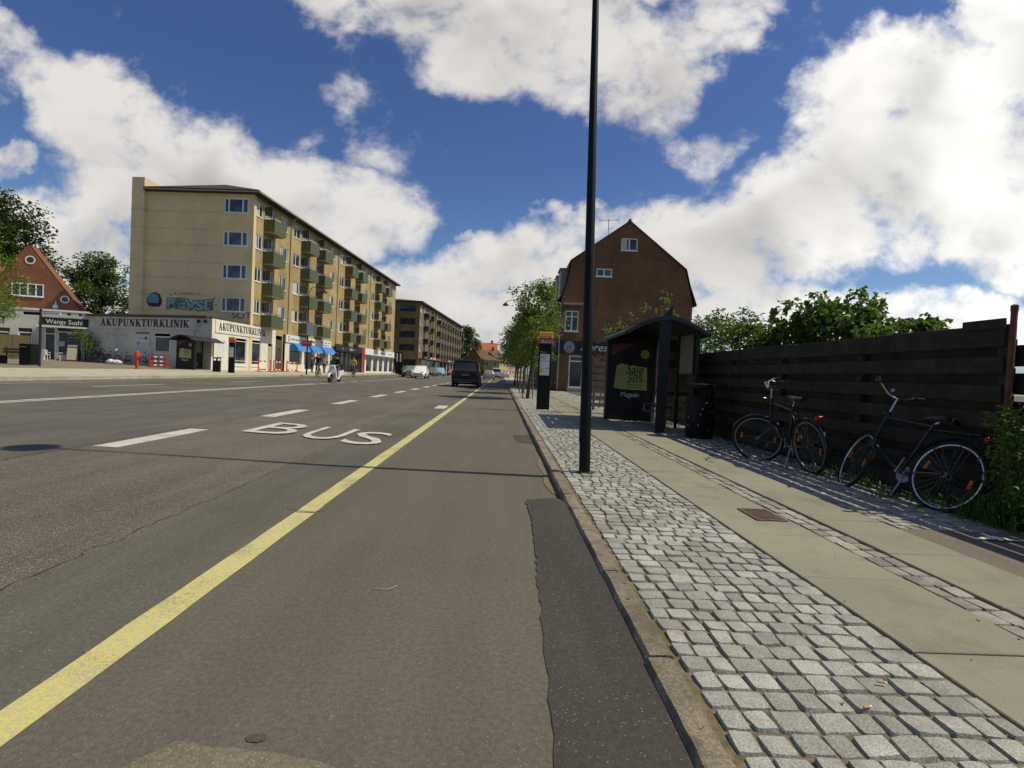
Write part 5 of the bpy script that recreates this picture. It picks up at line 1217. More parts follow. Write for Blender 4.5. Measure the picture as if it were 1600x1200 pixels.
for k in range(4): b_ = MB(); x_ = -2.6+.75*k; b_.tube([(x_, -.1, 4.3), (x_, -.45, 4.4)], .02, 5); b_.cbox(x_-.09, x_+.09, -.6, -.42, 4.22, 4.40, .02); b_.build('spot_lamp', M['black'], t)
tx = MB(); rnd = random.Random(9); g_ = lambda a, c, l: (a, .02-l, c)
for k in range(3):
    n = 14; tx.add([(-1.25+.22*k+.10*math.cos(6.283*i/n), .02, 2.78+.09*math.sin(6.283*i/n)) for i in range(n)]+[(-1.25+.22*k+.06*math.cos(6.283*i/n), .02, 2.78+.05*math.sin(6.283*i/n)) for i in range(n)], [(i, (i+1) % n, n+(i+1) % n, n+i) for i in range(n)])
scrawl(tx, g_, -1.3, -.75, 2.45, .10, rnd); tx.build('window_lettering', M['paper'], t, recalc=False)
b_ = MB(); b_.bx(-1.95, -1.5, .0, .02, 1.75, 2.15); b_.build('window_notice', mat('notice_pale', (.35, .42, .38), .6), t)
# gable
gy = 5.2; b_ = MB(); ax_, az_ = -6.15, 10.5; xr, zr, xl = -1.75, 4.2, -10.6
wz0, wz1, wx0, wx1 = 6.0, 7.12, -7.26, -5.02
def sl_z(x): return az_-(az_-zr)*(x-ax_)/(xr-ax_) if x > ax_ else az_-(az_-zr)*(ax_-x)/(ax_-xl)
us = [xl, wx0, ax_, wx1, xr]
for a, c in zip(us[:-1], us[1:]):
    if a >= wx0 and c <= wx1: b_.quad((a, gy, .3), (c, gy, .3), (c, gy, wz0), (a, gy, wz0)); b_.quad((a, gy, wz1), (c, gy, wz1), (c, gy, sl_z(c)), (a, gy, sl_z(a)))
    else: b_.quad((a, gy, .3), (c, gy, .3), (c, gy, sl_z(c)), (a, gy, sl_z(a)))
GD = 1.6
b_.quad((xr, gy, .3), (xr, gy+GD, .3), (xr, gy+GD, zr), (xr, gy, zr)); b_.quad((xl, gy, .3), (xl, gy+GD, .3), (xl, gy+GD, zr), (xl, gy, zr)); b_.add([(xl, gy+GD, .3), (xr, gy+GD, .3), (xr, gy+GD, zr), (ax_, gy+GD, az_), (xl, gy+GD, zr)], [(0, 1, 2, 3, 4)])
b_.build('brick_wall', M['brick_o'], t, recalc=False)
b_ = MB(); b_.add([(xl-.1, gy+.3, zr-.1), (ax_, gy+.3, az_-.02), (xr+.02, gy+.3, zr-.05), (xl-.1, gy+GD, zr-.1), (ax_, gy+GD, az_-.02), (xr+.02, gy+GD, zr-.05)], [(0, 1, 4, 3), (1, 2, 5, 4)])
b_.quad((-18, gy+1.0, 5.2), (-7.0, gy+1.0, 5.2), (-7.0, gy+5, 9.4), (-18, gy+5, 9.4)); b_.quad((-18, gy+9, 5.2), (-7.0, gy+9, 5.2), (-7.0, gy+5, 9.4), (-18, gy+5, 9.4)); ro = b_.build('roof', M['brick_o'], t)
b_ = MB(); b_.bx(-18, -7.2, gy+1.3, gy+8.7, .3, 5.5); b_.build('rear_wing', M['brick_o'], t)
b_ = MB(); b_.bx(-12, -.1, 1.2, gy+1, .3, 4.25); b_.build('flat_roofed_extension', M['greywall'], t)
place(window_mesh(2.24, 1.12, (.25, .5, .75), None, parent=t, d=.1), tr(wx0, gy-.04, wz0))
for (x_, z_, r_) in ((-6.0, 9.15, .33), (-3.5, 5.95, .30)):
    b_ = MB(); n = 20; b_.add([(x_+(r_+.04)*math.cos(6.283*i/n), gy-.05, z_+(r_+.04)*math.sin(6.283*i/n)) for i in range(n)]+[(x_+r_*.8*math.cos(6.283*i/n), gy-.05, z_+r_*.8*math.sin(6.283*i/n)) for i in range(n)], [(i, (i+1) % n, n+(i+1) % n, n+i) for i in range(n)])
    o = b_.build('round_window', M['white'], t); b_ = MB(); b_.add([(x_+r_*.85*math.cos(6.283*i/n), gy-.03, z_+r_*.85*math.sin(6.283*i/n)) for i in range(n)], [tuple(range(n))]); b_.build('pane', M['glass'], o)
b_ = MB(); b_.cbox(-4.3, -3.95, gy-.24, gy-.002, 5.1, 5.4, .03); b_.tube([(-4.12, gy-.1, 5.4), (-4.12, gy-.1, 5.7)], .06, 6); b_.build('wall_lamp', M['white'], t)
# bamboo screen in front
t = thing('bamboo_screen', 'straw coloured bamboo screen in front of the sushi house windows', 'fence', (LX-5.5*math.cos(SA)+.5*math.sin(SA), LY-5.5*math.sin(SA)-.7*math.cos(SA), .5), SA)
M['bamboo'] = mat('bamboo', (.20, .155, .065), .85, .3, 6., island=.15)
for i in range(2): b_ = MB(); b_.bx(i*1.1, i*1.1+1.06, 0, .03, 0, 1.95); b_.build('panel', M['bamboo'], t)
for i in range(3): b_ = MB(); b_.bx(i*1.1-.05, i*1.1-.005, -.02, .05, 0, 2.0); b_.build('post', M['greywood'], t)

# second block farther down
PH2 = math.atan(.074); L2 = 58.
t = thing('apartment_block', 'farther brown brick apartment block with dark balconies and corner windows', 'apartment block', (-17.4, 109., 0), -PH2, 'five storey apartment blocks')
M['brick_b'] = brickmat('brown_yellow_brick', (.22, .155, .058), (.16, .11, .042), (.18, .15, .09))
f2 = [4.1+2.72*k for k in range(4)]
wy = [.5]+[q for q in (4.0, 9.4, 13.6, 17.8, 21.6, 25.4, 29.2, 33.0, 37.2, 41.4, 45.6, 49.8, 54.0)]
wo_ = [(a, a+2.0, z+.9, z+2.2) for a in wy for z in f2]
b_ = MB(); wall(b_, (0, 0, 0), (0, 1, 0), (1, 0, 0), L2, 15.0, wo_+[(2, L2-1, .4, 3.3)], .12); wall(b_, (-11, 0, 0), (1, 0, 0), (0, -1, 0), 11, 15.0, [(11-4.2, 11-.9, z+.9, z+2.2) for z in f2]+[(11-5, 11-.5, .4, 3.2)], .12)
b_.quad((0, L2, 0), (-11, L2, 0), (-11, L2, 15), (0, L2, 15)); b_.quad((-11, 0, 0), (-11, L2, 0), (-11, L2, 15), (-11, 0, 15)); b_.build('brick_wall', M['brick_b'], t, recalc=False)
block_windows(t, [tr(0, a, z+.9) @ RZ for a in wy for z in f2], 2.0, 1.3, (.35, .7), curtain=.3, sill=False)
block_windows(t, [tr(-4.2, 0, z+.9) for z in f2], 3.3, 1.3, (.25, .75), frame=M['black_matt'], sill=False)
b_ = MB(); b_.bx(-11.5, .7, -.6, L2+.4, 15.0, 15.3); b_.add([(-11.5, -.6, 15.302), (.7, -.6, 15.302), (.7, L2+.4, 15.302), (-11.5, L2+.4, 15.302), (-5.5, 5, 16.3), (-5.5, L2-5, 16.3)], [(0, 1, 4), (1, 2, 5, 4), (2, 3, 5), (3, 0, 4, 5)]); b_.build('roof', M['roofdark'], t)
M['maroon'] = mat('dark_balcony', (.050, .032, .026), .6, .15, 2.)
br = balcony(t, M['maroon'], 1.1, 2.3, 1.0, rail=False); sp = [tr(0, a-.15, z) for a in wy[1:] if a not in (13.6,) for z in f2]; place(br, sp[0])
for s in sp[1:]: dup_part(br, t).matrix_local = s
br = balcony(t, M['maroon'], 1.1, 2.6, 1.0, rail=False)
sp = [tr(-7.4, 0, z) @ rot(R(-90)) @ tr(0, 0, 0) for z in f2]; place(br, sp[0])
for s in sp[1:]: dup_part(br, t).matrix_local = s
b_ = MB(); b_.bx(.002, .3, 13.0, 13.4, 3.4, 15); b_.bx(.002, .3, 16.3, 16.7, 3.4, 15); b_.build('brick_pilaster', M['brick_y'], t)
b_ = MB(); b_.bx(-.10, -.05, 2.0, L2-1, .4, 3.3); b_.build('shop_glazing', M['glass'], t)
b_ = MB(); b_.bx(-10.5, -.3, -.02+.05, .11, .3, 3.2); b_.build('corner_glazing', M['dark'], t)
for k in range(11): b_ = MB(); y_ = 3+5*k; b_.bx(-.05, .06, y_, y_+.5, .3, 3.3); b_.build('pier', M['offwhite'], t)
b_ = MB(); b_.bx(.002, 1.5, .4, 33, 3.34, 3.52); b_.build('canopy', mat('canopy_red_brown', (.16, .06, .05), .7), t)
for k, (a, c) in enumerate(((10, 14), (15, 20), (21, 24), (34, 40))): b_ = MB(); b_.bx(.01, .2, a, c, 3.55, 4.05); b_.build('shop_sign', M['fascia_white'], t)
b_ = MB(); b_.tube([(-6, 40, 16), (-6, 40, 18.6)], .08, 6); b_.build('flue', M['black_matt'], t)

# ------------------------------------------------------------------ end of the street
def gable_house(label, loc, rz, w, d, h, rh, wm, rm, cols=6, rows=2, name='house', grp=None, dorm=0):
    t = thing(name, label, 'house', loc, rz, grp)
    ops = [((i+.5)*w/cols-.6, (i+.5)*w/cols+.6, .9+2.9*k, 2.4+2.9*k) for i in range(cols) for k in range(rows)]
    b_ = MB(); wall(b_, (0, 0, 0), (1, 0, 0), (0, -1, 0), w, h, ops, .15); b_.quad((0, 0, 0), (0, d, 0), (0, d, h), (0, 0, h)); b_.quad((w, 0, 0), (w, d, 0), (w, d, h), (w, 0, h)); b_.quad((0, d, 0), (w, d, 0), (w, d, h), (0, d, h))
    b_.add([(0, 0, h), (0, d, h), (0, d/2, h+rh)], [(0, 1, 2)]); b_.add([(w, 0, h), (w, d, h), (w, d/2, h+rh)], [(0, 1, 2)]); b_.build('wall', wm, t, recalc=False)
    b_ = MB(); e = .4; b_.quad((-e, -e, h-.3), (w+e, -e, h-.3), (w+e, d/2, h+rh+.05), (-e, d/2, h+rh+.05)); b_.quad((-e, d+e, h-.3), (w+e, d+e, h-.3), (w+e, d/2, h+rh+.05), (-e, d/2, h+rh+.05)); ro = b_.build('roof', rm, t)
    b_ = MB(); b_.bx(w*.7, w*.7+.9, d/2-.4, d/2+.4, h+rh-.6, h+rh+1.2); b_.build('chimney', M['brick'], ro)
    block_windows(t, [tr(a, 0, c) for a, _, c, _ in ops], 1.2, 1.5, (.5,), sill=False, d=.15)
    return t
M['ochre_far'] = mat('ochre_plaster', (.34, .27, .14), .9, .12, .4)
M['cream_far'] = mat('cream_plaster', (.46, .37, .20), .9, .1, .4)
M['tile_brown'] = mat('brown_roof_tile', (.165, .105, .06), .9, .2, .6)
G = 'houses closing the end of the street'
gable_house('ochre house with a brown roof closing the street left of the cream row', (-10.5, 205, 0), R(4), 9.5, 9, 6.3, 3.9, M['ochre_far'], M['tile_brown'], 3, 2, grp=G)
gable_house('cream row house with a brown roof running away at the far street bend', (-.8, 206, 0), R(62), 22, 9, 5.8, 3.6, M['cream_far'], M['tile_brown'], 8, 2, grp=G)
gable_house('orange roofed house rising behind the ochre house', (-11.5, 232, 0), R(0), 9, 12, 10.0, 4.6, M['brick'], M['tile_orange'], 4, 3, grp=G)
gable_house('small house with a bright orange roof just past the farther apartment block', (-13.6, 176, 0), R(-84), 9, 7, 4.2, 4.5, M['brick'], M['tile_orange'], 3, 1, grp=G)
gable_house('pale row of houses behind the kerb trees at the far right', (3.5, 228, 0), R(78), 30, 9, 6.0, 3.5, M['cream_far'], M['tile_brown'], 9, 2, grp=G)
tree('tall dark round tree beyond the end of the farther apartment block', (-12.6, 186, 0), 16.5, 5.2, 3., .3, .62, M['leaf_dark'], 7000, 40, 61, csz=.34)
tree('small roadside tree in front of the ochre end house', (-6.0, 160, 0), 5.2, 1.7, 1.2, .1, .3, M['leaf_mid'], 900, 14, 62)
tree('tall dark chestnut tree looming behind the sushi house at the left edge', (-57.5, 60, .6), 17.2, 7.2, 3, .45, .46, M['leaf_dark'], 17000, 46, 63, csz=.32)
tree('rounded dark green tree between the sushi house and the ochre gable', (-49.8, 65, .6), 12.0, 4.4, 1.2, .25, .34, M['leaf_mid'], 15000, 40, 64, csz=.36)
tree('bright green young tree leaning into the left edge of the view', (-25.9, 26.2, .4), 6.4, 1.9, 1.9, .07, .15, M['leaf_light'], 5200, 22, 65, csz=.42)
# ------------------------------------------------------------------ bicycles
M['spoke'] = mat('spoke_steel', (.11, .11, .10), .4, .1, 20., metal=.7)
M['bikeblack'] = mat('bike_enamel', (.012, .012, .013), .35, .15, 8., coat=.3)
M['orange'] = mat('orange_reflector', (.55, .12, .02), .35, .05, 20.)
M['redlens'] = mat('red_lens', (.35, .012, .012), .3, .05, 20.)
M['saddle'] = mat('saddle_vinyl', (.014, .013, .012), .5, .2, 20.)
def bicycle(label, loc, rz, group, steer=0., lean=0., frame=None, rim=None, rack=True, bars='swept', near=True, top='slope', chaincase=True, seat_h=.98):
    """local x forward, z up; rear hub at the origin height .345"""
    frame = frame or M['bikeblack']; rim = rim or M['dullsteel']
    t = thing('bicycle', label, 'bicycle', loc, rz, group); t.rotation_euler = (lean, 0, rz)
    WR, WB = .345, 1.06; n = 44 if near else 20; m = 8 if near else 5
    hd0, hd1 = Vector((.86, 0, .50)), Vector((.78, 0, .92)); ax = (hd1-hd0).normalized()
    S = Matrix.Translation(hd0) @ Matrix.Rotation(steer, 4, ax) @ Matrix.Translation(-hd0)
    I = Matrix.Identity(4)
    def wheel(c, X, refl):
        hb = MB(); hb.lathe(c, [(.012, -.05), (.03, -.04), (.03, -.03), (.018, -.025), (.018, .025), (.03, .03), (.03, .04), (.012, .05)], 10, axis='Y')
        ns = 28 if near else 12; sr = .0022 if near else .004
        for i in range(ns):
            a = 6.283*i/ns; q = a+(.35 if i % 2 else -.35); s = .03 if (i//2) % 2 else -.03
            hb.tube([(c[0]+.028*math.cos(q), s, c[2]+.028*math.sin(q)), (c[0]+.308*math.cos(a), 0, c[2]+.308*math.sin(a))], sr, 3, cap=False)
        hb.xf(X); w = hb.build('wheel', M['spoke'], t)
        b_ = MB(); b_.torus(c, .330, .0185, n=n, m=m); b_.xf(X); b_.build('tyre', M['tyre'], w, smooth='all')
        b_ = MB(); b_.torus(c, .308, .011, n=n, m=6, sq=1.0); b_.xf(X); b_.build('rim', rim, w, smooth='all')
        if refl:
            for a in ((.35, 3.3) if near else (.4,)):
                b_ = MB(); b_.box((0, 0, 0), (.028, .014, .085)); b_.xf(X @ Matrix.Translation((c[0]+.22*math.cos(a), 0, c[2]+.22*math.sin(a))) @ Matrix.Rotation(-a, 4, 'Y')); b_.build('reflector', M['orange'], w)
    wheel(Vector((0, 0, WR)), I, True); wheel(Vector((WB, 0, WR)), S, True)
    bb = Vector((.44, 0, .29)); st = Vector((.29, 0, .78)); k = 8 if near else 5
    f = MB(); f.tube([bb, st+Vector((-.02, 0, .06))], .0155, k); f.tube([hd0, hd1], .019, k)
    f.tube([bb, hd0+ax*.06], .017, k)
    f.tube([st if top == 'slope' else st+Vector((-.012, 0, .03)), hd1-ax*.06] if top != 'low' else [bb.lerp(st, .55), hd0+ax*.2], .0145, k)
    for s in (-1, 1):
        f.tube([st+Vector((0, s*.02, -.02)), (0, s*.055, WR)], .008, 5); f.tube([bb+Vector((0, s*.03, 0)), (0, s*.055, WR)], .009, 5)
    f.build('frame', frame, t, smooth=True)
    fk = MB()
    for s in (-1, 1): fk.tube([hd0+Vector((0, s*.045, -.02)), (.92, s*.05, .46), (WB-.01, s*.05, WR)], [.012, .011, .008], k)
    fk.tube([hd0+Vector((0, -.05, -.02)), hd0+Vector((0, .05, -.02))], .014, 6); fk.xf(S); fk.build('fork', frame, t, smooth=True)
    hb = MB(); q = hd1+ax*.16
    hb.tube([hd1, q, q+Vector((.05, 0, .01))], .0125, k); c = q+Vector((.05, 0, .01))
    grips = MB()
    for s in (-1, 1):
        pts = [c, c+Vector((.02, s*.08, .03)), c+Vector((.0, s*.19, .10)), c+Vector((-.10, s*.27, .11)), c+Vector((-.24, s*.31, .07))] if bars == 'swept' else [c, c+Vector((0, s*.12, .05)), c+Vector((-.04, s*.24, .06)), c+Vector((-.14, s*.28, .05))]
        hb.tube(pts, .0112, k, cap=True); e0, e1 = pts[-2], pts[-1]; grips.tube([e0.lerp(e1, .35), e1], .017, k)
        br = pts[-2]; hb.tube([br+Vector((.02, 0, -.01)), br+Vector((-.02, s*.02, -.045)), br+Vector((-.13, s*.02, -.055))], .005, 4)
    hb.xf(S); grips.xf(S); ho = hb.build('handlebar', M['steel'], t, smooth=True); grips.build('grip', M['tyre'], ho, smooth=True)
    b_ = MB(); b_.tube([c+Vector((0, .05, .05)), c+Vector((0, .05, .085))], .022, 10); b_.xf(S); b_.build('bell', M['steel'], ho, smooth=True)
    b_ = MB(); b_.lathe(hd1+Vector((.06, 0, .0)), [(.01, 0), (.035, .03), (.035, .05)], 12, axis='X'); b_.xf(S); b_.build('front_light', M['bikeblack'], t, smooth=True)
    sp_ = MB(); sp_.tube([st+Vector((-.015, 0, .05)), Vector((.23, 0, seat_h-.04))], .012, k); sp_.build('seat_post', M['steel'], t, smooth=True)
    sd_ = MB(); vs = []; pr = [(-.13, .03, -.01), (-.12, .085, .0), (-.05, .09, .0), (.03, .045, .01), (.13, .02, .005), (.15, .008, -.005)]
    for (x, w, z) in pr: vs += [(.23+x, -w, seat_h+z-.035), (.23+x, -w*.9, seat_h+z), (.23+x, 0, seat_h+z+.012), (.23+x, w*.9, seat_h+z), (.23+x, w, seat_h+z-.035)]
    sd_.add(vs, [(i*5+j, i*5+j+1, i*5+j+6, i*5+j+5) for i in range(len(pr)-1) for j in range(4)]+[(0, 1, 2, 3, 4), tuple(range(25, 30))]+[(i*5+4, i*5, i*5+5, i*5+9) for i in range(len(pr)-1)])
    sd_.build('saddle', M['saddle'], t, smooth=True)
    for (cx, X, a0, a1, nm) in ((0, I, -.25, 2.7, 'rear_mudguard'), (WB, S, .55, 2.6, 'front_mudguard')):
        b_ = MB(); vs = []; kk = 16
        for i in range(kk+1):
            a = a0+(a1-a0)*i/kk if cx else math.pi-(a0+(a1-a0)*i/kk)
            for (w, r_) in ((-.028, .362), (-.015, .372), (.015, .372), (.028, .362)): vs.append((cx+r_*math.cos(a), w, WR+r_*math.sin(a)))
        b_.add(vs, [(i*4+j, i*4+j+1, i*4+j+5, i*4+j+4) for i in range(kk) for j in range(3)]); b_.xf(X); b_.build(nm, frame, t, smooth='all', recalc=False)
    if rack:
        b_ = MB()
        for s in (-1, 1): b_.tube([(.22, s*.055, .76), (-.22, s*.06, .76)], .006, 5); b_.tube([(-.12, s*.06, .76), (0, s*.07, WR)], .005, 5)
        for x in (-.22, -.1, .02, .14): b_.tube([(x, -.06, .76), (x, .06, .76)], .005, 5)
        ro = b_.build('rack', M['bikeblack'], t)
        b_ = MB(); b_.cbox(-.275, -.235, -.055, .055, .70, .755, .008); b_.build('rear_light', M['redlens'], ro)
    cr = MB(); cr.lathe(bb, [(.014, .066), (.014, -.052), (.085, -.052), (.085, -.057), (.014, -.057), (.014, -.072)], 18, axis='Y'); cr.tube([bb+Vector((0, -.06, 0)), bb+Vector((.06, -.075, -.155))], .009, 6); cr.tube([bb+Vector((0, .06, 0)), bb+Vector((-.06, .075, .155))], .009, 6); co = cr.build('crank', M['dullsteel'], t)
    for s in (-1, 1): b_ = MB(); p = bb+Vector((-s*.06, s*.12, s*.155)) ; b_.cbox(p.x-.04, p.x+.04, p.y-.045, p.y+.045, p.z-.012, p.z+.012, .004); b_.build('pedal', M['tyre'], co)
    if chaincase:
        b_ = MB(); b_.prism([(-.07, .30), (-.07, .39), (.0, .41), (.40, .39), (.52, .36), (.54, .28), (.47, .20), (.40, .19), (0, .29)], .02, lambda a, c_, h: (a, -.075-h, c_)); b_.build('chain_guard', M['bikeblack'], t)
    b_ = MB(); b_.tube([(.36, .03, .28), (.33, .10, .15), (.32, .16, .02)], .0085, 6); b_.build('kickstand', M['steel'], t, smooth=True)
    return t
GBK = 'bicycles leaning at the dark fence'
bicycle('black bicycle with its front wheel turned sideways, nearer to the litter bin', (3.98, 6.50, PZ-.02), R(92), GBK, steer=R(52), lean=R(-8), rim=M['dullsteel'], bars='flat', top='slope', seat_h=.96)
bicycle('black bicycle with shiny rims and swept silver handlebars at the weedy end of the fence', (4.06, 4.72, PZ-.02), R(101), GBK, steer=R(-26), lean=R(20), rim=mat('bright_rim', (.72, .72, .70), .28, .1, 10., metal=.9), bars='swept', top='level', chaincase=False, seat_h=.90)

GB5 = 'bicycles parked at the clinic wall'
def on_wing(x, y): 
    p = rot(crz) @ Vector((x, y, 0)); return (KX_+p.x, KY_+p.y, farz(KX_+p.x)+.0)
b0 = bicycle('black bicycle at the clinic wall closest to the sushi shop shrub', on_wing(-11.4, -.55), crz+R(6), GB5, steer=R(12), near=False)
dup(b0, 'dark bicycle with a full basket look, second from the sushi shop at the clinic wall', on_wing(-9.7, -.5), crz+R(184))
dup(b0, 'dark bicycle at the clinic wall beside the white sacks', on_wing(-9.1, -.75), crz+R(-8))
rb = bicycle('red framed bicycle by the clinic info panel behind the red post', on_wing(-7.3, -.6), crz+R(175), GB5, steer=R(-15), near=False, frame=mat('red_bike_enamel', (.42, .05, .03), .4, .1, 5.))
dup(b0, 'grey black bicycle under the clinic front window beside the red barrier', on_wing(-5.9, -.55), crz+R(2))
for k, (x, y, a, lb) in enumerate(((-16.9, 58.5, 1.2, 'parked black bicycle by the far kerb right behind the yellow jacketed cyclist'), (-16.8, 60.4, 1.9, 'parked dark bicycle by the far kerb in front of the white shop pillars'), (-16.5, 79.5, 1.4, 'dark bicycle parked past the white shops near the grey car'))):
    dup(b0, lb, (x, y, farz(x)), a, 'bicycles parked along the far kerb')

# ------------------------------------------------------------------ people
M['skin'] = mat('skin', (.42, .25, .17), .6, .08, 20.); M['hair_blond'] = mat('blond_hair', (.42, .30, .13), .7, .2, 40.); M['hair_dark'] = mat('dark_hair', (.03, .022, .016), .6, .2, 40.)
M['cloth_black'] = mat('black_cloth', (.016, .016, .018), .9, .25, 12.); M['cloth_grey'] = mat('grey_beige_cloth', (.30, .26, .22), .9, .15, 12.); M['cloth_white'] = mat('pale_cloth', (.55, .52, .46), .9, .1, 12.); M['cloth_yellow'] = mat('yellow_jacket', (.62, .56, .04), .8, .1, 12.); M['cloth_denim'] = mat('denim', (.05, .06, .10), .9, .2, 12.); M['shoe'] = mat('shoe_leather', (.03, .025, .022), .6)
def person(label, loc, rz, J, top, legs, hair=None, hairm=None, helmet=None, group=None):
    """J: joints in metres, x forward; one skinned surface, clothes by body region"""
    t = thing('person', label, 'person', loc, rz, group)
    base = dict(pelvis=.15, waist=.13, chest=.155, neck=.062, head0=.085, head1=.098, head2=.075, shl=.075, shr=.075, ell=.047, elr=.047, wrl=.032, wrr=.032, hil=.095, hir=.095, knl=.062, knr=.062, anl=.043, anr=.043, tol=.035, tor=.035)
    E_ = [('pelvis', 'waist'), ('waist', 'chest'), ('chest', 'neck'), ('neck', 'head0'), ('head0', 'head1'), ('head1', 'head2')]
    for s in 'lr': E_ += [('chest', 'sh'+s), ('sh'+s, 'el'+s), ('el'+s, 'wr'+s), ('pelvis', 'hi'+s), ('hi'+s, 'kn'+s), ('kn'+s, 'an'+s), ('an'+s, 'to'+s)]
    nm = list(base); me = bpy.data.meshes.new('body'); me.from_pydata([J[k] for k in nm], [(nm.index(a), nm.index(b_)) for a, b_ in E_], [])
    bm = bmesh.new(); bm.from_mesh(me); sk = bm.verts.layers.skin.verify(); bm.verts.ensure_lookup_table()
    for i, k in enumerate(nm):
        r_ = base[k]; bm.verts[i][sk].radius = (r_, r_*(.8 if k in ('chest', 'waist') else 1)); bm.verts[i][sk].use_root = k == 'pelvis'
    bm.to_mesh(me); bm.free()
    o = bpy.data.objects.new('body', me); COL.objects.link(o); o.modifiers.new('skin', 'SKIN'); s_ = o.modifiers.new('sub', 'SUBSURF'); s_.levels = 2; s_.render_levels = 2
    dg = bpy.context.evaluated_depsgraph_get(); dg.update(); ev = bpy.data.meshes.new_from_object(o.evaluated_get(dg)); bpy.data.objects.remove(o)
    mb_ = MB(); mb_.v = [tuple(v.co) for v in ev.vertices]; mb_.f = [tuple(p.vertices) for p in ev.polygons]
    seg = {'legs': [(a, b_) for a, b_ in E_ if b_[:2] in ('hi', 'kn', 'an')], 'top': [(a, b_) for a, b_ in E_ if b_ in ('waist', 'chest') or b_[:2] in ('sh', 'el', 'wr')], 'skin': [('neck', 'head0'), ('head0', 'head1'), ('head1', 'head2'), ('chest', 'neck')], 'shoe': [('anl', 'tol'), ('anr', 'tor')]}
    V = {k: Vector(v) for k, v in J.items()}
    def dist(p, a, b_):
        d = b_-a; u = max(0, min(1, (p-a).dot(d)/max(d.length_squared, 1e-9))); return (p-a-d*u).length
    order = ['legs', 'top', 'skin', 'shoe']
    for f in mb_.f:
        c = sum((Vector(mb_.v[i]) for i in f), Vector())/len(f)
        best = min(order, key=lambda k: min(dist(c, V[a], V[b_])-(.04 if k == 'skin' and a == 'neck' else 0)-(.02 if k == 'top' else 0) for a, b_ in seg[k])); mb_.m.append(order.index(best))
    mb_.cur = 2
    for s in 'lr':                                                   # hands: palm, four fingers and a thumb
        w = V['wr'+s]; d = (w-V['el'+s]).normalized(); sd2 = d.cross(Vector((0, 0, 1))); sd2 = sd2.normalized() if sd2.length > .1 else Vector((0, 1, 0)); up = sd2.cross(d)
        mb_.tube([w-d*.01, w+d*.04, w+d*.085], [.026, .036, .03], 7)
        for i in range(4): b0_ = w+d*.08+sd2*(.022-.015*i); L = (.07, .08, .075, .058)[i]; mb_.tube([b0_, b0_+d*L*.5-up*.012, b0_+d*L*.75-up*.035], [.0095, .0085, .006], 5)
        b0_ = w+d*.03+sd2*.03; mb_.tube([b0_, b0_+d*.03+sd2*.025-up*.01, b0_+d*.06+sd2*.02-up*.03], [.011, .0095, .007], 5)
    h0, h1, h2 = V['head0'], V['head1'], V['head2']; fw = Vector((1, 0, 0)); hc = h1
    mb_.tube([hc+fw*.075+Vector((0, 0, .0)), hc+fw*.125+Vector((0, 0, -.03)), hc+fw*.085+Vector((0, 0, -.04))], [.012, .016, .010], 6)
    for s in (-1, 1): mb_.ball(hc+Vector((-.005, s*.098, -.02)), .028, 8, (.7, .35, 1.1))
    b_ = mb_.build('body', [legs, top, M['skin'], M['shoe']], t, smooth='all', recalc=False)
    ey = MB()
    for s in (-1, 1): ey.ball(hc+Vector((.092, s*.034, .005)), .011, 6)
    ey.build('eyes', M['ink'], t); mo = MB(); mo.box(hc+Vector((.098, 0, -.075)), (.012, .045, .008)); mo.build('mouth', mat('lip', (.30, .10, .08), .6), t)
    if hair: 
        q = MB(); q.ball(hc+Vector((-.022, 0, .038)), .112, 14, (1.0, .97, .98))
        if hair == 'long': q.tube([hc+Vector((-.06, 0, .03)), hc+Vector((-.10, 0, -.10)), hc+Vector((-.10, 0, -.26))], [.10, .11, .06], 10)
        q.build('hair', hairm, t, smooth='all')
    if helmet:
        q = MB(); q.lathe(hc+Vector((-.01, 0, -.03)), [(.128, 0), (.138, .04), (.13, .10), (.095, .15), (.04, .175), (.01, .178)], 16); ho = q.build('helmet', helmet, t, smooth=True)
    return t
def pose_ride(seat, bar, pedal, lean=.28, ht=1.0):
    """sitting astride: seat, bar and pedal points (x, z) along the machine"""
    sx, sz = seat; p = Vector((sx, 0, sz+.10)); ch = p+Vector((lean, 0, .42)); nk = ch+Vector((.05, 0, .15)); J = dict(pelvis=p, waist=p.lerp(ch, .45)+Vector((-.02, 0, 0)), chest=ch, neck=nk, head0=nk+Vector((.02, 0, .07)), head1=nk+Vector((.04, 0, .16)), head2=nk+Vector((.025, 0, .24)))
    for s, y in (('l', 1), ('r', -1)):
        sh = ch+Vector((.02, y*.19, .06)); hand = Vector((bar[0]-.03, y*.27, bar[1]+.02)); el = sh.lerp(hand, .5)+Vector((-.05, y*.09, -.10)); wr = hand+(el-hand).normalized()*.06
        J['sh'+s], J['el'+s], J['wr'+s] = sh, el, wr
        hip = p+Vector((.03, y*.10, -.03)); an = Vector((pedal[0]+(-.05 if y > 0 else .05), y*.13, pedal[1]+(.10 if y > 0 else .34)+.02)) if len(pedal) == 2 else Vector((pedal[0], y*.20, pedal[1]+.08))
        mid = (hip+an)/2; L = .90; dd = (an-hip).length; off = math.sqrt(max(0.001, (L/2)**2-(dd/2)**2)); d = (an-hip).normalized(); nrm = Vector((-d.z, 0, d.x)); nrm = nrm if nrm.x > 0 else -nrm
        J['hi'+s], J['kn'+s], J['an'+s], J['to'+s] = hip, mid+nrm.normalized()*off, an, an+Vector((.17, 0, -.06))
    return {k: tuple(v) for k, v in J.items()}
GC = 'cyclists on the far side of the road'
def rider(label, blabel, x, y, hd, top, legs, **k):
    z = roadz(x)+.006
    dup(b0, blabel, (x, y, z), hd, 'ridden bicycles')
    person(label, (x, y, z), hd, pose_ride((.22, .98), (.62, 1.16), (.44, .13)), top, legs, group=GC, **k)
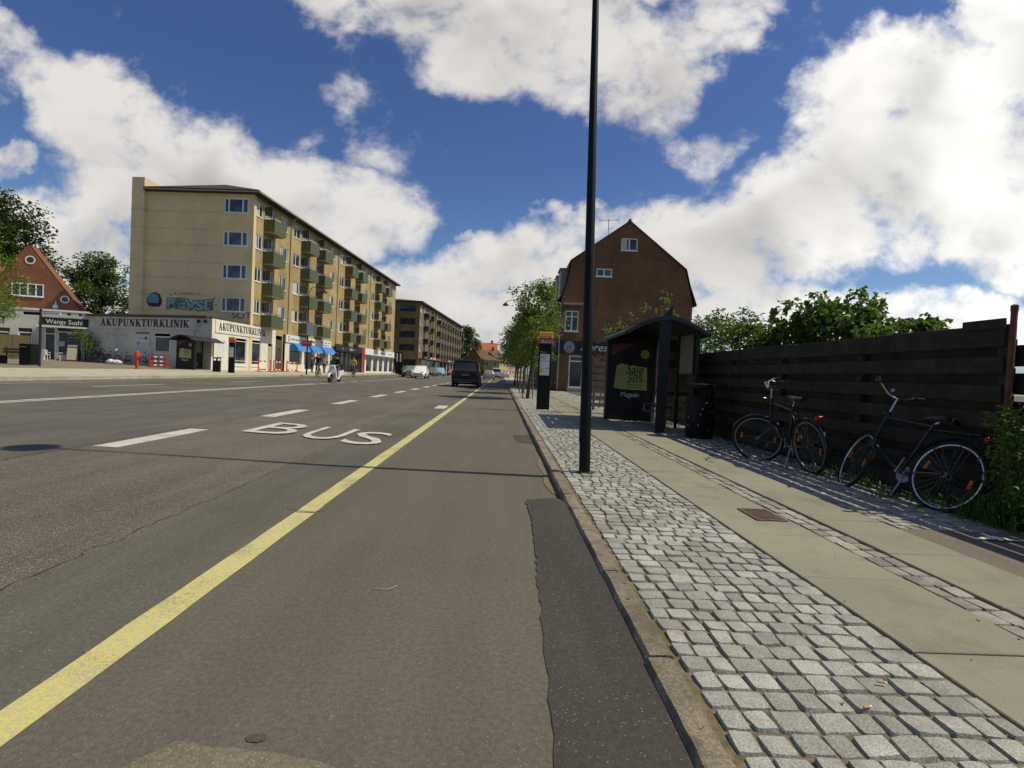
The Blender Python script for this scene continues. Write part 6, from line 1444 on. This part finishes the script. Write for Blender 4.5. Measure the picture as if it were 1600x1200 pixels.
rider('blond cyclist in a black jacket riding past the blue awnings', 'bicycle ridden by the blond cyclist in front of the blue awnings', -14.95, 42.6, R(-62), M['cloth_black'], M['cloth_black'], hair='long', hairm=M['hair_blond'])
rider('cyclist in a bright yellow jacket in front of the black shop', 'bicycle ridden by the cyclist in the yellow jacket', -14.2, 50.2, R(-70), M['cloth_yellow'], M['cloth_denim'], hair='short', hairm=M['hair_dark'])
def pose_walk(h=1.72, st=.28):
    k = h/1.72; J = dict(pelvis=(0, 0, .94), waist=(.0, 0, 1.10), chest=(.02, 0, 1.30), neck=(.025, 0, 1.46), head0=(.04, 0, 1.53), head1=(.05, 0, 1.61), head2=(.04, 0, 1.68))
    for s, y in (('l', 1), ('r', -1)):
        f = st*y; J['sh'+s] = (.02, y*.18, 1.39); J['el'+s] = (-.02-f*.35, y*.23, 1.12); J['wr'+s] = (.06-f*.7, y*.22, .90)
        J['hi'+s] = (0, y*.09, .90); J['kn'+s] = (.05+f*.55, y*.09, .49); J['an'+s] = (f, y*.09, .085+(.04 if y < 0 else 0)); J['to'+s] = (f+.17, y*.10, .035)
    return {a: tuple(q*k for q in b_) for a, b_ in J.items()}
person('pedestrian in a beige grey top and dark trousers walking by the blue awnings', (-17.6, 52.3, farz(-17.6)), R(-80), pose_walk(1.74), M['cloth_grey'], M['cloth_black'], hair='short', hairm=M['hair_dark'], group='pedestrians on the far pavement')
person('pedestrian in dark clothes stepping along behind the blond cyclist', (-18.2, 50.6, farz(-18.2)), R(100), pose_walk(1.70, .2), M['cloth_denim'], M['cloth_black'], hair='short', hairm=M['hair_dark'], group='pedestrians on the far pavement')

# ------------------------------------------------------------------ motor scooter and rider
M['scooter_white'] = mat('white_fairing', (.72, .71, .67), .3, .03, 4., coat=.4)
SX, SY, SR = -10.35, 33.6, R(-96)
t = thing('motor_scooter', 'white motor scooter with a red front wheel ridden towards the camera', 'motor scooter', (SX, SY, roadz(SX)), SR)
def s_wheel(x, r_, rimm):
    w = MB(); w.lathe((x, 0, r_), [(.04, -.05), (r_*.58, -.045), (r_*.62, -.03), (r_*.62, .03), (r_*.58, .045), (.04, .05)], 20, axis='Y'); wo_ = w.build('wheel', rimm, t, smooth=True); q = MB(); q.torus((x, 0, r_), r_*.80, r_*.20, n=28, m=8, sq=1.1); q.build('tyre', M['tyre'], wo_, smooth='all')
s_wheel(0, .26, M['black']); s_wheel(1.32, .27, M['black']); MB().lathe((1.32, 0, .27), [(.03, -.056), (.09, -.054), (.09, .054), (.03, .056)], 14, axis='Y').build('red_hub', M['red'], t, smooth=True)
b_ = MB(); b_.prism([(.30, .20), (.95, .20), (1.02, .34), (.95, .30), (.42, .31), (.34, .62), (.28, .74), (-.30, .78), (-.38, .70), (-.32, .50), (.05, .46), (.22, .30)], .34, lambda a, c, h: (a, h-.17, c)); b_.build('rear_body', M['scooter_white'], t)
b_ = MB(); b_.prism([(.94, .26), (1.06, .30), (1.10, .60), (1.05, .92), (1.0, 1.0), (.96, .9), (1.0, .6)], .54, lambda a, c, h: (a, (h-.27)*(1 if c < .8 else .7), c)); b_.build('leg_shield', M['scooter_white'], t)
b_ = MB(); vs = []
for i in range(11):
    a = .2+2.3*i/10
    for (w, r_) in ((-.085, .30), (-.06, .33), (.06, .33), (.085, .30)): vs.append((1.32+r_*math.cos(a), w, .27+r_*math.sin(a)))
b_.add(vs, [(i*4+j, i*4+j+1, i*4+j+5, i*4+j+4) for i in range(10) for j in range(3)]); b_.build('front_mudguard', M['scooter_white'], t, smooth='all', recalc=False)
b_ = MB()
for s in (-1, 1): b_.tube([(1.10, s*.07, .62), (1.32, s*.08, .27)], .02, 6)
b_.build('fork', M['black'], t)
b_ = MB(); b_.cbox(.92, 1.12, -.17, .17, .94, 1.08, .04); b_.tube([(.98, -.34, 1.06), (1.0, 0, 1.02), (.98, .34, 1.06)], .016, 6); ho = b_.build('handlebar', M['scooter_white'], t)
b_ = MB(); b_.lathe((1.115, 0, 1.01), [(.065, 0), (.06, .02), (.03, .03)], 16, axis='X'); b_.build('headlight', M['paper'], ho, smooth=True)
b_ = MB(); b_.prism([(1.06, 1.08), (.95, 1.36), (.94, 1.36), (1.05, 1.08)], .40, lambda a, c, h: (a, h-.20, c)); b_.build('windscreen', M['glass'], ho)
b_ = MB(); b_.cbox(-.28, .36, -.14, .14, .775, .85, .03); b_.build('seat', M['saddle'], t)
for s in (-1, 1):
    b_ = MB(); b_.tube([(.98, s*.30, 1.06), (.96, s*.36, 1.22)], .006, 4); b_.cbox(.94, .97, s*.36-.06, s*.36+.06, 1.20, 1.28, .01); b_.build('mirror', M['black'], ho)
b_ = MB(); b_.tube([(.2, -.19, .22), (-.35, -.2, .32)], [.035, .05], 10); b_.build('exhaust', M['dullsteel'], t)
person('scooter rider in a black jacket and dark helmet', (SX, SY, roadz(SX)), SR, pose_ride((.22, .86), (.92, 1.06), (.74, .22, 0), .2), M['cloth_black'], M['cloth_denim'], hair=None, helmet=M['black'])

# ------------------------------------------------------------------ cars
M['carglass'] = glassmat('car_glass', (.012, .014, .016), .05)
def carpaint(name, c, rough=.3): return mat(name, c, rough, .03, 1., coat=.6, spec=.5)
M['lens_d'] = mat('dark_tail_lamp', (.09, .008, .008), .3, .1, 8.); M['trim'] = mat('black_trim', (.014, .014, .014), .6, .1, 6.); M['lens_w'] = mat('lamp_glass', (.60, .60, .58), .15, .1, 8.); M['lens_r'] = mat('tail_lamp', (.35, .015, .012), .2, .1, 8.); M['hubcap'] = mat('alloy_rim', (.38, .38, .38), .35, .1, 8., metal=.7); M['plate'] = mat('number_plate', (.62, .61, .57), .5, .05, 9.)
def car(label, cat, loc, rz, paint, L=3.95, Wd=1.70, H=1.48, kind='hatch', group=None, nm='parked_car'):
    t = thing(nm, label, cat, loc, rz, group); h = L/2; hw = Wd/2
    if kind == 'hatch': ST = [(-1, .62, .50, .80), (-.985, .88, .52, .92), (-.93, 1.0, .62, .97), (-.76, 1.42/1.48*H, .74, .99), (-.35, H, .76, 1), (.06, H*.985, .75, 1), (.46, .98, .80, .99), (.75, .88, .84, .97), (.93, .74, .84, .90), (1, .60, .70, .78)]; belt = .93
    elif kind == 'estate': ST = [(-1, .62, .60, .84), (-.985, .92, .66, .94), (-.955, 1.05, .68, .98), (-.86, H*.96, .76, .99), (-.35, H, .77, 1), (.10, H*.985, .76, 1), (.44, .98, .80, .99), (.75, .90, .84, .97), (.93, .76, .84, .90), (1, .60, .70, .78)]; belt = .95
    else: ST = [(-1, .70, .86, .93), (-.992, H*.52, .90, .98), (-.975, H*.60, .90, 1), (-.945, H*.955, .86, 1), (-.90, H*.99, .84, 1), (-.2, H, .84, 1), (.30, H*.985, .83, 1), (.62, 1.16, .84, 1), (.84, 1.02, .84, .97), (.96, .84, .8, .92), (1, .62, .72, .84)]; belt = 1.08
    rings = []
    for (fx_, zt, wr, wf) in ST:
        x = fx_*h; w = hw*wf; zb = .22 if abs(fx_) < .97 else .32; bl = min(belt, zt-.06); tw = max(wr, .0)*hw
        half = [(w*.90, zb), (w*.985, zb+.12), (w, (zb+bl)/2), (w*.97, bl), (tw+(w*.97-tw)*.18, bl+(zt-bl)*.82), (tw*.90, zt), (tw*.45, zt+.015)]
        rings.append([(x, -a, z) for a, z in half]+[(x, a, z) for a, z in reversed(half)])
    n = 14; vs = [p for r_ in rings for p in r_]; N = len(rings)
    b_ = MB(); b_.add(vs, [(i*n+j, i*n+(j+1) % n, (i+1)*n+(j+1) % n, (i+1)*n+j) for i in range(N-1) for j in range(n)]+[tuple(range(n)), tuple(reversed(range((N-1)*n, N*n)))]); b_.build('body', paint, t, smooth=True)
    P_ = lambda i, j: Vector(vs[i*n+j])
    def pane(name, q, shr=.06, lift=.012, m=None):
        c = sum(q, Vector())/len(q); nr = (q[1]-q[0]).cross(q[2]-q[0]).normalized(); 
        if nr.dot(c-Vector((0, 0, .8))) < 0: nr = -nr
        q = [p.lerp(c, shr)+nr*lift for p in q]; d = MB(); d.add(q+[p-nr*.02 for p in q], [tuple(range(len(q)))]+[(i, (i+1) % len(q), len(q)+(i+1) % len(q), len(q)+i) for i in range(len(q))]); return d.build(name, m or M['carglass'], t)
    # cabin glass between belt and roof
    ci = [i for i in range(N) if ST[i][1] > 1.25]
    a, z_ = ci[0], ci[-1]
    for i in range(a, z_):
        if kind == 'van' and i < z_-1: continue
        for s in (0, 1):
            q = [P_(i, 3), P_(i+1, 3), P_(i+1, 4), P_(i, 4)] if s == 0 else [P_(i, 10), P_(i+1, 10), P_(i+1, 9), P_(i, 9)]
            pane('side_window', q, .07)
    w0, w1 = z_, z_+1
    pane('windscreen', [P_(w1, 4), P_(w0, 4).lerp(P_(w0, 5), .6), P_(w0, 9).lerp(P_(w0, 8), .6), P_(w1, 9)], .07)
    if kind == 'van': 
        d = MB(); x = ST[3][0]*h; z0, z1 = 1.08, H*.90; x0, x1 = -h*.974, -h*.952; d.add([(x0-.014, -hw*.80, z0), (x0-.014, hw*.80, z0), (x1-.014, hw*.74, z1), (x1-.014, -hw*.74, z1), (x0+.03, -hw*.80, z0), (x0+.03, hw*.80, z0), (x1+.03, hw*.74, z1), (x1+.03, -hw*.74, z1)], [(0, 1, 2, 3), (0, 1, 5, 4), (1, 2, 6, 5), (2, 3, 7, 6), (3, 0, 4, 7)]); d.build('rear_window', M['carglass'], t)
    else: pane('rear_window', [P_(a-1, 4), P_(a, 4).lerp(P_(a, 5), .6), P_(a, 9).lerp(P_(a, 8), .6), P_(a-1, 9)], .09)
    wr_ = .31 if kind != 'van' else .34
    for x in (-h*.62, h*.64):
        for s in (-1, 1):
            y = s*(hw-.09); w = MB(); w.lathe((x, y, wr_), [(.02, -.085*1), (wr_*.62, -.08), (wr_*.66, 0), (wr_*.62, .08), (.02, .085)], 18, axis='Y'); wo_ = w.build('wheel', M['hubcap'], t, smooth=True)
            q = MB(); q.torus((x, y, wr_), wr_*.82, wr_*.18, n=24, m=8, sq=1.7); q.build('tyre', M['tyre'], wo_, smooth='all')
            ar = MB(); ar.lathe((x, s*(hw-.012), wr_), [(wr_*1.13, -.03), (wr_*1.13, .008)], 20, axis='Y'); ar.build('wheel_arch', M['trim'], t)
    for s in (-1, 1):
        d = MB(); d.cbox(h*.90, h*.975, s*hw*.60-.17, s*hw*.60+.17, .64, .78, .03); d.build('headlight', M['lens_w'], t)
        zt0, zt1 = (.74, 1.0) if kind != 'van' else (.80, 1.30)
        d = MB(); d.cbox(-h*.995-.012, -h*.93, s*hw*.84-.07, s*hw*.84+.07, zt0, zt1, .02); d.build('tail_light', M['lens_r'] if 'black van' not in label else M['lens_d'], t)
        d = MB(); x = h*.40 if kind != 'van' else h*.52; d.cbox(x-.06, x+.06, s*(hw+.10)-.09, s*(hw+.10)+.09, belt-.02, belt+.14, .03); d.build('wing_mirror', paint, t)
    d = MB(); d.cbox(h*.985, h*1.012, -hw*.55, hw*.55, .44, .60, .01); d.build('grille', M['trim'], t)
    d = MB(); d.bx(h*1.012, h*1.02, -.26, .26, .40, .51); d.build('number_plate', M['plate'], t)
    d = MB(); d.cbox(-h*1.03, -h*.985, -hw*.9, hw*.9, .34, .56, .02); d.build('rear_bumper', M['trim'] if kind == 'van' else paint, t)
    d = MB(); zp = .70 if kind != 'van' else .84; d.bx(-h*1.016, -h*.98, -.26, .26, zp, zp+.11); d.build('number_plate', M['plate'] if kind != 'van' else mat('dull_plate', (.16, .16, .15), .6), t)
    if kind == 'van':
        d = MB(); d.bx(-h*1.032, -h*1.029, -.5, .5, .36, .39); d.build('bumper_reflector', M['dullsteel'], t)
    return t
car('black van driving away in the bus lane', 'van', (-2.55, 39.6, .02), R(90), mat('black_van_paint', (.004, .004, .004), .5, 0, spec=.3), 4.9, 1.95, 1.96, 'van', nm='van')
GV = 'cars coming the other way'
car('white small car with black windscreen coming towards the camera', 'car', (-9.65, 62.5, roadz(-9.7)), R(-90), carpaint('white_paint_car', (.72, .72, .69)), 3.9, 1.70, 1.50, 'hatch', GV)
car('dark grey car half hidden behind the small white car', 'car', (-11.6, 66.5, roadz(-11.6)), R(-84), carpaint('grey_paint', (.07, .07, .07)), 4.2, 1.74, 1.48, 'hatch', GV)
car('black car parked past the white car in front of the farther block', 'car', (-11.3, 84, roadz(-11.3)), R(-96), carpaint('black_paint_car', (.02, .018, .018)), 4.2, 1.74, 1.45, 'hatch', GV)
car('light blue car beyond the black car at the far kerb', 'car', (-10.9, 93, roadz(-10.9)), R(-92), carpaint('blue_paint', (.16, .36, .50)), 3.7, 1.65, 1.52, 'hatch', GV)
car('dark car parked along the shops under the farther block', 'car', (-15.2, 84, roadz(-15.2)), R(-90), carpaint('dark_paint', (.025, .025, .03)), 4.3, 1.74, 1.45, 'estate', GV)
car('small red car farthest along the opposite kerb', 'car', (-10.6, 112, roadz(-10.6)), R(-90), carpaint('red_paint', (.28, .05, .04)), 3.8, 1.66, 1.46, 'hatch', GV)
GV2 = 'vehicles ahead in the bus lane'
car('silver grey estate car ahead of the black van', 'car', (-1.95, 84, .0), R(90), carpaint('silver_paint', (.26, .26, .26)), 4.5, 1.78, 1.5, 'estate', GV2)
car('white van farther ahead behind the silver estate', 'van', (-.9, 103, .0), R(90), carpaint('white_van_paint', (.55, .55, .53)), 4.9, 1.95, 2.1, 'van', GV2, nm='van')
car('pale grey car farthest ahead at the right edge of the road', 'car', (1.0, 118, .0), R(90), carpaint('pale_paint', (.36, .34, .34)), 4.3, 1.76, 1.5, 'estate', GV2)

# ------------------------------------------------------------------ far pavement furniture
shelter2 = dict()
def left_shelter():
    # same shelter seen from the other side: the advert case closes the end nearest the camera
    t = shelter('dark vaulted bus shelter across the road in front of the clinic wall', (-21.25, 40.1, farz(-21.9)), R(178), GS, ad_far=True, flip=True)
    return t
totem('black bus stop sign with a red header across the road by the clinic corner', (-18.35, 35.9, farz(-18.35)), R(-2), 'black bus stop signs')
litter_bin('round black litter bin between the far shelter and the far bus stop sign', (-19.5, 36.2, farz(-19)), GB, .25, 1.0)
t = lamp_post('black curved arm lamp across the road in front of the blue awnings', (-16.35, 44.2, farz(-16.4)), R(180), GL, 7.3, 1.25)
t = thing('stop_plate', 'white and red stop plates hung on the lamp post across the road', 'sign', (-16.35, 44.2, farz(-16.4)), 0)
MB().bx(-.06, .42, -.09, -.07, 3.3, 4.35).build('white_plate', mat('plate_grey', (.42, .43, .44), .5, .05, 3.), t); MB().bx(-.48, .40, -.10, -.072, 2.35, 2.85).build('red_plate', M['signred'], t)
pb = MB(); rnd = random.Random(3); scrawl(pb, lambda a, c, l: (a, -.104-l, c), -.4, .3, 2.62, .1, rnd); pb.build('lettering', M['paper'], t, recalc=False)
# street name post, bin and bench at the left
t = thing('street_name_post', 'dark post with street name plates at the far left pavement', 'sign', (-23.7, 27.3, farz(-23.7)), R(0))
MB().tube([(0, 0, 0), (0, 0, 2.95)], .055, 10).build('post', mat('purple_black', (.018, .012, .022), .5, .1, 4.), t, smooth=True); MB().bx(.06, 1.0, -.02, .02, 2.66, 2.80).build('name_plate', M['paper'], t); MB().bx(-.85, -.06, -.02, .02, 2.62, 2.76).build('name_plate', M['black'], t)
pl_ = MB(); scrawl(pl_, lambda a, c, l: (a, -.024-l, c), .14, .9, 2.69, .07, random.Random(1)); pl_.build('lettering', M['ink'], t, recalc=False)
t = thing('litter_bin', 'square black litter bin beside the street name post', 'litter bin', (-24.75, 27.9, farz(-24.7)), R(4), GB)
MB().cbox(-.30, .30, -.28, .28, .03, .98, .03).build('body', M['black'], t); MB().cbox(-.31, .31, -.29, .29, .99, 1.12, .03).build('lid', M['black'], t); MB().bx(-.18, .05, -.292, -.288, .93, .965).build('slot_rim', M['dullsteel'], t)
t = thing('park_bench', 'dark wooden bench left of the square litter bin', 'bench', (-26.0, 28.4, farz(-26)), R(3))
for i in range(3): MB().cbox(-.75, .75, -.2+.14*i, -.08+.14*i, .42, .46, .008).build('seat_slat', M['browndoor'], t)
for i in range(2): MB().cbox(-.75, .75, .22, .26, .58+.16*i, .70+.16*i, .008).build('back_slat', M['browndoor'], t)
for s in (-.6, .6): b_ = MB(); b_.bx(s-.03, s+.03, -.2, .21, .0, .418); b_.bx(s-.03, s+.03, .262, .30, 0, .9); b_.build('frame', M['black'], t)
t = thing('garden_sack', 'crumpled green sack slumped at the left edge by the bench', 'sack', (-27.9, 28.3, farz(-27.5)), 0)
b_ = MB(); b_.ball((0, 0, .38), .55, 18, (1, .8, .8)); rnd = random.Random(4); b_.v = [(x+mnoise.noise((x*4, y*4, z*4))*.16, y+mnoise.noise((x*4, y*4, z*4+9))*.12, max(0, z+mnoise.noise((x*3, y*3, z*3+4))*.2)) for x, y, z in b_.v]; b_.build('sack', mat('green_plastic', (.03, .17, .07), .5, .2, 4.), t, smooth='all')
MB().tube([(.1, -.1, .72), (.14, -.1, .9)], [.09, .13], 9).build('tied_neck', mat('green_plastic_neck', (.03, .17, .07), .5, .2, 4.), t)
# red hydrant post
t = thing('fire_hydrant', 'short red hydrant post on the far pavement edge', 'hydrant', (-22.0, 32.0, farz(-22)), 0)
MB().lathe((0, 0, 0), [(.11, 0), (.11, .04), (.085, .06), (.085, .62), (.14, .66), (.15, .84), (.12, .92), (.12, .99), (.06, 1.06), (.03, 1.10)], 16).build('body', M['red'], t, smooth=True)
for s in (-1, 1): MB().lathe((s*.12, 0, .76), [(.06, 0), (.06, s*.09), (.045, s*.10)], 10, axis='X').build('outlet_cap', M['red'], t, smooth=True)
MB().lathe((0, -.12, .78), [(.045, 0), (.045, -.05)], 10, axis='Y').build('front_cap', M['dullsteel'], t, smooth=True)
# red and white works barriers
M['barrier_white'] = mat('barrier_white', (.68, .66, .62), .5, .05, 5.)
def barrier(label, loc, rz, w=1.5, dbl=False):
    t = thing('works_barrier', label, 'barrier', loc, rz, 'red and white works barriers')
    for s in (-1, 1):
        b_ = MB(); b_.cbox(s*w/2-.045, s*w/2+.045, -.03, .03, .06, 1.05, .01); b_.build('post', M['red'], t)
        b_ = MB(); b_.cbox(s*w/2-.09, s*w/2+.09, -.30, .30, 0, .07, .02); b_.build('foot', M['red'], t)
    for z in ((.82, .12) if not dbl else (.82, .45, .12)):
        k = 5; u = (w-.10)/k
        b_ = MB(); b_.bx(-w/2+.047, w/2-.047, -.014, .014, z, z+.11); p = b_.build('plank', M['barrier_white'], t)
        for i in range(0, k, 2): b_ = MB(); x = -w/2+.05+i*u; b_.bx(x, x+u, -.019, .019, z-.002, z+.112); b_.build('red_stripe', M['red'], p)
    return t
def on_front(s, u):
    p = Vector((-21.55, 45., 0))+(rot(-PHI) @ Vector((u, s, 0))); return (p.x, p.y, farz(p.x))
barrier('red and white barrier panel beside the far bus shelter, near the clinic window', (-25.4, 39.2, farz(-25.4)), R(60), 1.1, True).scale.z = .86
barrier('red and white barrier under the clinic street window nearest the corner', on_front(-.2, 1.5), R(86), 2.0)
barrier('middle red and white barrier along the clinic street front', on_front(2.3, 1.4), R(92), 1.9)
barrier('red and white barrier outside the brown entrance door', on_front(5.0, 1.4), R(80), 1.7)
# shop clutter by the sushi house
def at_sushi(x, y): 
    p = rot(SA) @ Vector((x, y, 0)); return (LX+p.x, LY+p.y, farz(LX+p.x)+.0)
def chair(label, loc, rz):
    t = thing('plastic_chair', label, 'chair', loc, rz, 'white plastic chairs outside the sushi shop')
    MB().cbox(-.24, .24, -.23, .23, .42, .46, .015).build('seat', M['white'], t)
    b_ = MB(); vs = []
    for i in range(9):
        a = -1+2*i/8
        for z in (.46, .62, .80, .88-.06*a*a): vs.append((.23*a, .24-.05*a*a*1.2+(z-.46)*.18, z))
    b_.add(vs, [(i*4+j, i*4+j+1, i*4+j+5, i*4+j+4) for i in range(8) for j in range(3)]); b_.build('backrest', M['white'], t, smooth='all', recalc=False)
    for sx in (-1, 1):
        for sy in (-1, 1): MB().tube([(sx*.24, sy*.22, 0), (sx*.21, sy*.20, .42)], .022, 6).build('leg', M['white'], t)
        MB().tube([(sx*.25, .2, .62), (sx*.27, -.1, .64), (sx*.25, -.2, .44)], .02, 6).build('armrest', M['white'], t)
chair('white plastic chair beside the sushi shop door', at_sushi(-2.4, -.9), R(200)); 
t = thing('side_table', 'small white plastic table between the chair and the sandwich board', 'table', at_sushi(-1.5, -.85), 0)
MB().lathe((0, 0, 0), [(.30, .60), (.31, .62), (.30, .64)], 18).build('tabletop', M['white'], t)
for k in range(4): a = .8+k*1.57; MB().tube([(.24*math.cos(a), .24*math.sin(a), 0), (.18*math.cos(a), .18*math.sin(a), .60)], .02, 6).build('leg', M['white'], t)
t = thing('sandwich_board', 'brown framed sandwich board with a cream poster outside the sushi shop', 'sign', at_sushi(-.55, -1.1), SA-R(10))
for s in (-1, 1):
    b_ = MB(); b_.box((0, s*.13, .68), (.82, .04, 1.36), M=Matrix.Rotation(s*.13, 3, 'X')); b_.build('board', mat('board_brown', (.10, .04, .025), .6, .2, 3.), t)
b_ = MB(); b_.box((0, -.157, .60), (.68, .008, .95), M=Matrix.Rotation(-.13, 3, 'X')); po = b_.build('poster', mat('cream_poster', (.60, .54, .38), .6, .06, 3.), t)
b_ = MB(); b_.box((0, -.142, .42), (.66, .006, .22), M=Matrix.Rotation(-.13, 3, 'X')); b_.v = [(x, y-.02, z) for x, y, z in b_.v]; b_.build('poster_band', mat('salmon_band', (.50, .25, .16), .6, .1, 3.), po)
b_ = MB(); 
for k in range(4): b_.lathe((-.24+.16*k, -.085, 1.22), [(.07, 0), (.07, -.02)], 10, axis='Y')
b_.build('lettering', M['paper'], t)
cl = [((0, 0, 1.9), .5), ((.45, -.2, 1.7), .45), ((.8, -.1, 1.4), .4), ((-.5, -.1, 2.2), .45), ((.2, -.2, 1.2), .5), ((.9, 0, .8), .4), ((-.3, -.3, 2.0), .4)]
lx = at_sushi(.1, -.7); shrub('corner_shrub', 'leafy shrub where the sushi shop meets the clinic wall', lx, [(tuple(Vector(c)+Vector(lx)), r_) for c, r_ in cl], .16, M['leaf_light'], 420, 44)
t = thing('white_sacks', 'heap of crumpled white sacks on the ground before the clinic bicycles', 'sacks', on_wing(-7.9, -1.5), crz)
for k, (x, y, s) in enumerate(((0, 0, .32), (.42, .05, .28), (.85, -.05, .24))):
    b_ = MB(); b_.ball((x, y, s*.55), s, 14, (1.1, .8, .65)); b_.v = [(a+mnoise.noise((a*6, b2*6, c*6))*.09, b2+mnoise.noise((a*6, b2*6, c*6+7))*.08, max(0, c+mnoise.noise((a*6, b2*6, c*6+3))*.10)) for a, b2, c in b_.v]; b_.build('sack', M['paper'], t, smooth='all')
left_shelter()
t = thing('planter_box', 'low brown wooden planter behind the far bus shelter', 'planter', on_wing(-1.7, -.6), crz)
for s in (-1, 1): MB().cbox(-.7, .7, s*.22-.02, s*.22+.02, 0, .55, .006).build('side_board', M['browndoor'], t); MB().cbox(s*.7-.02, s*.7+.02, -.2, .2, 0, .55, .006).build('end_board', M['browndoor'], t)
MB().bx(-.68, .68, -.2, .2, .40, .47).build('soil', M['earth'], t)
t = thing('advert_pillar', 'dark pillar sign with white light strips in front of the farther block', 'sign', (-15.9, 81.5, farz(-16.2)), 0)
MB().cbox(-.55, .55, -.15, .15, 0, 3.4, .03).build('body', M['black'], t)
for s in (-.3, .22): MB().bx(s-.10, s+.10, -.165, -.152, 1.9, 3.2).build('white_strip', M['paper'], t)
